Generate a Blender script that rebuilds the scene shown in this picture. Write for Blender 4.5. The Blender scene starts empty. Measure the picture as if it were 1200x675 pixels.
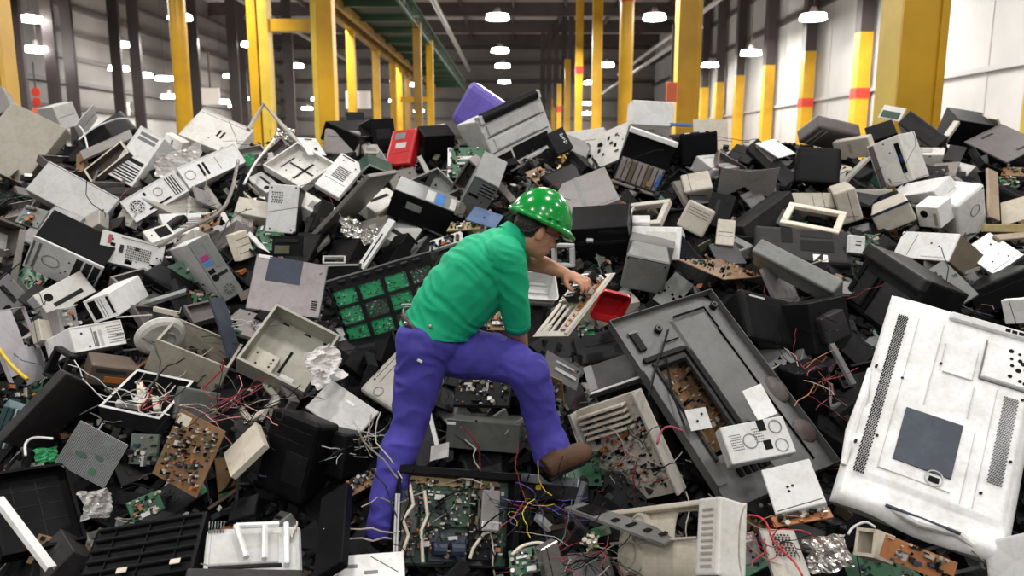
import bpy, bmesh, math, random
from mathutils import Vector, Matrix, noise
R=math.radians
sc=bpy.context.scene; COL=sc.collection
EXPO=0.12; LN=170; LF=950; WS=.12
ITEMS=[
 ('box', 'desktop_computer', 'computer', 'big beige computer case lying tilted at the crest beside the yellow column', 'beige', [-3.779, 5.969, 2.985, 0.899, -0.086, -0.429, 0.416, 0.469, 0.779], [0.471, 0.544, 0.108], '', {}),
 ('box', 'computer_case', 'computer', 'brown-grey case corner poking up behind the big beige case', 'taupe', [-4.368, 6.576, 3.305, 0.855, 0.283, 0.434, -0.513, 0.346, 0.786], [0.31, 0.247, 0.15], '', {}),
 ('box', 'plastic_housing', 'plastic scrap', 'pale grey rounded housing sticking up behind the big beige case', 'lgrey', [-3.763, 6.651, 3.219, 0.35, 0.891, 0.29, -0.17, -0.245, 0.955], [0.2, 0.198, 0.2], 'line .1 .5 .9 .5', {}),
 ('plate', 'metal_bracket_plate', 'metal scrap', 'narrow grey metal plate standing on edge beside the black curved housing', 'lgrey', [-3.423, 6.318, 3.15, -0.287, 0.816, -0.501, 0.362, 0.577, 0.732], [0.202, 0.239, 0.01], 'line .5 .1 .5 .9', {}),
 ('rbox', 'monitor_housing', 'monitor', 'black curved monitor housing with two silver trim wires across it', 'black', [-3.263, 6.255, 3.05, 0.743, 0.353, 0.568, -0.641, 0.618, 0.455], [0.458, 0.362, 0.25], 'line .1 .5 .9 .4', {}),
 ('panel', 'metal_sheet', 'metal scrap', 'mauve grey panel slab half under the black curved housing', 'taupe', [-3.147, 6.068, 2.974, 0.844, 0.327, 0.425, -0.524, 0.668, 0.527], [0.394, 0.119, 0.02], '', {}),
 ('tray', 'hollow_cover', 'metal scrap', 'dark hollow side cover with a cream rim leaning on the white tower with slotted face', 'dbrown', [-3.02, 5.793, 2.847, 0.744, 0.224, 0.629, -0.604, 0.627, 0.492], [0.348, 0.176, 0.05], '', {'rim': 'cream'}),
 ('tower', 'tower_computer', 'computer', 'white tower with two slots above and a dark louvred lower face', 'white', [-2.802, 5.814, 2.884, 0.882, -0.133, -0.452, 0.47, 0.341, 0.814], [0.212, 0.435, 0.4], 'slot .15 .07 .85 .13 grey;slot .15 .16 .85 .22 grey;fan .5 .5 .05;slot .1 .56 .9 .63 dgrey;vent .1 .66 .9 .96 6', {'ornt': 1}),
 ('box', 'desktop_computer', 'computer', 'pale grey flat case lying above the white tower with the round badge', 'lgrey', [-3.04, 5.351, 2.628, 0.868, 0.029, -0.495, 0.406, 0.531, 0.743], [0.526, 0.256, 0.143], 'screw .93 .5;screw .9 .8;line .02 .04 .98 .04', {}),
 ('tower', 'tower_computer', 'computer', 'white tower turned back out with round fan grille near its lower corner', 'white', [-2.461, 5.326, 2.613, 0.59, -0.027, -0.807, 0.715, 0.482, 0.507], [0.173, 0.411, 0.329], 'vent .1 .05 .9 .22 4;ring .4 .42 .12;slot .8 .3 .88 .7 black;slot .15 .6 .3 .64 black;fan .5 .83 .3', {}),
 ('tower', 'tower_computer', 'computer', 'whitish tower lying on its side at the crest with a barcode slot', 'offwhite', [-2.374, 6.305, 3.073, 0.922, -0.055, -0.383, 0.296, 0.737, 0.608], [0.452, 0.354, 0.122], 'slot .52 .4 .56 .62 black;slot .6 .42 .64 .64 black;screw .45 .75;line .03 .1 .97 .1', {}),
 ('tower', 'tower_computer', 'computer', 'small white tower with a curved handle outline and two dark drive slots', 'white', [-2.203, 5.713, 2.818, 0.768, 0.49, 0.412, -0.555, 0.188, 0.81], [0.447, 0.172, 0.226], 'ring .12 .5 .16;slot .3 .2 .34 .8 black;slot .37 .2 .41 .8 black;line .6 .2 .6 .8', {}),
 ('crumple', 'plastic_film', 'packaging', 'crumpled clear grey film heaped beside the slotted white tower', 'film', [-2.466, 5.762, 2.854, 0.973, 0.064, 0.22, -0.216, 0.58, 0.785], [0.341, 0.203, 0.05], '', {}),
 ('box', 'plastic_housing', 'plastic scrap', 'small pinkish white plastic casing behind the crumpled grey film', 'offwhite', [-2.647, 6.089, 2.973, 0.873, -0.209, -0.441, 0.399, -0.214, 0.892], [0.171, 0.114, 0.08], 'slot .4 .2 .5 .8 purple', {}),
 ('tray', 'metal_chassis', 'metal scrap', 'pale chassis with screws and slots under the small white cover plate', 'offwhite', [-1.58, 5.78, 2.826, 0.594, 0.638, 0.49, -0.803, 0.444, 0.397], [0.346, 0.41, 0.06], 'slot .5 .2 .55 .8 dgrey;slot .2 .55 .8 .6 dgrey;screw .3 .3;screw .7 .3;screw .7 .75;slot .3 .15 .7 .18 dgrey', {}),
 ('plate', 'cover_plate', 'metal scrap', 'small white cover plate lying on the pale screw-dotted chassis', 'white', [-1.522, 5.944, 2.957, 0.507, 0.862, -0.026, -0.554, 0.349, 0.756], [0.188, 0.169, 0.004], 'slot .3 .08 .7 .14 dgrey;slot .5 .6 .65 .75 dgrey', {}),
 ('rbox', 'video_recorder', 'machine', 'mauve box with an olive end behind the white cover plate', 'mauve', [-1.337, 6.121, 2.991, 0.996, -0.003, -0.092, 0.09, 0.247, 0.965], [0.282, 0.206, 0.214], 'line .1 .3 .8 .3', {}),
 ('box', 'computer_shell', 'computer', 'white computer back with a dark square mesh and two round screws', 'white', [-1.234, 5.576, 2.753, 0.865, -0.162, -0.474, 0.466, 0.609, 0.642], [0.204, 0.34, 0.05], 'vent .25 .3 .75 .62 7;screw .25 .15;screw .8 .2;line .1 .7 .9 .7;slot .1 .03 .6 .06 dgrey', {}),
 ('box', 'metal_cover', 'metal scrap', 'broad taupe sheet leaning beside the white back with the square mesh', 'taupe', [-1.048, 5.133, 2.556, 0.336, 0.94, 0.06, 0.693, -0.29, 0.66], [0.371, 0.633, 0.03], 'line .1 .03 .9 .03', {}),
 ('tray', 'metal_box', 'metal scrap', 'small open white-rimmed box behind the broad taupe sheet', 'dgreen', [-1.0, 5.69, 2.757, 0.645, 0.694, -0.32, 0.733, -0.443, 0.516], [0.226, 0.136, 0.1], '', {'rim': 'white'}),
 ('rbox', 'drive_cage', 'metal scrap', 'red glossy machine part standing upright at the crest', 'red', [-0.864, 6.059, 2.959, 0.949, -0.298, 0.102, 0.114, 0.626, 0.771], [0.221, 0.361, 0.1], 'slot .2 .12 .6 .3 grey;slot .3 .4 .7 .55 lgrey;line .1 .7 .9 .65', {}),
 ('box', 'printer', 'printer', 'long black printer lid behind the mauve box', 'black', [-1.224, 6.449, 3.113, 0.298, 0.953, 0.057, -0.883, 0.253, 0.394], [0.688, 0.312, 0.15], 'line .1 .3 .9 .3', {}),
 ('rbox', 'monitor', 'monitor', 'small black monitor back standing at the crest near the white sign', 'black', [-1.338, 6.725, 3.204, 0.944, 0.329, -0.008, -0.222, 0.654, 0.723], [0.166, 0.159, 0.15], 'line .2 .2 .8 .2', {}),
 ('box', 'monitor', 'monitor', 'black hollow casing between the small black monitor and the red part', 'black', [-1.039, 6.356, 3.046, 0.846, 0.527, 0.076, -0.136, 0.076, 0.988], [0.209, 0.276, 0.3], 'slot .2 .3 .8 .6 dgrey', {}),
 ('box', 'plastic_housing', 'plastic scrap', 'black box with a pale top below the purple bin', 'black', [-0.567, 6.088, 2.928, 0.919, 0.387, 0.072, 0.106, -0.42, 0.901], [0.245, 0.249, 0.197], '', {}),
 ('plate', 'metal_cover', 'metal scrap', 'pale grey lid on the black box beside the purple bin', 'lgrey', [-0.595, 6.221, 3.083, 0.79, 0.592, 0.159, -0.575, 0.625, 0.528], [0.233, 0.156, 0.01], 'line .1 .5 .9 .5', {}),
 ('rbox', 'plastic_bin', 'bin', 'purple plastic bin upended beside the big grey printer', 'purple', [-0.302, 6.479, 3.25, 0.522, -0.099, 0.847, -0.626, 0.629, 0.46], [0.388, 0.478, 0.22], '', {'bev': 0.07}),
 ('printer_big', 'printer', 'printer', 'large grey printer with a black top roller and open paper slots', 'lgrey2', [0.058, 6.157, 3.046, 0.775, 0.502, 0.384, -0.352, -0.162, 0.922], [0.611, 0.469, 0.35], '', {}),
 ('box', 'small_device', 'machine', 'dark grey device with white printed marks beside the big grey printer', 'dgrey', [0.371, 6.016, 3.0, 0.861, 0.319, 0.397, -0.462, 0.162, 0.872], [0.148, 0.185, 0.1], 'marks', {}),
 ('board', 'circuit_board', 'circuit board', 'dark green motherboard with a pale edge strip under the purple bin', 'pcbg', [-0.343, 5.908, 2.838, 0.999, 0.002, 0.032, -0.027, 0.578, 0.815], [0.292, 0.276, 0.01], 'comp 60;slot 0 0 .1 1 white;slot .25 .3 .7 .4 white;slot .25 .5 .75 .56 offwhite', {}),
 ('tray', 'drive_cage', 'metal scrap', 'taupe metal cage with crossbars below the dark green motherboard', 'taupe', [-0.293, 5.577, 2.685, 0.76, -0.177, -0.626, 0.492, -0.474, 0.731], [0.237, 0.294, 0.12], 'slot .1 .3 .9 .36 dgrey;slot .1 .6 .9 .66 dgrey', {}),
 ('tower', 'tower_computer', 'computer', 'grey computer back with expansion slots behind the green hard hat', 'grey2', [-0.243, 5.295, 2.586, 0.891, 0.092, -0.445, 0.413, -0.573, 0.708], [0.179, 0.376, 0.3], 'vent .4 .05 .95 .35 4;slot .1 .4 .5 .46 black;screw .7 .5;ring .4 .72 .2;screw .3 .9', {}),
 ('bar', 'metal_rail', 'metal scrap', 'long tan metal rail running down behind the green hard hat', 'taupe', [-0.114, 5.483, 2.711, 0.863, 0.231, 0.45, -0.44, 0.781, 0.443], [0.05, 0.56, 0.03], '', {}),
 ('plate', 'disc_case', 'plastic scrap', "bluish clear plastic case behind the worker's shoulder", 'blueglass', [-0.175, 5.018, 2.495, 0.19, 0.955, 0.226, -0.949, 0.12, 0.292], [0.275, 0.2, 0.01], 'screw .4 .5', {}),
 ('case25', 'desktop_computer', 'computer', 'open grey and black case with a blue sticker behind the worker', 'black', [-0.611, 5.104, 2.511, 0.927, 0.084, -0.366, 0.375, -0.232, 0.897], [0.419, 0.188, 0.315], 'slot .25 .25 .5 .5 grey2', {}),
 ('board', 'circuit_board', 'circuit board', "yellowish wiring board above the worker's back", 'pcby', [-0.302, 4.97, 2.442, 0.916, -0.388, 0.104, 0.305, 0.841, 0.447], [0.241, 0.096, 0.01], 'comp 30', {}),
 ('board', 'drive_chassis', 'metal scrap', "white ribbed drive chassis behind the worker's back", 'white', [-0.425, 4.826, 2.357, 0.849, -0.427, 0.311, -0.002, 0.585, 0.811], [0.237, 0.076, 0.03], 'comp 14;slot .3 .2 .4 .9 dgrey;slot .6 .2 .8 .9 dgrey', {}),
 ('panelw', 'perforated_plate', 'metal scrap', 'pale perforated metal plate with ragged holes beside the black ribbed printer', 'offwhite', [0.721, 6.025, 2.946, 0.67, -0.68, 0.298, 0.169, 0.531, 0.83], [0.416, 0.327, 0.02], 'slot .3 .3 .4 .4 black;slot .6 .4 .68 .46 black;slot .45 .65 .5 .7 black;screw .8 .3;screw .2 .6;slot .75 .7 .85 .74 black', {}),
 ('box', 'white_box', 'box', 'clean white box at the top of the pile', 'white', [1.181, 6.577, 3.235, 0.998, 0.034, -0.054, 0.051, 0.1, 0.994], [0.353, 0.202, 0.235], '', {}),
 ('printer_fins', 'printer', 'printer', 'open black printer with a row of brown ribs and a white top edge', 'black', [0.985, 5.795, 2.841, 0.947, -0.043, -0.319, 0.309, -0.161, 0.937], [0.37, 0.407, 0.373], '', {}),
 ('rbox', 'monitor', 'monitor', 'black square monitor under the clean white box', 'black', [1.458, 6.057, 2.94, 0.975, 0.201, 0.095, -0.083, -0.064, 0.994], [0.313, 0.26, 0.3], 'slot .1 .0 .25 .03 white;slot .5 .0 .65 .03 white;slot .75 0 .9 .03 white;line .1 .9 .9 .9', {}),
 ('rbox', 'crt_monitor', 'monitor', 'rounded beige-green monitor back below the black square monitor', 'cream2', [1.332, 5.594, 2.709, 0.979, -0.094, 0.181, -0.069, 0.682, 0.728], [0.206, 0.17, 0.3], 'line .25 0 .25 1', {}),
 ('plate', 'upright_board', 'board', 'plain cream board standing upright behind the black square monitor', 'cream', [1.707, 6.719, 3.062, 0.998, 0.061, -0.001, -0.014, 0.235, 0.972], [0.299, 0.268, 0.02], '', {}),
 ('fold', 'bent_cover', 'metal scrap', 'creased taupe cover folded over a dark opening', 'mauve2', [1.687, 5.506, 2.68, 1.0, -0.022, -0.013, 0.001, -0.468, 0.884], [0.416, 0.23, 0.02], '', {}),
 ('box', 'desktop_computer', 'computer', 'dark case with pale seams under the creased taupe cover', 'dgrey2', [1.697, 5.29, 2.532, 0.792, 0.375, 0.481, -0.416, 0.909, -0.024], [0.472, 0.155, 0.35], 'line .1 .3 .9 .3;line .1 .6 .9 .6', {}),
 ('box', 'desktop_computer', 'computer', 'slim dark player standing on edge below the white dish at the crest', 'dgrey2', [1.968, 5.905, 2.838, 0.776, 0.052, 0.628, -0.573, 0.474, 0.669], [0.118, 0.436, 0.3], 'line .4 0 .4 1;slot .5 .1 .9 .5 mauve', {}),
 ('plate', 'plastic_disc', 'plastic scrap', 'white lid lying on the slim dark player', 'white', [2.032, 6.004, 2.944, 0.655, 0.751, 0.09, -0.676, 0.527, 0.516], [0.33, 0.21, 0.015], '', {}),
 ('rbox', 'monitor', 'monitor', 'black bulky monitor back under the grey wedge monitor', 'black', [2.276, 5.781, 2.823, 0.963, -0.264, -0.058, 0.176, 0.448, 0.876], [0.318, 0.304, 0.35], 'line .1 .2 .9 .2', {}),
 ('rbox', 'monitor', 'monitor', 'grey wedge shaped monitor with pale stripes on the crest', 'mauve3', [2.539, 6.245, 3.009, 0.935, 0.312, -0.171, 0.355, -0.801, 0.482], [0.419, 0.258, 0.12], 'slot .1 .1 .14 .9 lgrey;slot .22 .1 .25 .9 lgrey', {}),
 ('box', 'plastic_cover', 'plastic scrap', 'light beige slab beside the grey wedge monitor', 'cream2', [2.63, 6.032, 2.936, 0.525, -0.841, 0.131, -0.435, -0.133, 0.891], [0.305, 0.156, 0.06], 'slot .4 .2 .5 .7 beige', {}),
 ('box', 'network_unit', 'machine', 'light unit with a dark side strip and a blue latch', 'offwhite', [2.8, 5.768, 2.832, 0.551, -0.757, 0.351, -0.297, 0.215, 0.93], [0.253, 0.353, 0.25], 'slot .03 .03 .2 .95 mauve3;slot .78 .15 .92 .8 black;slot .8 .4 .9 .58 blue;screw .5 .08;screw .6 .3', {}),
 ('box', 'speaker_box', 'speaker', 'small black box behind the dark grey tilted monitor', 'black', [2.998, 6.372, 3.089, 0.883, -0.337, 0.327, 0.029, 0.734, 0.678], [0.212, 0.171, 0.25], '', {}),
 ('plate', 'white_strip_panel', 'metal scrap', 'white edged green panel in front of the big yellow column', 'white', [3.248, 6.727, 3.245, 0.306, -0.933, -0.191, 0.378, -0.065, 0.924], [0.25, 0.116, 0.02], 'slot .1 .4 .9 .9 dgreen', {}),
 ('rbox', 'monitor', 'monitor', 'dark grey tilted monitor in front of the big yellow column', 'dgrey2', [3.309, 6.322, 3.091, 0.567, -0.572, -0.592, 0.658, -0.117, 0.744], [0.373, 0.141, 0.456], 'line .1 .2 .9 .2;line .75 .1 .75 .9', {}),
 ('panel', 'plastic_cover', 'plastic scrap', 'thin cream curved cover on the crest against the white wall', 'cream', [3.879, 6.55, 3.183, 0.333, -0.917, -0.222, -0.655, -0.394, 0.645], [0.404, 0.099, 0.02], '', {}),
 ('box', 'printer', 'printer', 'black casing under the thin cream curved cover', 'black', [3.712, 6.331, 3.048, 0.982, -0.09, -0.167, 0.116, -0.414, 0.903], [0.286, 0.215, 0.3], '', {}),
 ('bar', 'wooden_strip', 'wood', 'short pinkish strip beside the dark grey tilted monitor', 'cream2', [3.518, 6.279, 3.103, 0.601, -0.793, -0.104, 0.634, 0.393, 0.666], [0.045, 0.179, 0.03], '', {}),
 ('rbox', 'printer', 'printer', 'printer with a flat mauve lid and black body, highest at the right', 'mauve3', [3.839, 6.094, 2.989, 0.878, 0.339, 0.338, -0.464, 0.774, 0.43], [0.422, 0.377, 0.287], 'slot .3 .12 .6 .17 dgrey;slot .45 .8 .8 .85 dgrey;line .04 .04 .96 .04', {'body': 'black'}),
 ('bar', 'wooden_strip', 'wood', 'upright pale wooden board beside the white rounded monitor', 'wood', [3.297, 5.286, 2.63, 0.92, 0.18, -0.347, 0.205, 0.534, 0.82], [0.094, 0.394, 0.02], '', {}),
 ('rbox', 'crt_monitor', 'monitor', 'white rounded monitor with a big flat side beside the upright wooden board', 'white', [3.079, 5.14, 2.485, 0.8, 0.267, 0.537, -0.399, -0.432, 0.809], [0.275, 0.371, 0.232], 'screw .9 .05;ring .6 .4 .12', {}),
 ('box', 'speaker_box', 'speaker', 'small white box with a round black hole against the rounded monitor', 'white', [2.74, 5.064, 2.489, 0.481, -0.877, -0.004, -0.38, -0.213, 0.9], [0.155, 0.154, 0.15], 'hole .35 .35 .12;slot .75 .3 .9 .9 beige', {}),
 ('rbox', 'crt_monitor', 'monitor', 'beige monitor with a dark blue seam beside the white rounded monitor', 'cream2', [2.54, 5.112, 2.481, 0.788, -0.416, 0.455, -0.505, -0.013, 0.863], [0.243, 0.153, 0.283], 'slot 0 0 1 .12 navy', {}),
 ('box', 'long_cover', 'plastic scrap', 'long white wedge lying against the rounded monitor', 'white', [2.851, 5.452, 2.667, 0.098, -0.984, 0.151, 0.743, 0.173, 0.646], [0.539, 0.163, 0.08], '', {}),
 ('rbox', 'crt_monitor', 'monitor', 'beige cream monitor back under the light unit with the blue latch', 'cream2', [2.292, 5.244, 2.546, 0.907, -0.258, 0.332, -0.363, -0.085, 0.928], [0.143, 0.235, 0.306], 'line .6 0 .6 1', {}),
 ('rbox', 'crt_monitor', 'monitor', 'beige moulded monitor shell above the cream ring bezel', 'beige', [2.092, 5.362, 2.587, 0.996, -0.088, 0.004, 0.059, 0.706, 0.705], [0.277, 0.142, 0.3], 'line .5 0 .5 1;line .75 0 .75 1', {}),
 ('frame', 'monitor_surround', 'monitor', 'cream ring bezel lying above the black slotted case', 'cream', [1.986, 5.064, 2.493, 0.865, -0.478, -0.15, 0.492, 0.754, 0.436], [0.371, 0.275, 0.03], '', {}),
 ('rbox', 'desktop_computer', 'computer', 'black slotted case below the cream ring bezel', 'dgrey2', [1.845, 4.853, 2.338, 0.982, -0.183, -0.053, 0.17, 0.715, 0.679], [0.585, 0.286, 0.3], 'slot .48 .1 .82 .3 dgrey;slot .48 .38 .82 .7 black;slot .28 .05 .4 .5 black;slot .6 .78 .75 .98 white', {}),
 ('box', 'plastic_bracket', 'plastic scrap', 'small white bracket beside the black slotted case', 'white', [2.154, 4.753, 2.345, 0.937, 0.323, -0.132, 0.075, 0.183, 0.98], [0.112, 0.112, 0.04], 'slot .3 .3 .7 .36 dgrey;slot .3 .5 .7 .56 dgrey', {}),
 ('rbox', 'stereo_receiver', 'machine', 'long grey flat case with a dusty top below the black slotted case', 'grey2', [1.627, 4.418, 2.186, 0.67, -0.646, -0.365, -0.317, -0.694, 0.647], [0.536, 0.166, 0.104], 'screw .75 .8;line .02 .2 .98 .2', {}),
 ('printer_dark', 'printer', 'printer', 'bulky charcoal printer with deep tray grooves above the big white television back', 'black2', [2.105, 4.281, 2.137, 0.257, -0.914, -0.315, 0.383, -0.203, 0.901], [0.484, 0.375, 0.3], '', {}),
 ('box', 'crt_monitor', 'monitor', 'white moulded monitor shell with a brown underside', 'white', [2.562, 4.742, 2.34, 0.406, -0.913, 0.048, 0.451, 0.246, 0.858], [0.393, 0.187, 0.285], 'line .3 .1 .25 .9;screw .6 .4;screw .75 .5;slot .5 .85 .9 .9 offwhite', {'under': 'brown2'}),
 ('box', 'metal_cover', 'metal scrap', 'pale green-grey metal plate with screws beside the white moulded shell', 'steelg', [2.934, 4.664, 2.303, 0.838, 0.132, 0.529, -0.417, 0.78, 0.467], [0.227, 0.253, 0.03], 'screw .3 .3;screw .7 .3;screw .3 .7;screw .6 .6;screw .7 .8;line .04 .9 .96 .9', {}),
 ('plate', 'cardboard_sheet', 'cardboard', 'tan cardboard sheet at the far edge beside the upright wooden board', 'cream', [3.386, 5.156, 2.534, 0.539, -0.765, 0.351, 0.174, 0.509, 0.843], [0.213, 0.176, 0.01], '', {}),
 ('bar', 'wooden_strip', 'wood', 'yellowish timber strip under the tan cardboard sheet', 'wood2', [3.177, 4.925, 2.43, 0.972, 0.231, -0.039, -0.006, 0.19, 0.982], [0.34, 0.051, 0.03], '', {}),
 ('bar', 'wooden_strip', 'wood', 'lower thin wooden lath below the yellowish timber strip', 'wood', [3.166, 4.831, 2.393, 0.822, 0.569, -0.019, -0.457, 0.679, 0.574], [0.44, 0.052, 0.02], '', {}),
 ('rbox', 'flat_television', 'television', 'black long cabinet lying behind the top edge of the white television back', 'black', [2.86, 4.376, 2.111, 0.901, -0.074, 0.428, -0.424, 0.063, 0.903], [0.391, 0.175, 0.2], 'line .1 .3 .9 .3', {}),
 ('box', 'plastic_cover', 'plastic scrap', 'white folded cover over the far edge of the white television back', 'white', [2.707, 4.038, 2.067, 0.492, -0.838, 0.236, -0.201, 0.154, 0.967], [0.14, 0.134, 0.05], 'line .3 0 .4 1', {}),
 ('rbox', 'flat_television', 'television', 'glossy black curved television front under the long grey flat case', 'black2', [1.476, 4.083, 2.004, 0.838, 0.476, -0.266, -0.063, 0.569, 0.82], [0.611, 0.29, 0.2], 'slot .1 .1 .3 .14 lgrey;line .1 .2 .95 .2', {}),
 ('box', 'plastic_housing', 'plastic scrap', 'black shell wedged between the glossy front and the charcoal printer', 'black2', [1.718, 4.038, 1.995, 0.868, 0.493, 0.058, -0.16, 0.168, 0.973], [0.303, 0.277, 0.2], 'line .2 .4 .9 .4;slot .2 .5 .7 .54 dgrey', {}),
 ('rbox', 'plastic_housing', 'plastic scrap', 'dark grey angular shell touching the top corner of the white television back', 'dgrey2', [1.717, 3.97, 1.996, 0.896, 0.328, 0.299, -0.338, 0.067, 0.939], [0.161, 0.153, 0.15], '', {}),
 ('box', 'box_surround', 'box', 'white rimmed box frame behind the small grey cassette unit', 'white', [0.913, 4.869, 2.342, 0.932, -0.362, 0.017, 0.131, 0.381, 0.915], [0.318, 0.22, 0.15], 'slot .3 .15 .9 .5 offwhite;line .4 .15 .4 .5', {}),
 ('box', 'cassette_unit', 'machine', 'small grey unit with a black window on top of the plain grey unit', 'grey3', [0.843, 4.658, 2.312, 0.963, -0.198, -0.182, 0.16, -0.125, 0.979], [0.274, 0.103, 0.246], 'slot .25 .3 .6 .8 black;screw .15 .6;screw .8 .5', {}),
 ('rbox', 'speaker_box', 'speaker', 'plain grey unit under the small one with the black window', 'grey2', [0.775, 4.428, 2.201, 0.971, -0.15, -0.185, 0.125, -0.34, 0.932], [0.256, 0.225, 0.25], 'screw .05 .1;screw .9 .15;screw .9 .9;line .04 .06 .96 .06', {}),
 ('rbox', 'crt_monitor', 'monitor', 'beige ridged monitor shell above the copper-edged circuit strip', 'cream2', [1.212, 5.072, 2.479, 0.851, -0.305, -0.428, 0.414, -0.114, 0.903], [0.193, 0.195, 0.244], 'line .1 .2 .9 .2;line .1 .3 .9 .3;line .1 .4 .9 .4', {}),
 ('box', 'plastic_housing', 'plastic scrap', 'beige block with grooves beneath the creased taupe cover', 'cream2', [1.38, 4.948, 2.403, 0.967, -0.246, -0.071, 0.197, 0.539, 0.819], [0.114, 0.189, 0.15], 'line .1 .5 .9 .5;line .1 .65 .9 .65', {}),
 ('board', 'circuit_board', 'circuit board', 'copper-edged circuit strip bristling with parts above the grey television', 'pcbb', [1.228, 4.426, 2.244, 0.55, 0.828, -0.111, -0.773, 0.554, 0.309], [0.741, 0.281, 0.006], 'comp 70', {}),
 ('box', 'laptop', 'computer', 'broad grey dusty lid beside the green hard hat', 'mauve2', [0.52, 5.399, 2.638, 0.925, -0.067, 0.375, -0.085, 0.924, 0.374], [0.376, 0.554, 0.044], 'line .05 .95 .95 .95;slot .35 0 .42 .9 grey2', {}),
 ('box', 'printer', 'printer', 'long black open box under the broad grey dusty lid', 'black2', [0.565, 4.879, 2.331, 0.965, -0.246, 0.086, -0.201, -0.491, 0.847], [0.374, 0.263, 0.25], 'slot .1 .4 .95 .5 dgrey;slot .5 .1 .95 .2 dgrey', {}),
 ('bar', 'plastic_strip', 'plastic scrap', 'white handle bar lying across the long black open box', 'white', [0.644, 5.003, 2.482, 0.996, -0.084, -0.005, 0.063, 0.711, 0.7], [0.243, 0.025, 0.02], '', {}),
 ('box', 'latch_block', 'plastic scrap', 'small white block at the end of the handle bar', 'white', [0.839, 4.989, 2.485, 0.99, -0.138, 0.011, 0.072, 0.583, 0.809], [0.115, 0.057, 0.05], '', {}),
 ('box', 'white_cartridge', 'plastic scrap', 'white upright cartridge standing in the long black open box', 'white', [0.497, 4.889, 2.412, 0.99, -0.142, 0.016, 0.051, 0.455, 0.889], [0.044, 0.134, 0.05], '', {}),
 ('frame', 'monitor_surround', 'monitor', "pale bezel window behind the worker's outstretched forearm", 'lgrey', [0.311, 4.762, 2.274, 0.864, -0.502, 0.03, -0.048, -0.024, 0.999], [0.149, 0.147, 0.04], '', {}),
 ('bin', 'storage_crate', 'crate', "light grey ribbed plastic crate under the worker's outstretched arm", 'lgrey2', [0.158, 4.29, 2.167, 0.955, 0.27, -0.119, -0.089, 0.647, 0.757], [0.211, 0.186, 0.1], '', {'open': 1}),
 ('bin', 'tool_tray', 'tray', 'red plastic tray under the held circuit assembly', 'red', [0.528, 4.02, 2.09, 0.329, -0.348, 0.878, -0.938, -0.225, 0.262], [0.188, 0.18, 0.05], '', {}),
 ('held', 'circuit_assembly', 'circuit board', "cream framed circuit assembly held in the worker's hand", 'cream', [0.278, 3.405, 2.228, 0.523, -0.826, 0.211, 0.583, 0.527, 0.618], [0.272, 0.387, 0.03], '', {}),
 ('tower_led', 'tower_computer', 'computer', 'white and black tower with a round badge and dark drive bays', 'white', [-2.669, 4.518, 2.237, 0.8, 0.311, -0.513, 0.596, -0.501, 0.627], [0.398, 0.314, 0.243], 'slot .02 .1 .05 .9 grey;slot .1 .1 .14 .9 grey;ring .32 .5 .13;slot .62 .08 .72 .92 dgrey;slot .75 .08 .85 .92 dgrey;slot .87 .08 .97 .92 dgrey;screw .55 .3;screw .55 .6;screw .5 .7', {'body': 'black'}),
 ('tray', 'computer_chassis', 'computer', 'open chassis with a white power unit inside, below the big beige case', 'taupe', [-3.184, 4.764, 2.337, 0.176, 0.907, -0.383, -0.005, 0.39, 0.921], [0.336, 0.341, 0.12], 'slot .55 .15 .95 .45 white;slot .2 .6 .9 .95 offwhite;screw .5 .7', {}),
 ('board', 'port_plate', 'metal scrap', 'grey plate of ports above the black side of the badge tower', 'grey2', [-3.141, 5.029, 2.499, 0.958, -0.086, -0.274, 0.271, 0.585, 0.765], [0.158, 0.138, 0.02], 'comp 12;ring .3 .7 .15', {}),
 ('panelw', 'computer_chassis', 'computer', 'light grey chassis with a perforated centre and a blue cable', 'lgrey', [-2.339, 4.693, 2.304, 0.782, 0.52, -0.344, 0.001, 0.55, 0.835], [0.363, 0.197, 0.12], 'holes .4 .3 .8 .75 12 6;slot .3 .35 .36 .6 dgrey;line .3 .1 .9 .1;slot .1 .1 .16 .4 red2;screw .9 .5', {}),
 ('tower', 'tower_computer', 'computer', 'white tower with a port panel of pink and blue sockets', 'grey2', [-1.727, 4.437, 2.244, 0.708, 0.557, 0.434, -0.443, -0.128, 0.887], [0.126, 0.393, 1.117], 'slot .1 .25 .5 .34 magenta;slot .1 .35 .5 .42 blue;slot .55 .1 .9 .5 grey2;slot .1 .48 .4 .55 black;hole .25 .62 .1;slot .4 .58 .9 .63 dgrey;fan .5 .86 .28', {'body': 'white'}),
 ('box', 'vent_block', 'plastic scrap', 'cream louvred block beside the tower with pink sockets', 'cream', [-1.665, 4.745, 2.341, 0.584, 0.783, 0.214, -0.236, -0.089, 0.968], [0.104, 0.173, 0.08], 'line .05 .25 .95 .25;line .05 .5 .95 .5;line .05 .75 .95 .75', {}),
 ('box', 'desktop_computer', 'computer', 'beige flat box with a striped end behind the light plate with the vent cluster', 'cream2', [-1.753, 5.241, 2.541, 0.969, 0.139, -0.203, 0.048, 0.703, 0.71], [0.235, 0.141, 0.099], 'screw .3 .7', {}),
 ('tower', 'computer_shell', 'computer', 'light plate with a patch of round vents and folded lower flange', 'lgrey2', [-1.542, 5.167, 2.539, 0.996, 0.031, -0.085, 0.076, 0.221, 0.972], [0.2, 0.326, 0.302], 'holes .1 .15 .5 .4 5 5;screw .1 .08;screw .9 .05;screw .15 .93;screw .85 .93;line .0 .6 1 .45', {'body': 'dgrey'}),
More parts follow.
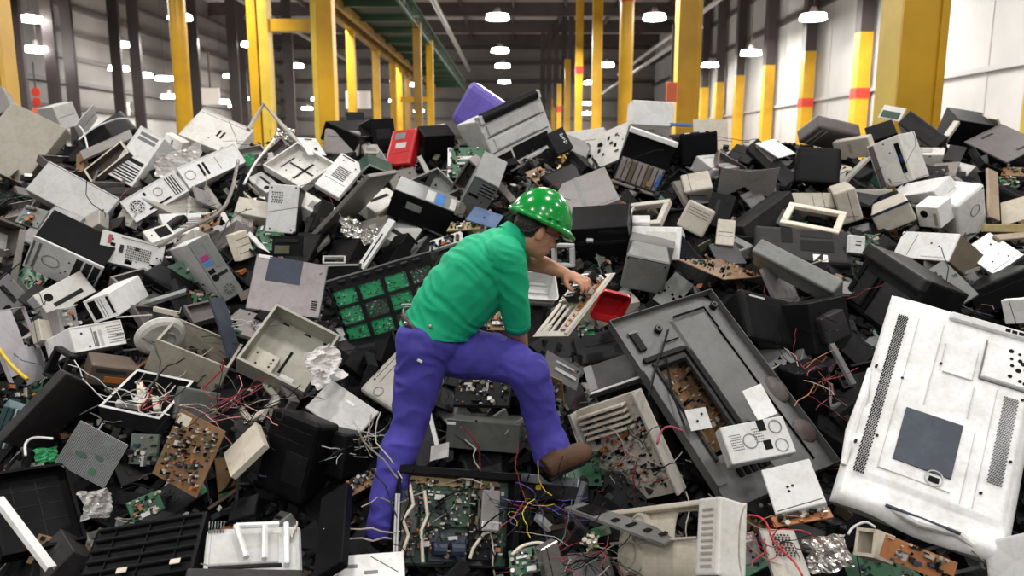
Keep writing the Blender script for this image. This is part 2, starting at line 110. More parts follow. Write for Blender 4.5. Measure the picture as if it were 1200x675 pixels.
 ('plate', 'drive_unit', 'metal scrap', 'dark drive bay opening below the light vent plate', 'black2', [-1.431, 4.86, 2.325, 0.955, -0.296, 0.035, 0.03, 0.212, 0.977], [0.219, 0.131, 0.1], 'slot .1 .2 .9 .35 dgrey;slot .1 .5 .6 .9 olive', {}),
 ('box', 'laptop', 'computer', 'mauve metal panel with a dark blue square patch and vent slits', 'steelm', [-1.269, 4.282, 2.162, 0.972, 0.149, -0.183, 0.086, 0.498, 0.863], [0.403, 0.325, 0.03], 'slot .18 0 .65 .45 navy;slot .03 -.01 .22 .05 white;vent .86 .68 .94 .86 5', {}),
 ('rack', 'circuit_board_rack', 'rack', 'black rack frame holding rows of green circuit boards', 'dgrey2', [-0.662, 4.079, 2.109, 0.947, 0.191, 0.258, -0.176, -0.364, 0.915], [0.56, 0.45, 0.04], '', {}),
 ('crumple', 'foil_sheet', 'packaging', 'crinkled silver foil beneath the broad taupe sheet', 'foil', [-1.034, 4.924, 2.43, 0.675, 0.674, -0.301, -0.243, 0.588, 0.772], [0.163, 0.165, 0.05], '', {}),
 ('crumple', 'foil_sheet', 'packaging', 'small shred of silver foil near the leaning steel rail', 'foil', [-0.9, 4.831, 2.382, 0.836, -0.546, 0.062, 0.176, 0.373, 0.911], [0.103, 0.103, 0.04], '', {}),
 ('bar', 'metal_rail', 'metal scrap', 'steel rail leaning behind the circuit board rack', 'lgrey2', [-0.838, 4.719, 2.356, 0.892, -0.295, -0.343, 0.451, 0.519, 0.726], [0.047, 0.381, 0.03], 'slot .4 .3 .6 .9 dgrey', {}),
 ('frame', 'monitor_surround', 'monitor', 'small black window frame beside the mauve metal panel', 'lgrey', [-1.092, 4.675, 2.265, 0.977, 0.213, -0.028, -0.161, 0.812, 0.561], [0.139, 0.07, 0.03], '', {}),
 ('box', 'desktop_computer', 'computer', 'black box with a grey front edge behind the circuit board rack', 'black2', [-1.023, 4.582, 2.194, 0.995, -0.093, 0.038, -0.033, 0.059, 0.998], [0.206, 0.101, 0.25], 'slot 0 0 1 .1 lgrey', {}),
 ('tray_bracket', 'computer_chassis', 'computer', 'open beige computer case with a drive bracket and plastic bag inside', 'beigeg', [-1.146, 3.849, 1.923, 0.891, -0.051, -0.452, 0.344, 0.727, 0.594], [0.376, 0.38, 0.145], 'slot .48 .38 .52 .75 black;slot .15 .02 .25 .05 dgrey;slot .5 .02 .6 .05 dgrey;slot .8 .02 .9 .05 dgrey', {}),
 ('crumple', 'plastic_bag', 'packaging', 'crumpled white plastic bag spilling out of the open beige case', 'bag', [-0.89, 3.519, 1.916, 0.451, 0.889, 0.075, -0.468, 0.164, 0.868], [0.203, 0.172, 0.06], '', {}),
 ('box', 'desktop_computer', 'computer', "plain light grey flat case beside the worker's rear knee", 'lgrey', [-0.807, 3.489, 1.706, 0.813, -0.444, -0.377, 0.581, 0.57, 0.581], [0.312, 0.183, 0.083], 'slot .45 .2 .62 .28 white', {'body': 'black'}),
 ('rbox', 'louvred_cover', 'plastic scrap', "warm grey louvred panel behind the worker's standing leg", 'lgrey3', [-0.545, 3.65, 1.788, 0.595, 0.571, 0.565, -0.795, 0.523, 0.308], [0.284, 0.326, 0.05], 'vent .45 .35 .95 .95 9;ring .15 .3 .06;screw .3 .1;screw .3 .6;line .35 .1 .95 .1;line .3 .2 .95 .2', {}),
 ('tray', 'metal_box', 'metal scrap', 'deep open beige metal box with dark teal inside', 'beige', [-1.627, 3.917, 1.928, 0.882, 0.153, -0.446, -0.096, 0.984, 0.147], [0.374, 0.313, 0.181], '', {'inner': 'teal'}),
 ('plate', 'metal_sheet', 'metal scrap', 'dark blue side panel standing on edge under the tower with pink sockets', 'navy2', [-1.537, 4.04, 1.979, 0.258, 0.959, -0.12, -0.331, 0.204, 0.921], [0.116, 0.344, 0.02], '', {}),
 ('tower', 'tower_computer', 'computer', 'small white tower back with a hexagonal vent patch', 'white', [-2.159, 3.904, 1.965, 0.57, 0.821, -0.018, -0.286, 0.219, 0.933], [0.267, 0.133, 0.3], 'holes .68 .15 .98 .9 9 7;slot .42 .3 .48 .9 grey;slot .52 .25 .58 .9 lgrey;screw .2 .3;screw .3 .85;line .4 .1 .4 .9', {}),
 ('tower', 'tower_computer', 'computer', 'white tower front with dark drive openings above the hexagonal vent', 'white', [-2.268, 4.161, 2.06, 0.938, -0.159, 0.307, -0.329, -0.139, 0.934], [0.166, 0.136, 0.3], 'slot .1 .1 .4 .9 black;slot .82 .1 .92 .85 black;line .6 .1 .6 .9;line .5 .1 .5 .9', {}),
 ('box', 'power_supply', 'computer', 'small grey power unit with a dented face beside the hexagonal vent tower', 'mauve2', [-2.449, 4.012, 2.006, 0.833, -0.464, 0.3, -0.213, 0.231, 0.949], [0.108, 0.143, 0.1], '', {}),
 ('box', 'power_supply', 'computer', 'twin cream drive unit leaning under the white angular panel', 'cream2', [-2.518, 3.96, 1.976, 0.896, -0.132, 0.425, -0.335, 0.43, 0.839], [0.062, 0.124, 0.12], 'line .5 0 .5 1', {}),
 ('board', 'circuit_board', 'circuit board', 'open drive board with pale parts above the hexagonal vent tower', 'grey2', [-2.386, 4.049, 2.028, 0.167, 0.986, -0.028, -0.181, 0.059, 0.982], [0.101, 0.114, 0.02], 'comp 25', {}),
 ('disc', 'plastic_dish', 'plastic scrap', 'round white plastic dish under the deep open metal box', 'offwhite', [-1.855, 3.966, 1.933, 0.742, 0.665, -0.09, 0.355, -0.274, 0.894], [0.265, 0.246, 0.05], '', {}),
 ('bar', 'plastic_strip', 'plastic scrap', 'beige bent strip lying over the round white dish', 'cream2', [-1.87, 4.051, 2.063, 0.92, -0.383, -0.085, 0.106, 0.034, 0.994], [0.17, 0.025, 0.02], '', {}),
 ('rbox', 'toner_unit', 'machine', 'brown box with an orange tray inside beneath the hexagonal vent tower', 'brown', [-1.963, 3.663, 1.812, 0.714, 0.628, -0.309, 0.381, 0.023, 0.924], [0.235, 0.107, 0.182], 'slot .3 .5 .8 .8 orange;slot .1 .15 .7 .35 dgrey2', {}),
 ('box', 'plastic_sheet', 'plastic scrap', 'large dark grey flat slab under the white angular panel', 'dgrey3', [-2.162, 3.516, 1.664, -0.141, 0.879, -0.456, 0.569, 0.449, 0.689], [0.549, 0.381, 0.04], 'line .05 .06 .95 .06', {}),
 ('tray', 'computer_chassis', 'computer', 'dark open chassis with a light top rail and loose wires', 'dgrey', [-1.749, 3.546, 1.768, 0.979, -0.125, -0.163, 0.173, 0.93, 0.325], [0.305, 0.303, 0.1], '', {'rim': 'lgrey2', 'wires': 14}),
 ('rbox', 'screen_glass', 'monitor', 'dull green-grey screen glass beside the open wire-filled chassis', 'glassg', [-1.517, 3.561, 1.698, 0.62, 0.681, -0.389, 0.181, 0.358, 0.916], [0.215, 0.159, 0.05], '', {}),
 ('lshape', 'metal_cover', 'metal scrap', 'white angular panel at the far edge above the yellow cable', 'lavender', [-2.533, 3.848, 1.925, -0.116, 0.986, -0.12, -0.315, 0.078, 0.946], [0.373, 0.402, 0.02], '', {}),
 ('frame', 'metal_bracket', 'metal scrap', 'dark curved cable guide beside the white angular panel', 'dgrey', [-2.294, 3.737, 1.854, 0.862, -0.378, -0.338, 0.413, 0.136, 0.901], [0.121, 0.161, 0.05], '', {}),
 ('board', 'circuit_board', 'circuit board', 'black connector board with pale fittings at the far edge above the dark slab', 'dgrey', [-2.428, 3.561, 1.756, 0.297, 0.872, -0.39, -0.238, 0.463, 0.854], [0.196, 0.125, 0.02], 'comp 20', {}),
 ('box', 'metal_bracket', 'metal scrap', 'teal glass sheets stacked on edge at the far edge', 'teal', [-2.369, 3.426, 1.639, 0.869, 0.25, -0.426, 0.461, -0.099, 0.882], [0.078, 0.228, 0.06], 'line .3 0 .3 1;line .6 0 .6 1;slot .7 0 .8 1 white', {}),
 ('perf', 'perforated_plate', 'metal scrap', 'white perforated shield plate with green board showing through', 'white', [-1.881, 3.262, 1.576, 0.906, -0.217, -0.364, 0.421, 0.365, 0.83], [0.262, 0.207, 0.02], '', {}),
 ('tray', 'television_rear_shell', 'television', 'black square television shell lying face down', 'black', [-2.001, 3.026, 1.441, 0.698, 0.705, -0.126, -0.519, 0.619, 0.59], [0.307, 0.401, 0.06], 'line .1 .2 .9 .2;line .1 .4 .9 .4;line .1 .6 .9 .6;line .3 .1 .3 .9;line .6 .1 .6 .9', {'rim': 'black'}),
 ('bar', 'metal_rail', 'metal scrap', 'long white rail crossing the black square television shell', 'white', [-1.862, 2.735, 1.479, 0.312, 0.906, -0.286, -0.736, 0.421, 0.53], [0.039, 0.384, 0.02], '', {}),
 ('board', 'circuit_board', 'circuit board', 'brown circuit board crowded with parts and a blue coil', 'pcbb', [-1.419, 3.192, 1.611, 0.877, -0.415, -0.244, 0.371, 0.261, 0.891], [0.27, 0.305, 0.006], 'comp 160;slot .05 .05 .3 .2 cream;hole .4 .4 .05', {}),
 ('board', 'circuit_board', 'circuit board', 'small green board with a pink block below the perforated shield plate', 'pcbg', [-1.524, 2.993, 1.457, 0.519, 0.855, 0.013, -0.427, 0.246, 0.87], [0.143, 0.085, 0.006], 'comp 40;slot .6 .3 .75 .8 pink', {}),
 ('board', 'circuit_board', 'circuit board', 'grey-green drive board beside the perforated shield plate', 'pcbgr', [-1.676, 3.314, 1.577, 0.996, -0.086, -0.002, 0.031, 0.338, 0.941], [0.129, 0.135, 0.02], 'comp 30', {}),
 ('crumple', 'plastic_cover', 'plastic scrap', 'clear crumpled plastic cover beneath the perforated shield plate', 'film2', [-1.786, 3.082, 1.421, 0.233, 0.915, -0.33, -0.242, 0.383, 0.892], [0.165, 0.129, 0.04], 'ring .5 .4 .15', {}),
 ('shell_louv', 'television_rear_shell', 'television', 'black louvred shell with two cream tags', 'black', [-1.464, 2.83, 1.358, 0.987, 0.08, 0.142, -0.13, 0.912, 0.389], [0.452, 0.292, 0.1], '', {}),
 ('rbox', 'monitor', 'monitor', 'black plastic monitor back with a raised rounded hump', 'black', [-0.996, 3.2, 1.59, 0.891, -0.417, -0.177, 0.242, 0.107, 0.964], [0.267, 0.37, 0.2], 'ring .2 .06 .05;line .1 .15 .9 .15;slot .5 .42 .95 .8 black2;line .2 .3 .8 .3', {}),
 ('rbox', 'plastic_housing', 'plastic scrap', 'black housing jammed against the humped monitor back', 'black2', [-0.824, 3.292, 1.566, 0.834, -0.551, -0.042, 0.131, 0.124, 0.984], [0.173, 0.208, 0.2], 'ring .7 .4 .06', {}),
 ('box', 'plastic_strip', 'plastic scrap', 'tall matt black board standing beside the white printer', 'black', [-0.696, 2.745, 1.489, 0.829, -0.043, 0.557, -0.144, 0.947, 0.287], [0.134, 0.429, 0.04], '', {}),
 ('laser', 'printer', 'printer', 'white laser printer with a steel bar frame at the bottom edge', 'lgrey2', [-1.0, 2.761, 1.389, 0.942, 0.313, -0.118, -0.263, 0.911, 0.316], [0.36, 0.255, 0.2], '', {}),
 ('rbox', 'plastic_cover', 'plastic scrap', 'dark grey cover at the bottom edge in front of the white laser printer', 'dgrey3', [-0.912, 2.432, 1.447, 0.893, 0.382, -0.237, -0.31, 0.905, 0.291], [0.394, 0.134, 0.05], '', {}),
 ('box', 'plastic_cover', 'plastic scrap', 'broken white cover piece beneath the television chassis', 'white', [-0.524, 2.633, 1.374, 0.982, 0.187, -0.025, -0.16, 0.894, 0.418], [0.248, 0.154, 0.05], 'slot .1 .3 .3 .4 grey;slot .4 .5 .6 .6 grey;line .5 .1 .9 .6', {}),
 ('tv_chassis', 'television_chassis', 'television', "television chassis full of dark boards and wires between the worker's feet", 'black', [-0.219, 3.004, 1.399, 0.912, 0.343, -0.227, 0.04, 0.474, 0.879], [0.557, 0.399, 0.08], '', {}),
 ('box', 'computer_case', 'computer', "green-grey metal box with a pale ledge between the worker's legs", 'greeng', [-0.136, 3.389, 1.611, 0.987, -0.159, -0.028, 0.061, 0.209, 0.976], [0.346, 0.135, 0.399], 'screw .4 0;slot .0 .1 .12 .2 white', {}),
 ('board', 'circuit_board', 'circuit board', "black drive mechanism with shiny cutouts under the worker's front thigh", 'dgrey', [-0.146, 3.63, 1.752, 0.969, -0.239, 0.061, 0.119, 0.67, 0.733], [0.284, 0.152, 0.03], 'comp 40;slot .2 .2 .3 .5 lgrey;slot .5 .2 .6 .5 lgrey', {}),
 ('box', 'metal_sheet', 'metal scrap', "dark grey side panel standing behind the worker's standing leg", 'dgrey3', [-0.418, 3.431, 1.565, 0.768, -0.191, 0.612, -0.174, 0.857, 0.485], [0.11, 0.278, 0.03], '', {}),
 ('bar', 'metal_rail', 'metal scrap', "thin white bent rod between the worker's legs", 'white', [-0.37, 3.414, 1.642, 0.939, 0.037, 0.341, -0.271, 0.688, 0.673], [0.019, 0.187, 0.02], '', {}),
 ('box', 'plastic_housing', 'plastic scrap', "long black bracket beneath the worker's boot", 'black2', [0.197, 3.256, 1.414, 0.992, 0.074, -0.101, 0.026, 0.673, 0.739], [0.304, 0.106, 0.2], 'slot .2 .4 .28 .6 yellow', {}),
 ('bent', 'metal_bracket', 'metal scrap', "grey metal bracket with a turned-down end under the worker's boot", 'steelb', [0.177, 3.168, 1.49, 0.8, -0.576, 0.172, 0.131, 0.446, 0.885], [0.328, 0.037, 0.03], '', {}),
 ('panelw', 'perforated_plate', 'metal scrap', "grey slotted plate in front of the worker's boot", 'grey3', [0.427, 2.82, 1.476, 0.695, 0.71, -0.119, -0.717, 0.695, -0.042], [0.121, 0.476, 0.01], 'slot .1 .1 .9 .3 black;slot .2 .45 .5 .5 black;slot .2 .6 .7 .64 black;slot .3 .75 .6 .8 black;slot .4 .88 .8 .92 black', {}),
 ('rboard', 'power_supply_rack', 'circuit board', 'cream power supply chassis crowded with capacitors and coils', 'cream2', [0.532, 3.384, 1.546, 0.681, -0.573, 0.457, -0.409, 0.22, 0.886], [0.383, 0.487, 0.04], '', {}),
 ('slotplate', 'metal_bracket', 'metal scrap', "grey slotted bracket behind the worker's front knee", 'grey3', [0.247, 3.694, 1.838, 0.813, 0.257, -0.523, 0.246, 0.662, 0.708], [0.22, 0.12, 0.02], 'slot .3 .2 .8 .3 lgrey;slot .3 .5 .9 .65 lgrey;screw .9 .2', {}),
 ('box', 'plastic_sheet', 'plastic scrap', 'dark grey slab with a silver edge beside the grey television', 'dgrey3', [0.511, 3.687, 1.836, 0.935, -0.046, 0.352, -0.091, 0.928, 0.362], [0.297, 0.216, 0.03], 'slot 0 .93 1 1 lgrey;slot 0 0 .15 .9 grey3', {}),
 ('board', 'circuit_board', 'circuit board', 'small brown board with wires under the slotted bracket by the knee', 'pcbb', [0.213, 3.592, 1.763, 0.76, -0.635, -0.139, -0.105, -0.331, 0.938], [0.089, 0.161, 0.006], 'comp 30', {}),
 ('tvgrey', 'television_rear_shell', 'television', 'big grey television back with an L-shaped opening showing brown boards', 'grey4', [0.99, 3.513, 1.808, 0.892, 0.415, 0.179, -0.426, 0.638, 0.642], [0.635, 1.053, 0.06], '', {}),
 ('board', 'circuit_board', 'circuit board', 'brown board with dense parts seen through the grey television back', 'pcbb', [0.917, 3.568, 1.708, 0.738, 0.665, 0.117, -0.528, 0.46, 0.714], [0.365, 0.453, 0.006], 'comp 150;slot .2 .1 .3 .16 navy', {}),
 ('plate', 'paper_sheet', 'paper', 'torn white sheet lying on the grey television back', 'white', [1.117, 3.324, 1.797, 0.878, 0.446, 0.173, -0.397, 0.477, 0.784], [0.111, 0.149, 0.003], '', {}),
 ('box', 'audio_unit', 'metal scrap', 'silver rear panel with two dot vents, round feet and black holes', 'lgrey2', [1.05, 3.118, 1.699, 0.976, 0.183, 0.118, -0.206, 0.605, 0.769], [0.294, 0.165, 0.069], 'holes .08 .25 .26 .7 8 7;holes .45 .18 .6 .6 6 6;slot .56 0 .68 .3 black;slot .56 .55 .68 .8 black;ring .38 .5 .14;ring .82 .25 .12;ring .82 .75 .12', {}),
 ('box', 'optical_drive', 'drive', 'silver disc drive with a thin cable beside the slotted silver panel', 'lgrey2', [1.129, 2.908, 1.585, 0.929, -0.165, 0.33, -0.031, 0.856, 0.516], [0.199, 0.211, 0.039], 'screw .4 .5;screw .5 .5;screw .4 .6;line .05 .95 .95 .9', {}),
 ('board', 'circuit_board', 'circuit board', 'orange-brown board edge beneath the silver disc drive', 'pcbo', [1.138, 2.817, 1.495, 0.981, -0.016, 0.194, -0.087, 0.856, 0.51], [0.231, 0.046, 0.008], 'comp 20', {}),
 ('panelw', 'perforated_plate', 'metal scrap', 'grey plate with a field of round holes and a yellow label', 'lgrey3', [1.007, 2.61, 1.438, 0.999, -0.039, -0.032, 0.047, 0.943, 0.331], [0.132, 0.275, 0.02], 'holes .2 .1 .8 .5 6 9;slot .2 .82 .9 .9 yellow', {}),
 ('crtfront', 'television_shell', 'television', 'cream television shell with two round discs at the bottom edge', 'cream', [0.565, 2.717, 1.448, 0.482, -0.752, 0.449, 0.155, 0.578, 0.801], [0.698, 0.266, 0.12], '', {}),
 ('box', 'terminal_box', 'metal scrap', 'small metal box with red wires beside the cream television shell', 'grey3', [0.894, 2.679, 1.438, 0.95, 0.285, 0.13, -0.265, 0.511, 0.817], [0.085, 0.111, 0.06], 'slot .2 .1 .8 .3 lgrey;screw .5 .6;screw .5 .8', {}),
 ('crumple', 'foil_ball', 'packaging', 'silver crumpled foil heap by the beige open box', 'foil', [1.179, 2.648, 1.434, 0.748, -0.464, 0.474, 0.028, 0.736, 0.677], [0.161, 0.127, 0.08], '', {}),
 ('tray', 'metal_box', 'metal scrap', 'small beige box beside the orange board', 'cream', [1.357, 2.738, 1.431, 0.428, -0.838, 0.339, 0.276, 0.478, 0.834], [0.095, 0.107, 0.1], '', {'rim': 'cream'}),
 ('board', 'circuit_board', 'circuit board', 'orange keypad board under the lower edge of the white television back', 'pcbo', [1.483, 2.588, 1.443, 0.926, -0.18, -0.333, 0.375, 0.316, 0.872], [0.264, 0.084, 0.008], 'comp 30;slot .2 .4 .35 .8 lgrey', {}),
 ('rbox', 'flat_television', 'television', 'pale grey sheet at the bottom corner under the white television back', 'lgrey2', [1.855, 2.617, 1.421, 0.383, -0.714, 0.587, 0.248, 0.691, 0.679], [0.253, 0.207, 0.04], '', {}),
 ('tvwhite', 'television_rear_shell', 'television', 'huge white television back with a black square label and speaker grilles', 'white2', [1.84, 3.12, 1.818, 0.875, -0.426, -0.229, 0.455, 0.564, 0.689], [0.651, 1.094, 0.08], '', {}),
 ('board', 'circuit_board', 'circuit board', 'small green board standing beside the shiny heatsink', 'pcbg', [0.054, 2.655, 1.402, 0.974, -0.024, 0.225, -0.113, 0.81, 0.575], [0.131, 0.1, 0.006], 'comp 40', {}),
 ('box', 'heatsink', 'metal scrap', 'shiny crushed metal shield near the bottom edge', 'foil', [0.152, 2.58, 1.434, 0.788, 0.595, 0.158, -0.225, 0.04, 0.973], [0.081, 0.142, 0.04], 'line .3 0 .3 1', {}),
 ('star', 'circuit_board', 'circuit board', 'star shaped green board scrap behind the cream television shell', 'pcby2', [0.299, 2.717, 1.443, 0.957, -0.199, 0.209, 0.082, 0.883, 0.462], [0.087, 0.088, 0.006], 'comp 14', {}),
 ('board', 'circuit_board', 'circuit board', 'bright green board under the held circuit assembly', 'pcbg2', [0.392, 3.975, 1.974, 0.989, -0.081, 0.126, -0.034, 0.695, 0.718], [0.087, 0.052, 0.006], 'comp 10', {}),
 ('board', 'circuit_board', 'circuit board', "brown board with pale parts behind the worker's lowered arm", 'pcbb', [-0.085, 4.147, 1.993, 1.0, 0.017, -0.003, -0.01, 0.713, 0.701], [0.104, 0.123, 0.006], 'comp 30', {}),
 ('board', 'circuit_board', 'circuit board', "brown wired board left of the worker's standing leg by the black strip", 'pcbb', [-0.655, 3.191, 1.474, 0.871, 0.269, 0.41, -0.463, 0.727, 0.507], [0.166, 0.067, 0.006], 'comp 40', {}),
 ('bar', 'metal_rail', 'metal scrap', 'dark upright rail of the open chassis at the far edge', 'taupe', [-2.949, 4.556, 2.307, 0.702, 0.623, -0.345, -0.094, 0.562, 0.822], [0.034, 0.344, 0.02], '', {}),
 ('bar', 'plastic_strip', 'plastic scrap', 'thin blue strip sticking out beside the clean white box', 'blue', [1.372, 6.338, 3.134, 0.948, 0.317, -0.022, -0.056, 0.234, 0.971], [0.204, 0.023, 0.02], '', {}),
 ('crumple', 'green_scrap', 'plastic scrap', 'bright green crumpled scrap by the white cable loop', 'pcbg2', [-2.074, 3.241, 1.577, 0.391, 0.893, -0.224, -0.38, 0.378, 0.845], [0.113, 0.064, 0.03], '', {}),
 ('crumple', 'green_tape', 'plastic scrap', "small green tape scrap near the tilted white tower's lower end", 'pcbg2', [-1.931, 5.726, 2.859, 0.9, -0.309, 0.308, -0.18, 0.38, 0.907], [0.077, 0.093, 0.02], '', {}),
 ('panel', 'cream_sheet', 'plastic scrap', 'curled cream sheet beside the brown board with the blue coil', 'cream', [-1.179, 3.201, 1.623, 0.722, 0.156, 0.674, -0.469, 0.827, 0.311], [0.199, 0.166, 0.04], '', {}),
 ('crumple', 'foil_sheet', 'packaging', 'silver foil heap on the crest beside the bent pale rail', 'foil', [-1.825, 6.252, 3.044, 0.929, -0.37, -0.007, 0.121, 0.284, 0.951], [0.187, 0.113, 0.05], '', {}),
 ('box', 'power_supply', 'computer', 'open white drive with a dark window under the tilted fan tower', 'offwhite', [-2.245, 4.875, 2.405, 0.715, 0.643, 0.274, -0.662, 0.499, 0.559], [0.16, 0.125, 0.06], 'slot .4 .15 .9 .85 black;screw .2 .5', {}),
 ('rbox', 'monitor', 'monitor', 'black gloomy casing beside the lower corner of the white television', 'black', [1.504, 3.658, 1.7, 0.892, 0.436, 0.117, -0.109, -0.043, 0.993], [0.211, 0.323, 0.15], 'line .2 .3 .8 .3', {}),
 ('plate', 'white_scrap', 'plastic scrap', "white angular scrap between the worker's legs near the chassis frame", 'white', [-0.327, 3.275, 1.581, 0.81, -0.45, 0.377, 0.036, 0.679, 0.734], [0.103, 0.069, 0.01], '', {}),
 ('plate', 'white_scrap', 'plastic scrap', "small white card by the inner side of the worker's boot", 'white', [0.135, 3.413, 1.643, 0.927, 0.352, 0.131, -0.296, 0.472, 0.83], [0.079, 0.079, 0.003], '', {}),
 ('slotplate', 'metal_bracket', 'metal scrap', 'silver bracket with holes above the slotted silver panel', 'lgrey2', [0.835, 3.292, 1.729, 0.897, 0.441, -0.018, -0.235, 0.511, 0.827], [0.116, 0.096, 0.004], 'screw .4 .6;screw .7 .3', {}),
 ('rbox', 'monitor', 'monitor', 'black monitor back below the dark hollow side cover', 'black', [-2.8, 5.52, 2.596, -1.0, 0.023, -0.005, -0.015, -0.781, -0.624], [0.405, 0.242, 0.225], 'vent .2 .2 .7 .7 6;screw .9 .1', {}),
 ('tray', 'metal_chassis', 'metal scrap', 'charcoal open chassis below the small green tape scrap', 'dgrey', [-1.978, 5.646, 2.682, -0.59, -0.774, -0.231, 0.533, -0.159, -0.831], [0.175, 0.131, 0.043], '', {}),
 ('tray', 'metal_chassis', 'metal scrap', 'charcoal hollow tray just right of the small open white-rimmed box', 'dgrey', [-0.671, 5.636, 2.682, 0.668, -0.649, 0.364, 0.286, 0.676, 0.679], [0.201, 0.144, 0.039], '', {}),
 ('tray', 'metal_chassis', 'metal scrap', 'black hollow tray just right of the small white card by the inner side', 'black2', [0.34, 3.581, 1.477, 0.967, 0.215, 0.134, -0.24, 0.948, 0.207], [0.312, 0.211, 0.06], '', {}),
 ('box', 'plastic_housing', 'plastic scrap', 'black plastic housing just left of the pale grey flat case', 'black', [-3.567, 5.459, 2.581, -0.075, -0.988, -0.138, 0.871, 0.002, -0.491], [0.241, 0.13, 0.103], '', {}),
 ('box', 'plastic_housing', 'plastic scrap', 'black plastic housing below the long white rail', 'black2', [-2.014, 2.885, 1.226, -0.309, 0.897, 0.317, -0.79, -0.057, -0.611], [0.244, 0.191, 0.133], 'vent .2 .2 .7 .7 6;screw .9 .1', {}),
 ('frame', 'plastic_surround', 'plastic scrap', 'beige hollow plastic frame above the small white block', 'cream2', [0.918, 5.307, 2.502, -0.79, 0.597, -0.14, -0.401, -0.676, -0.619], [0.303, 0.247, 0.045], '', {}),
 ('box', 'plastic_housing', 'plastic scrap', 'charcoal plastic housing above the beige bent strip', 'dgrey', [-2.046, 4.546, 2.099, 0.508, -0.627, -0.59, 0.822, 0.15, 0.549], [0.136, 0.092, 0.073], 'holes .2 .2 .8 .6 8 5', {}),
 ('bar', 'metal_rail', 'metal scrap', 'mid grey narrow metal rail just right of the black gloomy casing', 'grey2', [1.731, 3.778, 1.662, -0.374, 0.917, -0.139, -0.909, -0.392, -0.144], [0.033, 0.313, 0.016], '', {}),
 ('tray', 'metal_chassis', 'metal scrap', 'charcoal hollow tray above the warm grey louvred panel', 'dgrey', [-0.546, 4.084, 1.853, -0.308, 0.462, 0.832, -0.922, -0.359, -0.143], [0.264, 0.172, 0.049], '', {}),
 ('box', 'plastic_housing', 'plastic scrap', 'charcoal square casing just left of the bright green board', 'dgrey', [0.268, 4.112, 1.875, -0.734, -0.591, -0.334, 0.672, -0.562, -0.482], [0.296, 0.203, 0.132], '', {}),
 ('board', 'circuit_board', 'circuit board', 'brown circuit board just left of the cream louvred block', 'pcbb', [-2.049, 5.211, 2.458, 0.185, -0.827, -0.532, 0.899, -0.077, 0.431], [0.193, 0.17, 0.005], 'comp 28', {}),
 ('box', 'plastic_housing', 'plastic scrap', 'black plastic case above the curled cream sheet', 'black2', [-1.34, 3.651, 1.557, 0.446, -0.589, -0.674, 0.876, 0.443, 0.192], [0.179, 0.091, 0.074], 'line .1 .5 .9 .5', {}),
 ('box', 'plastic_housing', 'plastic scrap', 'black plastic case just left of the dark grey side panel', 'black2', [-0.583, 3.535, 1.522, -0.895, -0.167, -0.414, 0.391, -0.742, -0.545], [0.229, 0.172, 0.104], 'holes .2 .2 .8 .6 8 5', {}),
 ('panel', 'metal_sheet', 'metal scrap', 'dark grey sheet metal piece just left of the white ribbed drive chassis', 'grey3', [-0.723, 5.014, 2.306, -0.313, 0.885, 0.345, -0.765, -0.02, -0.644], [0.283, 0.178, 0.019], '', {}),
 ('rbox', 'monitor', 'monitor', 'black monitor back above the beige bent strip', 'black', [-2.076, 4.622, 2.149, 0.851, -0.072, -0.52, 0.216, 0.951, 0.222], [0.282, 0.175, 0.174], 'line .1 .2 .9 .2;line .1 .8 .9 .8', {}),
 ('board', 'circuit_board', 'circuit board', 'brown circuit board above the small metal box', 'pcbb', [1.09, 3.247, 1.268, -0.185, -0.817, -0.547, 0.944, 0.008, -0.331], [0.233, 0.165, 0.005], 'comp 23', {}),
 ('panel', 'metal_sheet', 'metal scrap', 'black bent metal panel just right of the dull green-grey screen glass', 'black2', [-1.451, 3.736, 1.702, -0.66, 0.746, 0.087, -0.655, -0.516, -0.552], [0.265, 0.154, 0.016], '', {}),
 ('box', 'desktop_computer', 'computer', 'light grey computer case just right of the open white drive', 'lgrey', [-2.147, 5.236, 2.438, 0.804, 0.595, -0.006, -0.504, 0.687, 0.523], [0.44, 0.239, 0.135], 'vent .2 .2 .7 .7 6;screw .9 .1', {}),
 ('box', 'power_supply', 'computer', 'black small metal box below the brown wired board left', 'black2', [-0.636, 3.248, 1.329, 0.84, 0.063, 0.538, -0.394, 0.752, 0.528], [0.138, 0.109, 0.088], 'slot .2 .3 .8 .45 dgrey;hole .8 .7 .1', {}),
 ('box', 'power_supply', 'computer', 'black small metal box above the white laser printer', 'black2', [-1.208, 3.232, 1.337, -0.958, -0.018, -0.285, 0.126, -0.921, -0.367], [0.13, 0.122, 0.08], 'holes .2 .2 .8 .6 8 5', {}),
 ('tray', 'metal_chassis', 'metal scrap', 'brownish grey hollow tray just right of the thin white bent rod', 'mauve3', [-0.316, 3.627, 1.592, -0.282, 0.951, 0.125, -0.837, -0.18, -0.517], [0.219, 0.176, 0.049], '', {}),
 ('panelw', 'perforated_plate', 'metal scrap', 'mid grey ragged slotted plate just left of the pale green-grey metal plate', 'grey2', [2.709, 4.584, 2.155, 0.815, -0.1, -0.571, 0.305, 0.911, 0.277], [0.13, 0.131, 0.012], '', {}),
 ('panelw', 'perforated_plate', 'metal scrap', 'taupe ragged slotted plate just right of the dark blue side panel', 'taupe', [-1.457, 4.227, 1.95, 0.946, -0.234, -0.225, 0.3, 0.896, 0.327], [0.315, 0.205, 0.023], '', {}),
 ('box', 'power_supply', 'computer', 'mid grey small power unit below the glossy black curved television front', 'grey2', [1.533, 4.057, 1.831, 0.42, -0.85, 0.319, 0.317, 0.467, 0.826], [0.134, 0.105, 0.07], 'slot .1 .2 .6 .5 black;screw .85 .8', {}),
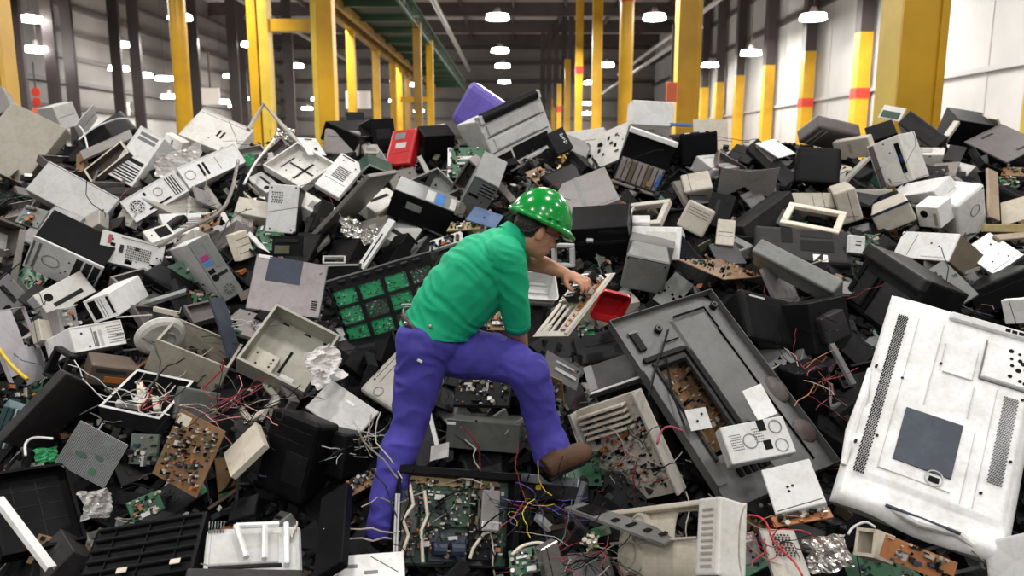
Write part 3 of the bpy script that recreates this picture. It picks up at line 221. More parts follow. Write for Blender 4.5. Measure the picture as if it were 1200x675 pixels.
 ('frame', 'plastic_surround', 'plastic scrap', 'black hollow plastic frame below the curled cream sheet', 'black', [-1.367, 3.377, 1.331, -0.402, 0.77, 0.496, -0.9, -0.23, -0.371], [0.244, 0.239, 0.044], '', {}),
 ('panel', 'metal_sheet', 'metal scrap', 'steel bent metal panel below the pale grey flat case', 'steel', [-3.075, 5.118, 2.414, -0.409, -0.686, -0.602, 0.911, -0.275, -0.305], [0.338, 0.251, 0.022], '', {}),
 ('bar', 'metal_rail', 'metal scrap', 'warm grey narrow metal rail below the small white tower', 'lgrey3', [-2.186, 5.592, 2.611, 0.634, 0.052, 0.771, -0.557, 0.723, 0.409], [0.034, 0.413, 0.022], '', {}),
 ('box', 'plastic_housing', 'plastic scrap', 'black square casing just left of the dark hollow side cover', 'black2', [-3.413, 6.078, 2.903, -0.993, -0.119, -0.011, 0.074, -0.541, -0.838], [0.166, 0.145, 0.09], 'line .1 .2 .9 .2;line .1 .8 .9 .8', {}),
 ('box', 'plastic_housing', 'plastic scrap', 'warm grey plastic case just right of the open white drive', 'lgrey3', [-2.11, 4.912, 2.285, -0.807, 0.172, -0.565, 0.407, -0.532, -0.743], [0.24, 0.201, 0.131], 'slot .2 .3 .8 .45 dgrey;hole .8 .7 .1', {}),
 ('tray', 'metal_chassis', 'metal scrap', 'charcoal hollow tray just right of the white tower front', 'dgrey', [-2.269, 4.391, 2.02, -0.932, 0.356, -0.065, -0.179, -0.61, -0.772], [0.173, 0.158, 0.038], '', {}),
 ('box', 'power_supply', 'computer', 'black small power unit just left of the grey slotted bracket', 'black2', [0.055, 4.035, 1.823, 0.818, 0.563, 0.116, -0.556, 0.827, -0.087], [0.092, 0.081, 0.053], '', {}),
 ('box', 'desktop_computer', 'computer', 'charcoal computer case just right of the black gloomy casing', 'dgrey', [1.712, 3.767, 1.679, 0.813, 0.192, 0.55, -0.119, 0.979, -0.165], [0.304, 0.179, 0.117], 'holes .2 .2 .8 .6 8 5', {}),
 ('rbox', 'monitor', 'monitor', 'charcoal monitor back just right of the bright green board', 'dgrey', [0.485, 4.044, 1.877, 0.975, 0.015, 0.22, -0.159, 0.735, 0.659], [0.292, 0.198, 0.19], 'slot .2 .3 .8 .45 dgrey;hole .8 .7 .1', {}),
 ('box', 'desktop_computer', 'computer', 'black slim case just left of the copper-edged circuit strip', 'black', [1.089, 4.76, 2.224, 0.519, -0.532, -0.67, 0.808, 0.047, 0.588], [0.424, 0.193, 0.129], 'holes .2 .2 .8 .6 8 5', {}),
 ('bar', 'metal_rail', 'metal scrap', 'mid grey narrow metal rail above the curled cream sheet', 'grey2', [-1.21, 3.706, 1.672, -0.865, -0.093, 0.493, -0.182, -0.858, -0.481], [0.019, 0.252, 0.013], '', {}),
 ('box', 'plastic_housing', 'plastic scrap', 'black plastic housing below the light beige slab', 'black2', [2.597, 5.793, 2.771, -0.855, -0.319, -0.409, 0.492, -0.749, -0.444], [0.167, 0.116, 0.081], '', {}),
 ('box', 'plastic_housing', 'plastic scrap', 'charcoal square casing just left of the star shaped green board scrap', 'dgrey3', [0.227, 3.165, 1.261, 0.63, 0.032, 0.776, -0.313, 0.925, 0.216], [0.144, 0.116, 0.082], 'slot .2 .3 .8 .45 dgrey;hole .8 .7 .1', {}),
 ('box', 'plastic_housing', 'plastic scrap', 'black plastic case just left of the grey metal bracket', 'black', [0.087, 3.524, 1.448, 0.3, -0.938, -0.173, 0.332, -0.068, 0.941], [0.161, 0.148, 0.09], 'slot .2 .3 .8 .45 dgrey;hole .8 .7 .1', {}),
 ('panel', 'metal_sheet', 'metal scrap', 'dusty grey sheet metal piece below the small white tower', 'mauve2', [-2.185, 5.493, 2.598, 0.436, -0.763, -0.478, 0.65, 0.634, -0.419], [0.201, 0.148, 0.015], '', {}),
 ('box', 'desktop_computer', 'computer', 'off-white computer case just left of the short pinkish strip', 'offwhite', [3.255, 6.162, 2.923, 0.848, -0.529, -0.007, 0.493, 0.784, 0.377], [0.286, 0.148, 0.099], 'vent .2 .2 .7 .7 6;screw .9 .1', {}),
 ('box', 'plastic_housing', 'plastic scrap', 'brownish grey plastic housing just right of the clear crumpled plastic cover', 'mauve3', [-1.805, 3.393, 1.349, -0.778, 0.504, 0.374, -0.624, -0.688, -0.37], [0.168, 0.108, 0.082], 'line .1 .5 .9 .5', {}),
 ('box', 'power_supply', 'computer', 'mid grey small power unit above the white laser printer', 'grey2', [-1.046, 3.182, 1.3, 0.565, -0.772, 0.292, 0.643, 0.633, 0.43], [0.135, 0.109, 0.064], 'slot .2 .3 .8 .45 dgrey;hole .8 .7 .1', {}),
 ('panel', 'metal_sheet', 'metal scrap', 'black sheet metal piece above the black drive mechanism', 'black2', [-0.244, 3.941, 1.834, 0.123, 0.792, 0.598, -0.965, -0.044, 0.258], [0.377, 0.261, 0.023], '', {}),
 ('tray', 'metal_chassis', 'metal scrap', 'black open chassis below the small white tower', 'black2', [-2.105, 5.627, 2.627, 0.9, -0.347, 0.265, 0.043, 0.674, 0.738], [0.303, 0.279, 0.066], '', {}),
 ('tray', 'metal_chassis', 'metal scrap', 'black hollow tray just right of the black gloomy casing', 'black2', [1.823, 3.885, 1.766, 0.974, 0.003, 0.227, -0.123, 0.846, 0.518], [0.236, 0.139, 0.044], '', {}),
 ('panel', 'metal_sheet', 'metal scrap', 'dusty grey bent metal panel below the white moulded monitor shell', 'mauve2', [2.633, 4.679, 2.203, 0.931, 0.068, -0.358, 0.244, 0.614, 0.751], [0.195, 0.187, 0.017], '', {}),
 ('tray', 'metal_chassis', 'metal scrap', 'black hollow tray just right of the small white box', 'black2', [2.997, 5.297, 2.486, 0.071, -0.971, -0.228, 0.686, 0.214, -0.696], [0.228, 0.198, 0.051], '', {}),
 ('bar', 'metal_rail', 'metal scrap', 'black narrow metal rail just left of the silver rear panel', 'black2', [0.912, 3.344, 1.397, 0.216, 0.964, 0.157, -0.758, 0.064, 0.649], [0.025, 0.219, 0.013], '', {}),
 ('box', 'desktop_computer', 'computer', 'light grey computer case below the small green tape scrap', 'lgrey', [-1.825, 5.695, 2.699, 0.728, -0.55, -0.409, 0.684, 0.622, 0.381], [0.248, 0.128, 0.084], 'slot .2 .3 .8 .45 dgrey;hole .8 .7 .1', {}),
 ('box', 'plastic_housing', 'plastic scrap', 'black plastic housing just left of the grey slotted bracket', 'black2', [0.014, 4.124, 1.872, -0.531, -0.758, -0.377, 0.762, -0.233, -0.605], [0.236, 0.211, 0.131], 'line .1 .5 .9 .5', {}),
 ('panel', 'metal_sheet', 'metal scrap', 'charcoal sheet metal piece above the copper-edged circuit strip', 'dgrey2', [1.364, 4.838, 2.278, 0.105, -0.881, -0.461, 0.994, 0.092, 0.051], [0.23, 0.176, 0.018], '', {}),
 ('box', 'plastic_housing', 'plastic scrap', 'black plastic case just left of the crinkled silver foil', 'black2', [-1.359, 5.23, 2.473, -0.226, -0.517, -0.826, 0.565, -0.76, 0.321], [0.247, 0.169, 0.095], 'slot .1 .2 .6 .5 black;screw .85 .8', {}),
 ('panel', 'metal_sheet', 'metal scrap', 'charcoal bent metal panel below the short pinkish strip', 'dgrey2', [3.43, 6.038, 2.903, -0.561, -0.619, -0.55, 0.806, -0.56, -0.191], [0.217, 0.118, 0.014], '', {}),
 ('rbox', 'monitor', 'monitor', 'black monitor back just left of the black long cabinet', 'black2', [2.684, 4.506, 2.106, 0.67, 0.374, 0.641, -0.686, 0.641, 0.343], [0.182, 0.14, 0.131], 'vent .2 .2 .7 .7 6;screw .9 .1', {}),
 ('frame', 'plastic_surround', 'plastic scrap', 'black hollow plastic frame just right of the white tower front', 'black2', [-2.314, 4.56, 2.112, 0.72, -0.658, -0.22, 0.693, 0.698, 0.183], [0.262, 0.176, 0.034], '', {}),
 ('box', 'plastic_housing', 'plastic scrap', 'black plastic housing just left of the small white card by the inner side', 'black2', [0.013, 3.753, 1.629, 0.901, -0.137, 0.413, -0.154, 0.787, 0.597], [0.27, 0.187, 0.106], 'line .1 .2 .9 .2;line .1 .8 .9 .8', {}),
 ('box', 'plastic_housing', 'plastic scrap', 'charcoal plastic housing above the brown wired board left', 'dgrey', [-0.666, 3.427, 1.424, 0.827, -0.166, 0.538, -0.37, 0.56, 0.741], [0.18, 0.131, 0.092], 'slot .1 .2 .6 .5 black;screw .85 .8', {}),
 ('box', 'plastic_housing', 'plastic scrap', 'black plastic housing just right of the brown wired board left', 'black2', [-0.607, 3.351, 1.318, 0.368, -0.914, -0.172, 0.929, 0.351, 0.119], [0.151, 0.128, 0.086], 'line .1 .5 .9 .5', {}),
 ('panelw', 'perforated_plate', 'metal scrap', 'charcoal ragged slotted plate above the small grey power unit', 'dgrey2', [-2.729, 4.372, 2.069, 0.878, -0.215, -0.428, 0.449, 0.679, 0.581], [0.207, 0.136, 0.016], '', {}),
 ('box', 'desktop_computer', 'computer', 'dark grey slim case above the twin cream drive unit', 'grey3', [-2.956, 4.403, 2.079, 0.748, -0.408, -0.523, 0.655, 0.323, 0.684], [0.259, 0.193, 0.109], 'slot .2 .3 .8 .45 dgrey;hole .8 .7 .1', {}),
 ('box', 'desktop_computer', 'computer', 'black slim case below the open beige computer case', 'black2', [-1.339, 3.831, 1.713, -0.35, -0.935, -0.054, 0.463, -0.123, -0.878], [0.204, 0.151, 0.089], 'slot .1 .2 .6 .5 black;screw .85 .8', {}),
 ('tray', 'metal_chassis', 'metal scrap', 'brownish grey hollow tray just left of the dark blue side panel', 'mauve3', [-1.73, 4.275, 2.028, 0.727, 0.678, 0.109, -0.595, 0.544, 0.591], [0.214, 0.138, 0.04], '', {}),
 ('frame', 'plastic_surround', 'plastic scrap', 'black hollow plastic frame above the dull green-grey screen glass', 'black', [-1.517, 3.851, 1.748, -0.426, -0.866, -0.261, 0.852, -0.287, -0.439], [0.271, 0.168, 0.041], '', {}),
 ('board', 'circuit_board', 'circuit board', 'green circuit board below the small beige box', 'pcbg', [1.494, 2.866, 1.226, 0.546, -0.777, -0.313, 0.745, 0.28, 0.606], [0.26, 0.191, 0.006], 'comp 31', {}),
 ('box', 'plastic_housing', 'plastic scrap', 'black plastic housing below the black gloomy casing', 'black2', [1.567, 3.587, 1.58, 0.4, 0.916, 0.027, -0.782, 0.325, 0.531], [0.235, 0.151, 0.118], 'vent .2 .2 .7 .7 6;screw .9 .1', {}),
 ('tray', 'metal_chassis', 'metal scrap', 'brownish grey open chassis above the curled cream sheet', 'mauve3', [-1.197, 3.704, 1.672, -0.556, 0.737, 0.385, -0.552, 0.019, -0.834], [0.225, 0.186, 0.052], '', {}),
 ('box', 'plastic_housing', 'plastic scrap', 'black plastic case just left of the brown wired board left', 'black2', [-0.784, 3.356, 1.404, -0.534, 0.766, -0.357, -0.469, -0.62, -0.629], [0.15, 0.121, 0.081], 'line .1 .2 .9 .2;line .1 .8 .9 .8', {}),
 ('panel', 'metal_sheet', 'metal scrap', 'black bent metal panel just right of the tall matt black board', 'black2', [-0.613, 3.108, 1.266, 0.445, 0.652, 0.614, -0.885, 0.425, 0.19], [0.208, 0.151, 0.014], '', {}),
 ('box', 'plastic_housing', 'plastic scrap', 'black square casing above the cream power supply chassis', 'black2', [0.744, 3.749, 1.616, -0.928, 0.192, 0.321, -0.338, -0.797, -0.501], [0.274, 0.218, 0.133], 'line .1 .5 .9 .5', {}),
 ('box', 'desktop_computer', 'computer', 'warm grey slim case above the open white drive', 'lgrey3', [-2.347, 5.398, 2.567, -0.881, -0.012, 0.473, -0.214, -0.882, -0.42], [0.39, 0.249, 0.125], '', {}),
 ('rbox', 'monitor', 'monitor', 'black rounded monitor shell just right of the cream power supply chassis', 'black2', [0.797, 3.496, 1.524, -0.01, -0.698, -0.716, 0.8, 0.424, -0.425], [0.365, 0.243, 0.227], '', {}),
 ('box', 'desktop_computer', 'computer', 'black computer case above the small black window frame', 'black2', [-1.139, 4.915, 2.268, -0.736, 0.667, -0.119, -0.338, -0.514, -0.788], [0.368, 0.225, 0.113], 'slot .2 .3 .8 .45 dgrey;hole .8 .7 .1', {}),
 ('bar', 'metal_rail', 'metal scrap', 'steel narrow metal rail just right of the cream louvred block', 'steel', [-1.692, 5.008, 2.358, 0.679, 0.698, 0.226, -0.683, 0.488, 0.543], [0.035, 0.337, 0.018], '', {}),
 ('box', 'desktop_computer', 'computer', 'dark grey slim case below the star shaped green board scrap', 'grey3', [0.328, 2.837, 1.254, 0.799, 0.553, -0.236, -0.245, 0.658, 0.712], [0.218, 0.155, 0.082], 'line .1 .2 .9 .2;line .1 .8 .9 .8', {}),
 ('tray', 'metal_chassis', 'metal scrap', 'charcoal open chassis below the grey-green drive board', 'dgrey', [-1.653, 3.378, 1.356, -0.069, -0.959, 0.275, 0.994, -0.091, -0.069], [0.295, 0.239, 0.056], '', {}),
 ('panelw', 'perforated_plate', 'metal scrap', 'charcoal ragged slotted plate just left of the crinkled silver foil', 'dgrey2', [-1.287, 5.143, 2.412, 0.951, -0.31, -0.011, 0.122, 0.341, 0.932], [0.232, 0.146, 0.018], '', {}),
 ('tray', 'metal_chassis', 'metal scrap', 'charcoal hollow tray just right of the crumpled white plastic bag', 'dgrey', [-0.786, 3.79, 1.767, -0.38, -0.027, -0.925, 0.289, -0.953, -0.091], [0.247, 0.196, 0.05], '', {}),
 ('tray', 'metal_chassis', 'metal scrap', 'charcoal open chassis just right of the dark grey angular shell', 'dgrey', [1.964, 4.191, 1.899, -0.946, -0.048, 0.321, -0.12, -0.867, -0.484], [0.233, 0.199, 0.048], '', {}),
 ('bar', 'metal_rail', 'metal scrap', 'mid grey narrow metal rail above the beige bent strip', 'grey2', [-2.065, 4.348, 2.074, -0.22, 0.881, 0.42, -0.956, -0.109, -0.274], [0.038, 0.382, 0.021], '', {}),
 ('box', 'plastic_housing', 'plastic scrap', 'black plastic case above the tall matt black board', 'black2', [-0.882, 3.307, 1.339, 0.377, 0.747, 0.547, -0.923, 0.256, 0.286], [0.221, 0.15, 0.095], 'vent .2 .2 .7 .7 6;screw .9 .1', {}),
 ('box', 'plastic_housing', 'plastic scrap', 'black plastic case below the dark grey device', 'black', [0.467, 5.907, 2.807, 0.398, -0.804, -0.442, 0.537, -0.186, 0.823], [0.261, 0.154, 0.128], 'slot .2 .3 .8 .45 dgrey;hole .8 .7 .1', {}),
 ('board', 'circuit_board', 'circuit board', 'brown circuit board just right of the upright pale wooden board', 'pcbb', [3.798, 5.819, 2.77, 0.788, -0.615, -0.032, 0.552, 0.684, 0.477], [0.215, 0.129, 0.005], 'comp 23', {}),
 ('box', 'plastic_housing', 'plastic scrap', 'charcoal plastic case just left of the beige bent strip', 'dgrey3', [-2.037, 4.303, 1.978, -0.589, 0.807, 0.031, -0.696, -0.487, -0.527], [0.19, 0.13, 0.108], 'holes .2 .2 .8 .6 8 5', {}),
 ('box', 'plastic_housing', 'plastic scrap', 'black plastic case above the upright pale wooden board', 'black', [3.564, 5.918, 2.826, 0.316, 0.737, 0.598, -0.816, 0.533, -0.226], [0.204, 0.106, 0.081], 'line .1 .2 .9 .2;line .1 .8 .9 .8', {}),
 ('box', 'plastic_housing', 'plastic scrap', 'warm grey plastic case just left of the open white drive', 'lgrey3', [-2.647, 5.263, 2.471, -0.835, 0.528, 0.153, -0.381, -0.356, -0.853], [0.165, 0.107, 0.074], 'line .1 .2 .9 .2;line .1 .8 .9 .8', {}),
 ('tray', 'metal_chassis', 'metal scrap', 'black open chassis above the white laser printer', 'black2', [-1.159, 3.292, 1.333, 0.954, 0.286, -0.094, -0.192, 0.821, 0.538], [0.207, 0.212, 0.052], '', {}),
 ('board', 'circuit_board', 'circuit board', 'brown circuit board just right of the long white rail', 'pcbb', [-1.863, 2.954, 1.255, 0.775, 0.393, -0.495, 0.051, 0.742, 0.669], [0.242, 0.121, 0.005], 'comp 25', {}),
 ('box', 'plastic_housing', 'plastic scrap', 'black plastic case just left of the slim dark player', 'black2', [1.809, 6.123, 2.903, 0.449, -0.871, -0.2, 0.661, 0.173, 0.731], [0.264, 0.146, 0.103], 'slot .1 .2 .6 .5 black;screw .85 .8', {}),
 ('tray', 'metal_chassis', 'metal scrap', 'brownish grey hollow tray above the beige bent strip', 'mauve3', [-2.176, 4.498, 2.123, -0.806, 0.345, 0.481, -0.446, -0.888, -0.112], [0.328, 0.234, 0.059], '', {}),
 ('bar', 'metal_rail', 'metal scrap', 'charcoal narrow metal rail above the dark upright rail', 'dgrey', [-3.563, 5.364, 2.551, 0.548, -0.793, -0.268, 0.713, 0.275, 0.645], [0.033, 0.254, 0.016], '', {}),
 ('board', 'circuit_board', 'circuit board', 'green circuit board above the white handle bar', 'pcbg', [0.776, 5.435, 2.547, 0.587, 0.769, -0.254, -0.362, 0.53, 0.767], [0.17, 0.144, 0.004], 'comp 32', {}),
 ('rbox', 'monitor', 'monitor', 'black rounded monitor shell above the grey-green drive board', 'black', [-1.892, 3.627, 1.526, -0.033, 0.897, 0.441, -0.954, -0.159, 0.253], [0.227, 0.18, 0.156], 'line .1 .2 .9 .2;line .1 .8 .9 .8', {}),
 ('panel', 'metal_sheet', 'metal scrap', 'dusty grey sheet metal piece above the white rounded monitor', 'mauve2', [3.184, 5.488, 2.598, -0.881, -0.463, 0.096, 0.261, -0.645, -0.719], [0.304, 0.185, 0.021], '', {}),
 ('box', 'power_supply', 'computer', 'black small metal box just right of the small white card by the inner side', 'black2', [0.212, 3.566, 1.575, -0.963, -0.102, -0.251, 0.269, -0.446, -0.854], [0.115, 0.123, 0.07], 'slot .2 .3 .8 .45 dgrey;hole .8 .7 .1', {}),
 ('rbox', 'monitor', 'monitor', 'black monitor back above the cream television shell', 'black', [0.86, 3.417, 1.351, -0.751, -0.53, -0.395, 0.66, -0.574, -0.485], [0.278, 0.215, 0.161], '', {}),
 ('box', 'plastic_housing', 'plastic scrap', 'black plastic case below the small white tower back', 'black', [-2.201, 4.084, 1.839, 0.553, -0.801, -0.229, 0.822, 0.48, 0.306], [0.154, 0.128, 0.074], '', {}),
 ('board', 'circuit_board', 'circuit board', 'green circuit board just right of the upright pale wooden board', 'pcbg', [3.627, 5.658, 2.7, 0.998, 0.046, -0.035, -0.002, 0.633, 0.774], [0.13, 0.091, 0.003], 'comp 21', {}),
 ('tray', 'metal_chassis', 'metal scrap', 'black open chassis just right of the orange-brown board edge', 'black2', [1.438, 3.22, 1.269, -0.318, 0.879, 0.356, -0.945, -0.323, -0.048], [0.205, 0.197, 0.046], '', {}),
 ('box', 'plastic_housing', 'plastic scrap', 'charcoal square casing just left of the small brown board', 'dgrey', [0.172, 3.807, 1.693, -0.899, -0.198, -0.39, 0.414, -0.668, -0.618], [0.241, 0.196, 0.119], 'slot .1 .2 .6 .5 black;screw .85 .8', {}),
 ('board', 'circuit_board', 'circuit board', 'grey-green circuit board below the long black open box', 'pcbgr', [0.588, 4.713, 2.182, -0.145, 0.696, 0.703, -0.663, -0.596, 0.453], [0.216, 0.148, 0.004], 'comp 14', {}),
 ('tray', 'metal_chassis', 'metal scrap', 'mid grey open chassis just right of the orange keypad board', 'grey2', [1.811, 2.92, 1.263, -0.691, 0.475, -0.544, 0.062, -0.712, -0.7], [0.184, 0.126, 0.041], '', {}),
 ('panelw', 'perforated_plate', 'metal scrap', 'mid grey ragged slotted plate just right of the plain grey unit', 'grey2', [0.948, 4.444, 2.101, 0.662, 0.255, 0.705, -0.72, 0.476, 0.504], [0.214, 0.135, 0.016], '', {}),
 ('box', 'plastic_housing', 'plastic scrap', 'black plastic housing above the light grey chassis', 'black', [-2.704, 5.233, 2.438, -0.145, 0.89, 0.433, -0.929, 0.028, -0.368], [0.172, 0.122, 0.098], 'line .1 .2 .9 .2;line .1 .8 .9 .8', {}),
 ('rbox', 'monitor', 'monitor', 'black rounded monitor shell just right of the beige cream monitor back', 'black', [2.619, 5.445, 2.582, -0.433, -0.729, -0.53, 0.659, -0.658, 0.365], [0.165, 0.175, 0.126], 'holes .2 .2 .8 .6 8 5', {}),
 ('box', 'plastic_housing', 'plastic scrap', 'black plastic housing just right of the crinkled silver foil', 'black', [-0.772, 4.895, 2.304, -0.428, -0.601, -0.675, 0.662, -0.717, 0.218], [0.252, 0.155, 0.103], 'slot .1 .2 .6 .5 black;screw .85 .8', {}),
 ('board', 'circuit_board', 'circuit board', 'green circuit board just right of the grey metal bracket', 'pcbg', [0.288, 3.407, 1.445, 0.99, 0.134, -0.044, -0.073, 0.753, 0.654], [0.251, 0.176, 0.005], 'comp 29', {}),
 ('bar', 'metal_rail', 'metal scrap', 'warm grey narrow metal rail just right of the red glossy machine part', 'lgrey3', [-0.64, 5.886, 2.769, -0.868, -0.385, -0.315, 0.464, -0.4, -0.79], [0.036, 0.292, 0.02], '', {}),
 ('panel', 'metal_sheet', 'metal scrap', 'taupe sheet metal piece below the rounded beige-green monitor back', 'taupe', [1.262, 5.603, 2.628, -0.585, -0.81, -0.048, 0.452, -0.277, -0.848], [0.233, 0.195, 0.021], '', {}),
 ('board', 'circuit_board', 'circuit board', 'grey-green circuit board below the small brown board', 'pcbgr', [0.324, 3.719, 1.613, -0.907, -0.071, -0.415, 0.333, -0.723, -0.605], [0.253, 0.175, 0.005], 'comp 17', {}),
 ('box', 'desktop_computer', 'computer', 'black computer case just right of the beige ridged monitor shell', 'black', [1.427, 5.298, 2.521, 0.364, 0.543, 0.757, -0.917, 0.352, 0.189], [0.281, 0.169, 0.104], 'slot .2 .3 .8 .45 dgrey;hole .8 .7 .1', {}),
 ('box', 'power_supply', 'computer', 'black small metal box below the small metal box', 'black2', [0.996, 2.931, 1.2, 0.662, 0.265, 0.701, -0.702, 0.548, 0.455], [0.107, 0.079, 0.05], 'holes .2 .2 .8 .6 8 5', {}),
 ('frame', 'plastic_surround', 'plastic scrap', 'beige hollow plastic frame just right of the broad taupe sheet', 'cream2', [-0.888, 5.226, 2.474, 0.67, -0.601, 0.436, 0.066, 0.633, 0.771], [0.156, 0.14, 0.027], '', {}),
 ('tray', 'metal_chassis', 'metal scrap', 'charcoal hollow tray above the grey metal bracket', 'dgrey', [0.122, 3.479, 1.466, -0.402, 0.835, -0.375, -0.417, -0.531, -0.737], [0.208, 0.224, 0.052], '', {}),
 ('box', 'desktop_computer', 'computer', 'black computer case just left of the warm grey louvred panel', 'black', [-0.753, 3.899, 1.79, -0.777, -0.056, 0.627, -0.358, -0.779, -0.514], [0.24, 0.129, 0.085], 'line .1 .5 .9 .5', {}),
 ('panel', 'metal_sheet', 'metal scrap', 'black sheet metal piece above the warm grey louvred panel', 'black2', [-0.409, 4.114, 1.86, -0.218, 0.599, 0.77, -0.937, -0.35, 0.007], [0.219, 0.157, 0.016], '', {}),
 ('rbox', 'monitor', 'monitor', 'black rounded monitor shell above the tan cardboard sheet', 'black', [3.634, 5.543, 2.631, -0.346, 0.863, 0.367, -0.88, -0.435, 0.193], [0.303, 0.305, 0.219], 'vent .2 .2 .7 .7 6;screw .9 .1', {}),
 ('tray', 'metal_chassis', 'metal scrap', 'mid grey hollow tray above the small white box', 'grey2', [3.033, 5.439, 2.565, 0.268, 0.745, 0.611, -0.956, 0.285, 0.072], [0.285, 0.205, 0.06], '', {}),
 ('panel', 'metal_sheet', 'metal scrap', 'dark grey sheet metal piece above the thin white bent rod', 'grey3', [-0.306, 3.665, 1.646, 0.564, -0.777, -0.28, 0.807, 0.445, 0.389], [0.203, 0.124, 0.015], '', {}),
 ('box', 'plastic_housing', 'plastic scrap', 'black plastic case below the black gloomy casing', 'black2', [1.642, 3.672, 1.563, -0.844, -0.359, -0.399, 0.487, -0.824, -0.289], [0.159, 0.123, 0.077], '', {}),
 ('panel', 'metal_sheet', 'metal scrap', 'dusty grey bent metal panel just right of the long grey flat case', 'mauve2', [1.948, 4.535, 2.116, -0.995, 0.081, 0.054, -0.093, -0.954, -0.284], [0.278, 0.167, 0.019], '', {}),
 ('rbox', 'monitor', 'monitor', 'charcoal monitor back above the star shaped green board scrap', 'dgrey', [0.367, 3.209, 1.25, -0.921, 0.057, 0.386, -0.275, -0.797, -0.538], [0.189, 0.158, 0.123], 'vent .2 .2 .7 .7 6;screw .9 .1', {}),
 ('box', 'desktop_computer', 'computer', 'off-white slim case just left of the broad taupe sheet', 'offwhite', [-1.336, 5.36, 2.534, -0.875, -0.003, 0.484, -0.243, -0.862, -0.445], [0.365, 0.16, 0.115], 'vent .2 .2 .7 .7 6;screw .9 .1', {}),
 ('board', 'circuit_board', 'circuit board', 'green circuit board below the dark upright rail', 'pcbg', [-2.926, 4.61, 2.151, -0.022, 0.894, 0.447, -0.996, -0.058, 0.066], [0.278, 0.193, 0.005], 'comp 22', {}),
 ('box', 'desktop_computer', 'computer', 'black computer case above the shiny crushed metal shield', 'black2', [0.17, 3.17, 1.246, 0.609, 0.45, 0.653, -0.774, 0.517, 0.365], [0.312, 0.225, 0.128], 'slot .1 .2 .6 .5 black;screw .85 .8', {}),
 ('rbox', 'monitor', 'monitor', 'black monitor back below the pale grey flat case', 'black', [-2.896, 5.124, 2.362, 0.376, -0.698, -0.61, 0.737, 0.624, -0.26], [0.207, 0.153, 0.125], 'line .1 .2 .9 .2;line .1 .8 .9 .8', {}),
 ('panel', 'metal_sheet', 'metal scrap', 'taupe sheet metal piece just right of the long white wedge', 'taupe', [3.266, 5.865, 2.788, -0.531, -0.745, -0.405, 0.784, -0.613, 0.101], [0.238, 0.17, 0.015], '', {}),
 ('tray', 'metal_chassis', 'metal scrap', 'taupe hollow tray above the dark upright rail', 'taupe', [-3.46, 5.336, 2.518, -0.976, -0.117, -0.182, 0.193, -0.855, -0.481], [0.27, 0.197, 0.049], '', {}),
 ('panel', 'metal_sheet', 'metal scrap', 'warm grey sheet metal piece just right of the crinkled silver foil', 'lgrey3', [-0.928, 5.15, 2.411, -0.908, 0.303, -0.288, -0.086, -0.811, -0.579], [0.269, 0.223, 0.023], '', {}),
 ('box', 'power_supply', 'computer', 'black small power unit just right of the dark open chassis', 'black2', [-1.801, 3.923, 1.755, -0.713, 0.623, 0.323, -0.354, -0.717, 0.601], [0.106, 0.097, 0.069], 'vent .2 .2 .7 .7 6;screw .9 .1', {}),
 ('bar', 'metal_rail', 'metal scrap', 'warm grey narrow metal rail just right of the black bulky monitor back', 'lgrey3', [2.475, 5.725, 2.735, 0.335, -0.939, -0.077, 0.719, 0.202, 0.665], [0.043, 0.426, 0.021], '', {}),
 ('panelw', 'perforated_plate', 'metal scrap', 'taupe ragged slotted plate just left of the white ribbed drive chassis', 'taupe', [-0.58, 5.096, 2.348, -0.659, -0.68, -0.322, 0.666, -0.328, -0.67], [0.158, 0.12, 0.015], '', {}),
 ('rbox', 'monitor', 'monitor', 'black monitor back just left of the dark grey side panel', 'black2', [-0.604, 3.686, 1.584, -0.964, -0.052, -0.261, 0.195, -0.805, -0.561], [0.266, 0.18, 0.159], 'line .1 .2 .9 .2;line .1 .8 .9 .8', {}),
 ('board', 'circuit_board', 'circuit board', 'green circuit board just right of the beige bent strip', 'pcbg', [-1.831, 4.421, 2.045, -0.844, -0.5, 0.195, 0.275, -0.715, -0.643], [0.207, 0.122, 0.004], 'comp 33', {}),
 ('bar', 'metal_rail', 'metal scrap', 'black narrow metal rail above the black louvred shell', 'black2', [-1.517, 3.302, 1.303, -0.964, 0.258, 0.058, -0.255, -0.847, -0.466], [0.026, 0.298, 0.014], '', {}),
 ('bar', 'metal_rail', 'metal scrap', 'warm grey narrow metal rail just left of the upright pale wooden board', 'lgrey3', [3.364, 5.647, 2.645, -0.145, -0.985, 0.092, 0.779, -0.171, -0.603], [0.044, 0.426, 0.023], '', {}),
 ('tray', 'metal_chassis', 'metal scrap', 'charcoal hollow tray just left of the rounded beige-green monitor back', 'dgrey', [1.21, 5.721, 2.679, 0.717, 0.241, 0.654, -0.535, 0.791, 0.296], [0.268, 0.198, 0.059], '', {}),
 ('panel', 'metal_sheet', 'metal scrap', 'steel bent metal panel just right of the long white wedge', 'steel', [3.358, 5.889, 2.769, -0.415, 0.879, 0.233, -0.718, -0.159, -0.678], [0.209, 0.187, 0.017], '', {}),
 ('frame', 'plastic_surround', 'plastic scrap', 'beige hollow plastic frame above the beige flat box', 'cream2', [-1.926, 5.651, 2.645, 0.755, -0.208, -0.622, 0.443, 0.861, 0.25], [0.218, 0.118, 0.029], '', {}),
 ('box', 'plastic_housing', 'plastic scrap', 'warm grey plastic case below the beige flat box', 'lgrey3', [-1.81, 5.17, 2.444, 0.029, -0.703, -0.711, 0.842, 0.4, -0.361], [0.19, 0.133, 0.081], 'holes .2 .2 .8 .6 8 5', {}),
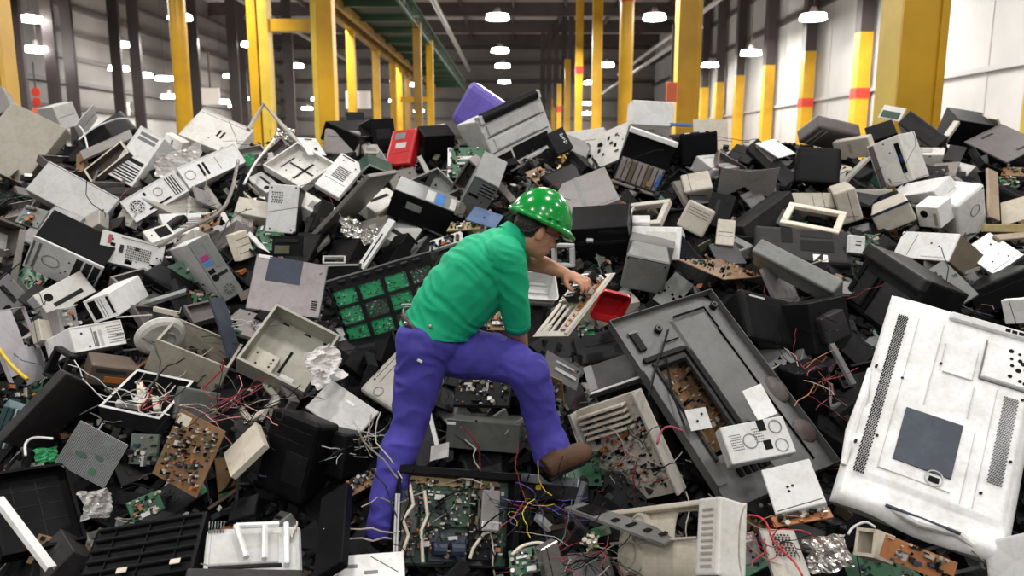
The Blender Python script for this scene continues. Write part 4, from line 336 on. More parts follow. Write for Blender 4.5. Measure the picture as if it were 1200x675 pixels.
 ('board', 'circuit_board', 'circuit board', 'green circuit board above the beige bent strip', 'pcbg', [-2.007, 4.725, 2.18, 0.916, 0.161, 0.367, -0.399, 0.268, 0.877], [0.266, 0.164, 0.006], 'comp 32', {}),
 ('box', 'desktop_computer', 'computer', 'black computer case above the dull green-grey screen glass', 'black2', [-1.708, 3.862, 1.745, 0.439, 0.696, 0.568, -0.845, 0.534, -0.001], [0.265, 0.186, 0.109], 'slot .2 .3 .8 .45 dgrey;hole .8 .7 .1', {}),
 ('tray', 'metal_chassis', 'metal scrap', 'brownish grey hollow tray below the silver foil heap', 'mauve3', [-1.867, 6.119, 2.923, 0.732, 0.125, 0.67, -0.476, 0.797, 0.371], [0.236, 0.173, 0.048], '', {}),
 ('tray', 'metal_chassis', 'metal scrap', 'brownish grey open chassis above the dark open chassis', 'mauve3', [-1.998, 3.948, 1.804, -0.954, 0.253, -0.159, -0.117, -0.805, -0.582], [0.377, 0.227, 0.069], '', {}),
 ('rbox', 'monitor', 'monitor', 'black rounded monitor shell just right of the brown wired board left', 'black2', [-0.603, 3.486, 1.411, -0.662, -0.416, -0.624, 0.75, -0.369, -0.549], [0.305, 0.231, 0.194], 'vent .2 .2 .7 .7 6;screw .9 .1', {}),
 ('box', 'plastic_housing', 'plastic scrap', 'black square casing just right of the beige bent strip', 'black2', [-1.903, 4.345, 2.059, 0.455, -0.5, -0.737, 0.887, 0.327, 0.326], [0.194, 0.106, 0.087], 'vent .2 .2 .7 .7 6;screw .9 .1', {}),
 ('board', 'circuit_board', 'circuit board', 'green circuit board just right of the small white bracket', 'pcbg', [2.337, 4.983, 2.327, -0.157, -0.337, -0.928, 0.986, -0.112, -0.126], [0.119, 0.097, 0.003], 'comp 20', {}),
 ('panel', 'metal_sheet', 'metal scrap', 'black sheet metal piece above the brown wired board left', 'black2', [-0.732, 3.404, 1.459, -0.868, 0.379, 0.322, -0.492, -0.564, -0.663], [0.195, 0.141, 0.014], '', {}),
 ('panel', 'metal_sheet', 'metal scrap', 'dark grey bent metal panel below the glossy black curved television front', 'grey3', [1.421, 4.013, 1.829, -0.225, 0.802, 0.553, -0.956, -0.073, -0.283], [0.204, 0.152, 0.014], '', {}),
 ('rbox', 'monitor', 'monitor', 'charcoal rounded monitor shell just right of the dark curved cable guide', 'dgrey', [-2.228, 3.89, 1.765, -0.831, 0.091, -0.548, 0.157, -0.908, -0.388], [0.173, 0.157, 0.125], 'line .1 .5 .9 .5', {}),
 ('board', 'circuit_board', 'circuit board', 'brown circuit board just right of the dark curved cable guide', 'pcbb', [-2.271, 3.975, 1.81, 0.969, -0.13, 0.211, 0.053, 0.94, 0.337], [0.145, 0.115, 0.004], 'comp 34', {}),
 ('bar', 'metal_rail', 'metal scrap', 'charcoal narrow metal rail below the teal glass sheets', 'dgrey', [-2.327, 3.501, 1.483, 0.844, -0.128, 0.521, -0.166, 0.861, 0.481], [0.037, 0.326, 0.022], '', {}),
 ('rbox', 'monitor', 'monitor', 'black monitor back above the long white wedge', 'black2', [3.115, 5.992, 2.825, 0.485, -0.754, -0.444, 0.855, 0.515, 0.06], [0.207, 0.245, 0.172], '', {}),
 ('box', 'power_supply', 'computer', 'steel small metal box just right of the small green tape scrap', 'steel', [-1.932, 6.06, 2.864, 0.903, 0.368, 0.221, -0.426, 0.7, 0.573], [0.168, 0.125, 0.082], '', {}),
 ('box', 'desktop_computer', 'computer', 'charcoal slim case below the green-grey metal box', 'dgrey', [-0.144, 3.415, 1.467, -0.036, 0.757, 0.652, -0.911, 0.243, -0.333], [0.301, 0.206, 0.11], 'slot .2 .3 .8 .45 dgrey;hole .8 .7 .1', {}),
 ('box', 'desktop_computer', 'computer', 'warm grey computer case above the beige cream monitor back', 'lgrey3', [2.565, 5.616, 2.646, 0.998, -0.062, -0.014, 0.06, 0.995, -0.077], [0.31, 0.182, 0.129], 'slot .1 .2 .6 .5 black;screw .85 .8', {}),
 ('bar', 'metal_rail', 'metal scrap', 'charcoal narrow metal rail just right of the upright pale wooden board', 'dgrey', [3.729, 5.703, 2.717, 0.632, 0.775, 0.001, -0.686, 0.561, -0.464], [0.033, 0.329, 0.02], '', {}),
 ('box', 'desktop_computer', 'computer', 'black slim case just left of the long grey flat case', 'black2', [1.56, 4.721, 2.181, 0.469, 0.102, 0.877, -0.679, 0.676, 0.285], [0.263, 0.167, 0.101], 'line .1 .5 .9 .5', {}),
 ('box', 'power_supply', 'computer', 'mid grey small power unit above the copper-edged circuit strip', 'grey2', [1.479, 5.018, 2.323, -0.41, 0.872, 0.267, -0.902, -0.345, -0.259], [0.191, 0.126, 0.087], 'slot .1 .2 .6 .5 black;screw .85 .8', {}),
 ('box', 'plastic_housing', 'plastic scrap', 'black plastic case below the beige ridged monitor shell', 'black', [1.21, 5.015, 2.306, -0.557, -0.609, -0.565, 0.803, -0.568, -0.18], [0.207, 0.163, 0.095], 'line .1 .5 .9 .5', {}),
 ('box', 'plastic_housing', 'plastic scrap', 'black square casing just right of the black drive mechanism', 'black', [0.013, 3.838, 1.78, -0.909, 0.296, 0.295, -0.413, -0.737, -0.535], [0.293, 0.152, 0.114], 'slot .2 .3 .8 .45 dgrey;hole .8 .7 .1', {}),
 ('panel', 'metal_sheet', 'metal scrap', 'charcoal sheet metal piece above the beige cream monitor back', 'dgrey2', [2.475, 5.492, 2.616, 0.604, 0.763, 0.23, -0.786, 0.524, 0.327], [0.273, 0.218, 0.02], '', {}),
 ('board', 'circuit_board', 'circuit board', 'green circuit board below the small metal box', 'pcbg', [0.905, 2.878, 1.241, 0.885, 0.108, 0.453, -0.122, 0.993, 0.0], [0.263, 0.158, 0.006], 'comp 16', {}),
 ('panelw', 'perforated_plate', 'metal scrap', 'taupe ragged slotted plate above the small black window frame', 'taupe', [-1.266, 5.039, 2.32, -0.239, 0.952, 0.194, -0.764, -0.061, -0.642], [0.187, 0.15, 0.016], '', {}),
 ('panel', 'metal_sheet', 'metal scrap', 'steel sheet metal piece below the long grey flat case', 'steel', [1.615, 4.502, 2.106, -0.273, 0.478, 0.835, -0.804, -0.59, 0.075], [0.285, 0.242, 0.021], '', {}),
 ('panelw', 'perforated_plate', 'metal scrap', 'charcoal ragged slotted plate just right of the long grey flat case', 'dgrey2', [1.944, 4.687, 2.17, -0.669, -0.655, -0.35, 0.635, -0.261, -0.727], [0.22, 0.218, 0.021], '', {}),
 ('box', 'plastic_housing', 'plastic scrap', 'black plastic housing above the black louvred shell', 'black2', [-1.558, 3.244, 1.356, 0.576, 0.775, 0.26, -0.782, 0.43, 0.451], [0.264, 0.154, 0.113], 'vent .2 .2 .7 .7 6;screw .9 .1', {}),
 ('box', 'plastic_housing', 'plastic scrap', 'warm grey plastic case just right of the black bulky monitor back', 'lgrey3', [2.483, 5.831, 2.732, 0.946, -0.024, 0.325, -0.144, 0.862, 0.485], [0.214, 0.172, 0.117], 'line .1 .2 .9 .2;line .1 .8 .9 .8', {}),
 ('rbox', 'monitor', 'monitor', 'black monitor back just right of the clear crumpled plastic cover', 'black', [-1.774, 3.254, 1.314, 0.883, 0.057, -0.466, 0.286, 0.722, 0.63], [0.246, 0.182, 0.185], 'holes .2 .2 .8 .6 8 5', {}),
 ('box', 'power_supply', 'computer', 'steel small metal box just right of the small black window frame', 'steel', [-0.98, 4.861, 2.259, 0.623, 0.758, 0.192, -0.724, 0.465, 0.51], [0.136, 0.096, 0.073], 'vent .2 .2 .7 .7 6;screw .9 .1', {}),
 ('frame', 'plastic_surround', 'plastic scrap', 'beige hollow plastic frame just right of the dull green-grey screen glass', 'cream2', [-1.293, 3.724, 1.679, -0.734, -0.528, -0.428, 0.678, -0.607, -0.415], [0.197, 0.192, 0.033], '', {}),
 ('box', 'plastic_housing', 'plastic scrap', 'black plastic case above the small white block', 'black2', [0.834, 5.458, 2.545, 0.416, 0.812, 0.411, -0.642, -0.058, 0.765], [0.234, 0.171, 0.103], 'line .1 .5 .9 .5', {}),
 ('box', 'desktop_computer', 'computer', 'black computer case below the light grey ribbed plastic crate', 'black2', [0.103, 4.297, 1.964, 0.046, 0.528, 0.848, -0.949, 0.289, -0.128], [0.256, 0.144, 0.107], 'line .1 .2 .9 .2;line .1 .8 .9 .8', {}),
 ('box', 'plastic_housing', 'plastic scrap', 'black plastic housing below the dark grey angular shell', 'black2', [1.851, 4.059, 1.874, 0.604, -0.549, -0.577, 0.794, 0.355, 0.493], [0.223, 0.144, 0.109], 'holes .2 .2 .8 .6 8 5', {}),
 ('bar', 'metal_rail', 'metal scrap', 'black narrow metal rail above the black gloomy casing', 'black2', [1.472, 3.877, 1.768, -0.853, -0.231, 0.468, -0.024, -0.879, -0.476], [0.021, 0.186, 0.012], '', {}),
 ('tray', 'metal_chassis', 'metal scrap', 'mid grey hollow tray below the teal glass sheets', 'grey2', [-2.492, 3.539, 1.441, -0.072, -0.892, -0.447, 0.967, -0.172, 0.188], [0.213, 0.193, 0.055], '', {}),
 ('panel', 'metal_sheet', 'metal scrap', 'taupe sheet metal piece just right of the small open white-rimmed box', 'taupe', [-0.696, 5.525, 2.614, -0.159, 0.937, 0.311, -0.631, 0.146, -0.762], [0.192, 0.127, 0.012], '', {}),
 ('tray', 'metal_chassis', 'metal scrap', 'black open chassis just right of the open drive board', 'black2', [-2.466, 4.289, 2.011, -0.312, 0.867, 0.389, -0.883, -0.114, -0.455], [0.287, 0.209, 0.063], '', {}),
 ('box', 'desktop_computer', 'computer', 'light grey slim case just left of the white ribbed drive chassis', 'lgrey', [-0.75, 5.105, 2.398, -0.727, 0.61, 0.315, -0.686, -0.636, -0.352], [0.393, 0.229, 0.134], 'slot .2 .3 .8 .45 dgrey;hole .8 .7 .1', {}),
 ('rbox', 'monitor', 'monitor', 'black monitor back above the open white drive', 'black', [-2.368, 5.144, 2.429, 0.901, -0.4, 0.165, 0.311, 0.864, 0.397], [0.266, 0.275, 0.204], 'slot .2 .3 .8 .45 dgrey;hole .8 .7 .1', {}),
 ('panel', 'metal_sheet', 'metal scrap', 'black sheet metal piece just right of the warm grey louvred panel', 'black2', [-0.36, 3.712, 1.71, -0.035, 0.956, 0.292, -0.905, -0.154, 0.397], [0.214, 0.143, 0.013], '', {}),
 ('tray', 'metal_chassis', 'metal scrap', 'brownish grey hollow tray just left of the beige bent strip', 'mauve3', [-2.053, 4.277, 1.998, -0.498, -0.844, 0.2, 0.629, -0.51, -0.587], [0.161, 0.162, 0.043], '', {}),
 ('rbox', 'monitor', 'monitor', 'black monitor back just left of the broad grey dusty lid', 'black', [0.398, 5.737, 2.735, -0.72, -0.636, -0.278, 0.667, -0.524, -0.53], [0.353, 0.215, 0.202], 'line .1 .2 .9 .2;line .1 .8 .9 .8', {}),
 ('tray', 'metal_chassis', 'metal scrap', 'brownish grey hollow tray above the pale grey flat case', 'mauve3', [-3.382, 5.941, 2.826, 0.367, 0.929, -0.059, -0.804, 0.348, 0.483], [0.333, 0.25, 0.062], '', {}),
 ('panel', 'metal_sheet', 'metal scrap', 'charcoal sheet metal piece above the black gloomy casing', 'dgrey2', [1.622, 3.957, 1.787, -0.606, -0.641, -0.471, 0.769, -0.623, -0.141], [0.192, 0.164, 0.015], '', {}),
 ('box', 'plastic_housing', 'plastic scrap', 'black plastic housing above the white perforated shield plate', 'black', [-2.042, 3.65, 1.544, -0.027, -0.926, -0.376, 0.974, -0.109, 0.198], [0.175, 0.152, 0.089], 'vent .2 .2 .7 .7 6;screw .9 .1', {}),
 ('board', 'circuit_board', 'circuit board', 'brown circuit board just right of the long tan metal rail', 'pcbb', [0.209, 5.76, 2.734, 0.611, -0.532, -0.586, 0.765, 0.588, 0.264], [0.179, 0.156, 0.004], 'comp 26', {}),
 ('tray', 'metal_chassis', 'metal scrap', 'mid grey hollow tray just left of the taupe metal cage', 'grey2', [-0.558, 5.631, 2.683, 0.724, 0.606, 0.329, -0.662, 0.477, 0.579], [0.26, 0.267, 0.063], '', {}),
 ('panel', 'metal_sheet', 'metal scrap', 'dark grey sheet metal piece just right of the dark grey device', 'grey3', [0.502, 6.126, 2.962, 0.926, -0.076, -0.369, 0.294, 0.758, 0.583], [0.21, 0.187, 0.016], '', {}),
 ('box', 'plastic_housing', 'plastic scrap', 'black square casing just left of the plain light grey flat case', 'black2', [-1.05, 3.728, 1.651, 0.836, -0.495, 0.236, 0.294, 0.768, 0.569], [0.324, 0.185, 0.131], 'line .1 .2 .9 .2;line .1 .8 .9 .8', {}),
 ('box', 'plastic_housing', 'plastic scrap', 'black square casing just right of the small white bracket', 'black2', [2.422, 4.948, 2.298, -0.62, -0.593, -0.514, 0.761, -0.295, -0.578], [0.205, 0.126, 0.081], 'line .1 .2 .9 .2;line .1 .8 .9 .8', {}),
 ('box', 'desktop_computer', 'computer', 'black computer case above the beige cream monitor back', 'black2', [2.578, 5.607, 2.665, 0.899, 0.191, -0.394, -0.046, 0.936, 0.348], [0.223, 0.136, 0.081], 'holes .2 .2 .8 .6 8 5', {}),
 ('panelw', 'perforated_plate', 'metal scrap', 'taupe ragged slotted plate below the dark grey device', 'taupe', [0.269, 5.825, 2.751, -0.864, 0.495, 0.09, -0.49, -0.789, -0.37], [0.293, 0.172, 0.02], '', {}),
 ('tray', 'metal_chassis', 'metal scrap', 'black hollow tray just left of the round white plastic dish', 'black2', [-2.121, 4.162, 1.906, -0.841, 0.538, 0.052, -0.469, -0.678, -0.566], [0.236, 0.128, 0.044], '', {}),
 ('box', 'plastic_housing', 'plastic scrap', 'charcoal plastic housing just right of the small beige box', 'dgrey', [1.616, 3.09, 1.287, -0.444, -0.744, -0.5, 0.763, -0.021, -0.646], [0.238, 0.173, 0.136], 'line .1 .5 .9 .5', {}),
 ('tray', 'metal_chassis', 'metal scrap', 'taupe open chassis above the small green tape scrap', 'taupe', [-2.026, 6.054, 2.922, -0.871, -0.447, -0.204, 0.491, -0.806, -0.332], [0.208, 0.181, 0.043], '', {}),
 ('box', 'desktop_computer', 'computer', 'off-white slim case above the open drive board', 'offwhite', [-2.592, 4.395, 2.095, -0.45, -0.823, -0.347, 0.534, 0.063, -0.843], [0.307, 0.167, 0.106], 'slot .2 .3 .8 .45 dgrey;hole .8 .7 .1', {}),
 ('box', 'power_supply', 'computer', 'steel small metal box above the white handle bar', 'steel', [0.716, 5.393, 2.55, -0.846, -0.47, -0.252, 0.48, -0.466, -0.743], [0.183, 0.124, 0.086], '', {}),
 ('panelw', 'perforated_plate', 'metal scrap', 'taupe ragged slotted plate just right of the small open white-rimmed box', 'taupe', [-0.798, 5.757, 2.715, -0.743, -0.646, -0.173, 0.433, -0.268, -0.86], [0.247, 0.164, 0.022], '', {}),
 ('frame', 'plastic_surround', 'plastic scrap', 'black hollow plastic frame just left of the small white box', 'black', [2.819, 5.404, 2.531, -0.593, 0.084, -0.801, 0.264, -0.92, -0.291], [0.244, 0.199, 0.037], '', {}),
 ('panelw', 'perforated_plate', 'metal scrap', 'charcoal ragged slotted plate just left of the orange-brown board edge', 'dgrey2', [1.169, 3.28, 1.289, -0.811, 0.102, 0.576, -0.503, -0.625, -0.597], [0.181, 0.132, 0.013], '', {}),
 ('rbox', 'monitor', 'monitor', 'black monitor back above the orange keypad board', 'black', [1.778, 3.06, 1.28, 0.197, 0.814, 0.547, -0.972, 0.236, -0.0], [0.226, 0.179, 0.183], '', {}),
 ('panel', 'metal_sheet', 'metal scrap', 'warm grey bent metal panel just left of the pale green-grey metal plate', 'lgrey3', [2.846, 4.753, 2.241, -0.945, -0.265, -0.191, 0.288, -0.952, -0.106], [0.284, 0.24, 0.02], '', {}),
 ('box', 'plastic_housing', 'plastic scrap', 'black square casing just right of the dark drive bay opening', 'black2', [-1.358, 4.94, 2.298, 0.177, 0.772, 0.611, -0.967, 0.253, -0.04], [0.31, 0.177, 0.131], 'holes .2 .2 .8 .6 8 5', {}),
 ('box', 'plastic_housing', 'plastic scrap', 'brownish grey plastic housing just left of the cream louvred block', 'mauve3', [-1.919, 5.028, 2.339, 0.768, -0.439, 0.466, -0.042, 0.692, 0.721], [0.326, 0.175, 0.133], 'line .1 .2 .9 .2;line .1 .8 .9 .8', {}),
 ('tray', 'metal_chassis', 'metal scrap', 'black open chassis just left of the beige ridged monitor shell', 'black2', [1.154, 5.246, 2.455, -0.94, 0.31, -0.141, -0.014, -0.449, -0.893], [0.242, 0.175, 0.045], '', {}),
 ('panel', 'metal_sheet', 'metal scrap', 'charcoal sheet metal piece above the dark curved cable guide', 'dgrey2', [-2.408, 4.029, 1.839, 0.411, -0.583, -0.701, 0.838, 0.544, 0.039], [0.194, 0.158, 0.013], '', {}),
 ('tray', 'metal_chassis', 'metal scrap', 'brownish grey open chassis above the creased taupe cover folded', 'mauve3', [1.675, 5.914, 2.807, 0.86, 0.139, -0.491, 0.241, 0.738, 0.63], [0.271, 0.177, 0.05], '', {}),
 ('board', 'circuit_board', 'circuit board', 'green circuit board above the black drive mechanism', 'pcbg', [-0.112, 4.059, 1.831, 0.908, -0.337, 0.247, 0.207, 0.876, 0.435], [0.269, 0.157, 0.006], 'comp 28', {}),
 ('box', 'power_supply', 'computer', 'black small metal box above the tall matt black board', 'black2', [-0.731, 3.311, 1.312, 0.832, -0.381, -0.403, 0.438, 0.897, 0.057], [0.137, 0.11, 0.071], 'holes .2 .2 .8 .6 8 5', {}),
 ('box', 'plastic_housing', 'plastic scrap', 'brownish grey plastic housing above the grey-green drive board', 'mauve3', [-1.78, 3.696, 1.568, -0.856, 0.51, -0.083, -0.479, -0.844, -0.242], [0.184, 0.139, 0.081], 'holes .2 .2 .8 .6 8 5', {}),
 ('box', 'plastic_housing', 'plastic scrap', 'black square casing below the grey-green drive board', 'black2', [-1.813, 3.453, 1.451, -0.573, 0.561, 0.598, -0.777, -0.605, -0.177], [0.204, 0.15, 0.085], 'slot .2 .3 .8 .45 dgrey;hole .8 .7 .1', {}),
 ('box', 'desktop_computer', 'computer', 'charcoal computer case just right of the long grey flat case', 'dgrey', [1.816, 4.728, 2.196, 0.508, -0.811, -0.29, 0.859, 0.504, 0.094], [0.21, 0.128, 0.091], 'line .1 .5 .9 .5', {}),
 ('box', 'plastic_housing', 'plastic scrap', 'charcoal square casing just left of the upright pale wooden board', 'dgrey', [3.396, 5.777, 2.715, -0.992, -0.12, 0.05, 0.041, -0.657, -0.752], [0.217, 0.155, 0.111], 'vent .2 .2 .7 .7 6;screw .9 .1', {}),
 ('tray', 'metal_chassis', 'metal scrap', 'charcoal open chassis just left of the white ribbed drive chassis', 'dgrey', [-0.558, 4.886, 2.272, 0.513, 0.329, 0.793, -0.767, 0.591, 0.251], [0.316, 0.259, 0.065], '', {}),
 ('board', 'circuit_board', 'circuit board', 'green circuit board just right of the black connector board', 'pcbg', [-2.453, 3.741, 1.687, -0.307, 0.852, 0.424, -0.906, -0.126, -0.404], [0.15, 0.134, 0.004], 'comp 25', {}),
 ('box', 'desktop_computer', 'computer', 'dark grey computer case above the small beige box', 'grey3', [1.562, 3.267, 1.283, -0.691, 0.719, 0.074, -0.684, -0.617, -0.388], [0.343, 0.198, 0.126], 'holes .2 .2 .8 .6 8 5', {}),
 ('box', 'plastic_housing', 'plastic scrap', 'charcoal square casing below the small green tape scrap', 'dgrey3', [-2.015, 5.821, 2.77, 0.968, 0.229, 0.105, -0.192, 0.399, 0.897], [0.193, 0.112, 0.086], 'line .1 .2 .9 .2;line .1 .8 .9 .8', {}),
 ('panelw', 'perforated_plate', 'metal scrap', 'charcoal ragged slotted plate just right of the long white wedge', 'dgrey2', [3.14, 5.805, 2.752, -0.909, 0.405, -0.1, -0.161, -0.562, -0.812], [0.222, 0.135, 0.015], '', {}),
 ('box', 'plastic_housing', 'plastic scrap', 'charcoal plastic housing below the orange-brown board edge', 'dgrey3', [1.254, 3.066, 1.277, 0.819, -0.567, -0.087, 0.511, 0.651, 0.562], [0.148, 0.129, 0.075], '', {}),
 ('box', 'desktop_computer', 'computer', 'off-white slim case just right of the dark grey device', 'offwhite', [0.57, 6.221, 3.003, -0.891, 0.44, -0.111, -0.07, -0.377, -0.924], [0.335, 0.188, 0.099], 'line .1 .5 .9 .5', {}),
 ('box', 'power_supply', 'computer', 'mid grey small metal box just left of the cream ring bezel', 'grey2', [1.828, 5.279, 2.487, 0.152, -0.952, -0.267, 0.593, -0.128, 0.795], [0.113, 0.104, 0.063], '', {}),
 ('tray', 'metal_chassis', 'metal scrap', 'black hollow tray above the upright pale wooden board', 'black2', [3.641, 5.954, 2.864, -0.051, -0.829, -0.557, 0.925, 0.172, -0.34], [0.23, 0.184, 0.056], '', {}),
 ('box', 'desktop_computer', 'computer', 'off-white slim case just right of the broad taupe sheet', 'offwhite', [-0.923, 5.457, 2.582, 0.576, 0.786, 0.227, -0.764, 0.418, 0.492], [0.305, 0.19, 0.102], 'slot .2 .3 .8 .45 dgrey;hole .8 .7 .1', {}),
 ('panelw', 'perforated_plate', 'metal scrap', 'dark grey ragged slotted plate below the creased taupe cover folded', 'grey3', [1.742, 5.528, 2.577, 0.365, -0.748, -0.555, 0.918, 0.186, 0.351], [0.182, 0.133, 0.013], '', {}),
 ('panel', 'metal_sheet', 'metal scrap', 'dark grey bent metal panel just left of the pale green-grey metal plate', 'grey3', [2.817, 4.75, 2.193, 0.084, 0.943, 0.322, -0.994, 0.104, -0.045], [0.29, 0.182, 0.02], '', {}),
 ('panelw', 'perforated_plate', 'metal scrap', 'mid grey ragged slotted plate below the white moulded monitor shell', 'grey2', [2.561, 4.48, 2.126, 0.339, -0.738, -0.583, 0.79, -0.113, 0.603], [0.292, 0.209, 0.02], '', {}),
 ('rbox', 'monitor', 'monitor', 'charcoal rounded monitor shell below the dark grey slab', 'dgrey', [0.576, 3.776, 1.69, 0.745, -0.616, -0.255, 0.573, 0.396, 0.718], [0.37, 0.201, 0.208], 'holes .2 .2 .8 .6 8 5', {}),
 ('bar', 'metal_rail', 'metal scrap', 'black narrow metal rail just left of the grey metal bracket', 'black2', [0.012, 3.438, 1.457, 0.614, -0.745, -0.261, 0.764, 0.477, 0.435], [0.02, 0.202, 0.014], '', {}),
 ('panel', 'metal_sheet', 'metal scrap', 'dark grey sheet metal piece just left of the pale grey flat case', 'grey3', [-3.519, 5.623, 2.627, -0.577, 0.767, 0.28, -0.716, -0.641, 0.276], [0.163, 0.147, 0.014], '', {}),
 ('frame', 'plastic_surround', 'plastic scrap', 'black hollow plastic frame just left of the black square monitor', 'black', [1.298, 6.185, 2.943, 0.567, 0.75, 0.341, -0.786, 0.616, -0.047], [0.169, 0.108, 0.026], '', {}),
 ('panel', 'metal_sheet', 'metal scrap', 'black sheet metal piece just left of the pale grey sheet', 'black2', [1.896, 2.879, 1.218, -0.321, 0.694, 0.644, -0.924, -0.379, -0.052], [0.208, 0.134, 0.015], '', {}),
 ('box', 'plastic_housing', 'plastic scrap', 'warm grey plastic housing just left of the grey computer back', 'lgrey3', [-0.445, 5.363, 2.552, -0.68, 0.712, 0.175, -0.377, -0.135, -0.916], [0.2, 0.101, 0.081], 'line .1 .2 .9 .2;line .1 .8 .9 .8', {}),
 ('bar', 'metal_rail', 'metal scrap', 'warm grey narrow metal rail just left of the small grey power unit', 'lgrey3', [-2.636, 4.245, 1.946, 0.535, -0.721, -0.441, 0.821, 0.32, 0.473], [0.031, 0.296, 0.015], '', {}),
 ('bar', 'metal_rail', 'metal scrap', 'mid grey narrow metal rail below the dark grey angular shell', 'grey2', [1.742, 3.89, 1.806, 0.869, 0.48, 0.115, -0.361, 0.46, 0.811], [0.033, 0.332, 0.021], '', {}),
 ('panel', 'metal_sheet', 'metal scrap', 'dark grey sheet metal piece above the crumpled white plastic bag', 'grey3', [-0.966, 4.151, 1.894, -0.444, 0.789, 0.424, -0.886, -0.457, -0.078], [0.177, 0.112, 0.012], '', {}),
 ('board', 'circuit_board', 'circuit board', 'green circuit board just left of the dark drive bay opening', 'pcbg', [-1.615, 5.08, 2.35, 0.054, -0.85, -0.525, 0.997, 0.07, -0.011], [0.262, 0.185, 0.006], 'comp 28', {}),
 ('box', 'desktop_computer', 'computer', 'warm grey computer case below the pale grey flat case', 'lgrey3', [-2.872, 5.189, 2.442, 0.875, -0.047, 0.482, -0.309, 0.713, 0.629], [0.206, 0.153, 0.086], '', {}),
 ('board', 'circuit_board', 'circuit board', 'green circuit board just left of the small white card by the inner side', 'pcbg', [0.063, 3.6, 1.563, 0.98, 0.163, -0.118, -0.038, 0.725, 0.687], [0.109, 0.081, 0.003], 'comp 15', {}),
 ('box', 'desktop_computer', 'computer', 'light grey slim case just right of the black square monitor', 'lgrey', [1.592, 5.976, 2.845, -0.788, -0.612, -0.062, 0.543, -0.643, -0.54], [0.343, 0.193, 0.118], 'line .1 .2 .9 .2;line .1 .8 .9 .8', {}),
 ('box', 'desktop_computer', 'computer', 'black computer case just right of the crumpled white plastic bag', 'black2', [-0.834, 3.985, 1.864, 0.945, -0.253, 0.209, 0.121, 0.861, 0.494], [0.354, 0.212, 0.125], 'slot .2 .3 .8 .45 dgrey;hole .8 .7 .1', {}),
 ('tray', 'metal_chassis', 'metal scrap', 'mid grey hollow tray below the black drive mechanism', 'grey2', [-0.192, 3.683, 1.626, -0.805, -0.444, -0.393, 0.545, -0.815, -0.195], [0.254, 0.226, 0.052], '', {}),
 ('bar', 'metal_rail', 'metal scrap', 'black narrow metal rail just left of the curled cream sheet', 'black2', [-1.402, 3.528, 1.459, -0.667, 0.67, 0.326, -0.725, -0.684, -0.078], [0.037, 0.324, 0.021], '', {}),
 ('tray', 'metal_chassis', 'metal scrap', 'charcoal open chassis below the long white rail', 'dgrey', [-2.083, 2.927, 1.225, -0.534, -0.781, -0.325, 0.647, -0.13, -0.751], [0.166, 0.114, 0.036], '', {}),
 ('box', 'plastic_housing', 'plastic scrap', 'warm grey plastic case just right of the red plastic tray', 'lgrey3', [0.665, 4.461, 2.068, -0.267, 0.924, 0.272, -0.96, -0.229, -0.163], [0.165, 0.124, 0.085], 'vent .2 .2 .7 .7 6;screw .9 .1', {}),
 ('tray', 'metal_chassis', 'metal scrap', 'brownish grey open chassis below the dark hollow side cover', 'mauve3', [-2.971, 5.734, 2.735, -0.267, 0.891, 0.367, -0.95, -0.307, 0.054], [0.227, 0.206, 0.05], '', {}),
 ('tray', 'metal_chassis', 'metal scrap', 'charcoal hollow tray just right of the broken white cover piece', 'dgrey', [-0.329, 2.935, 1.197, 0.34, -0.912, 0.228, 0.745, 0.409, 0.527], [0.266, 0.232, 0.054], '', {}),
 ('box', 'power_supply', 'computer', 'warm grey small power unit just left of the black hollow casing', 'lgrey3', [-1.116, 6.186, 2.943, -0.866, -0.5, 0.028, 0.404, -0.73, -0.551], [0.144, 0.132, 0.088], 'holes .2 .2 .8 .6 8 5', {}),
 ('box', 'plastic_housing', 'plastic scrap', 'charcoal plastic housing below the long white rail', 'dgrey3', [-1.91, 2.874, 1.255, 0.63, 0.421, 0.653, -0.7, 0.673, 0.241], [0.264, 0.167, 0.118], 'line .1 .5 .9 .5', {}),
 ('tray', 'metal_chassis', 'metal scrap', 'black open chassis below the cream louvred block', 'black2', [-1.629, 4.697, 2.217, -0.728, 0.53, 0.435, -0.644, -0.311, -0.699], [0.286, 0.18, 0.052], '', {}),
]

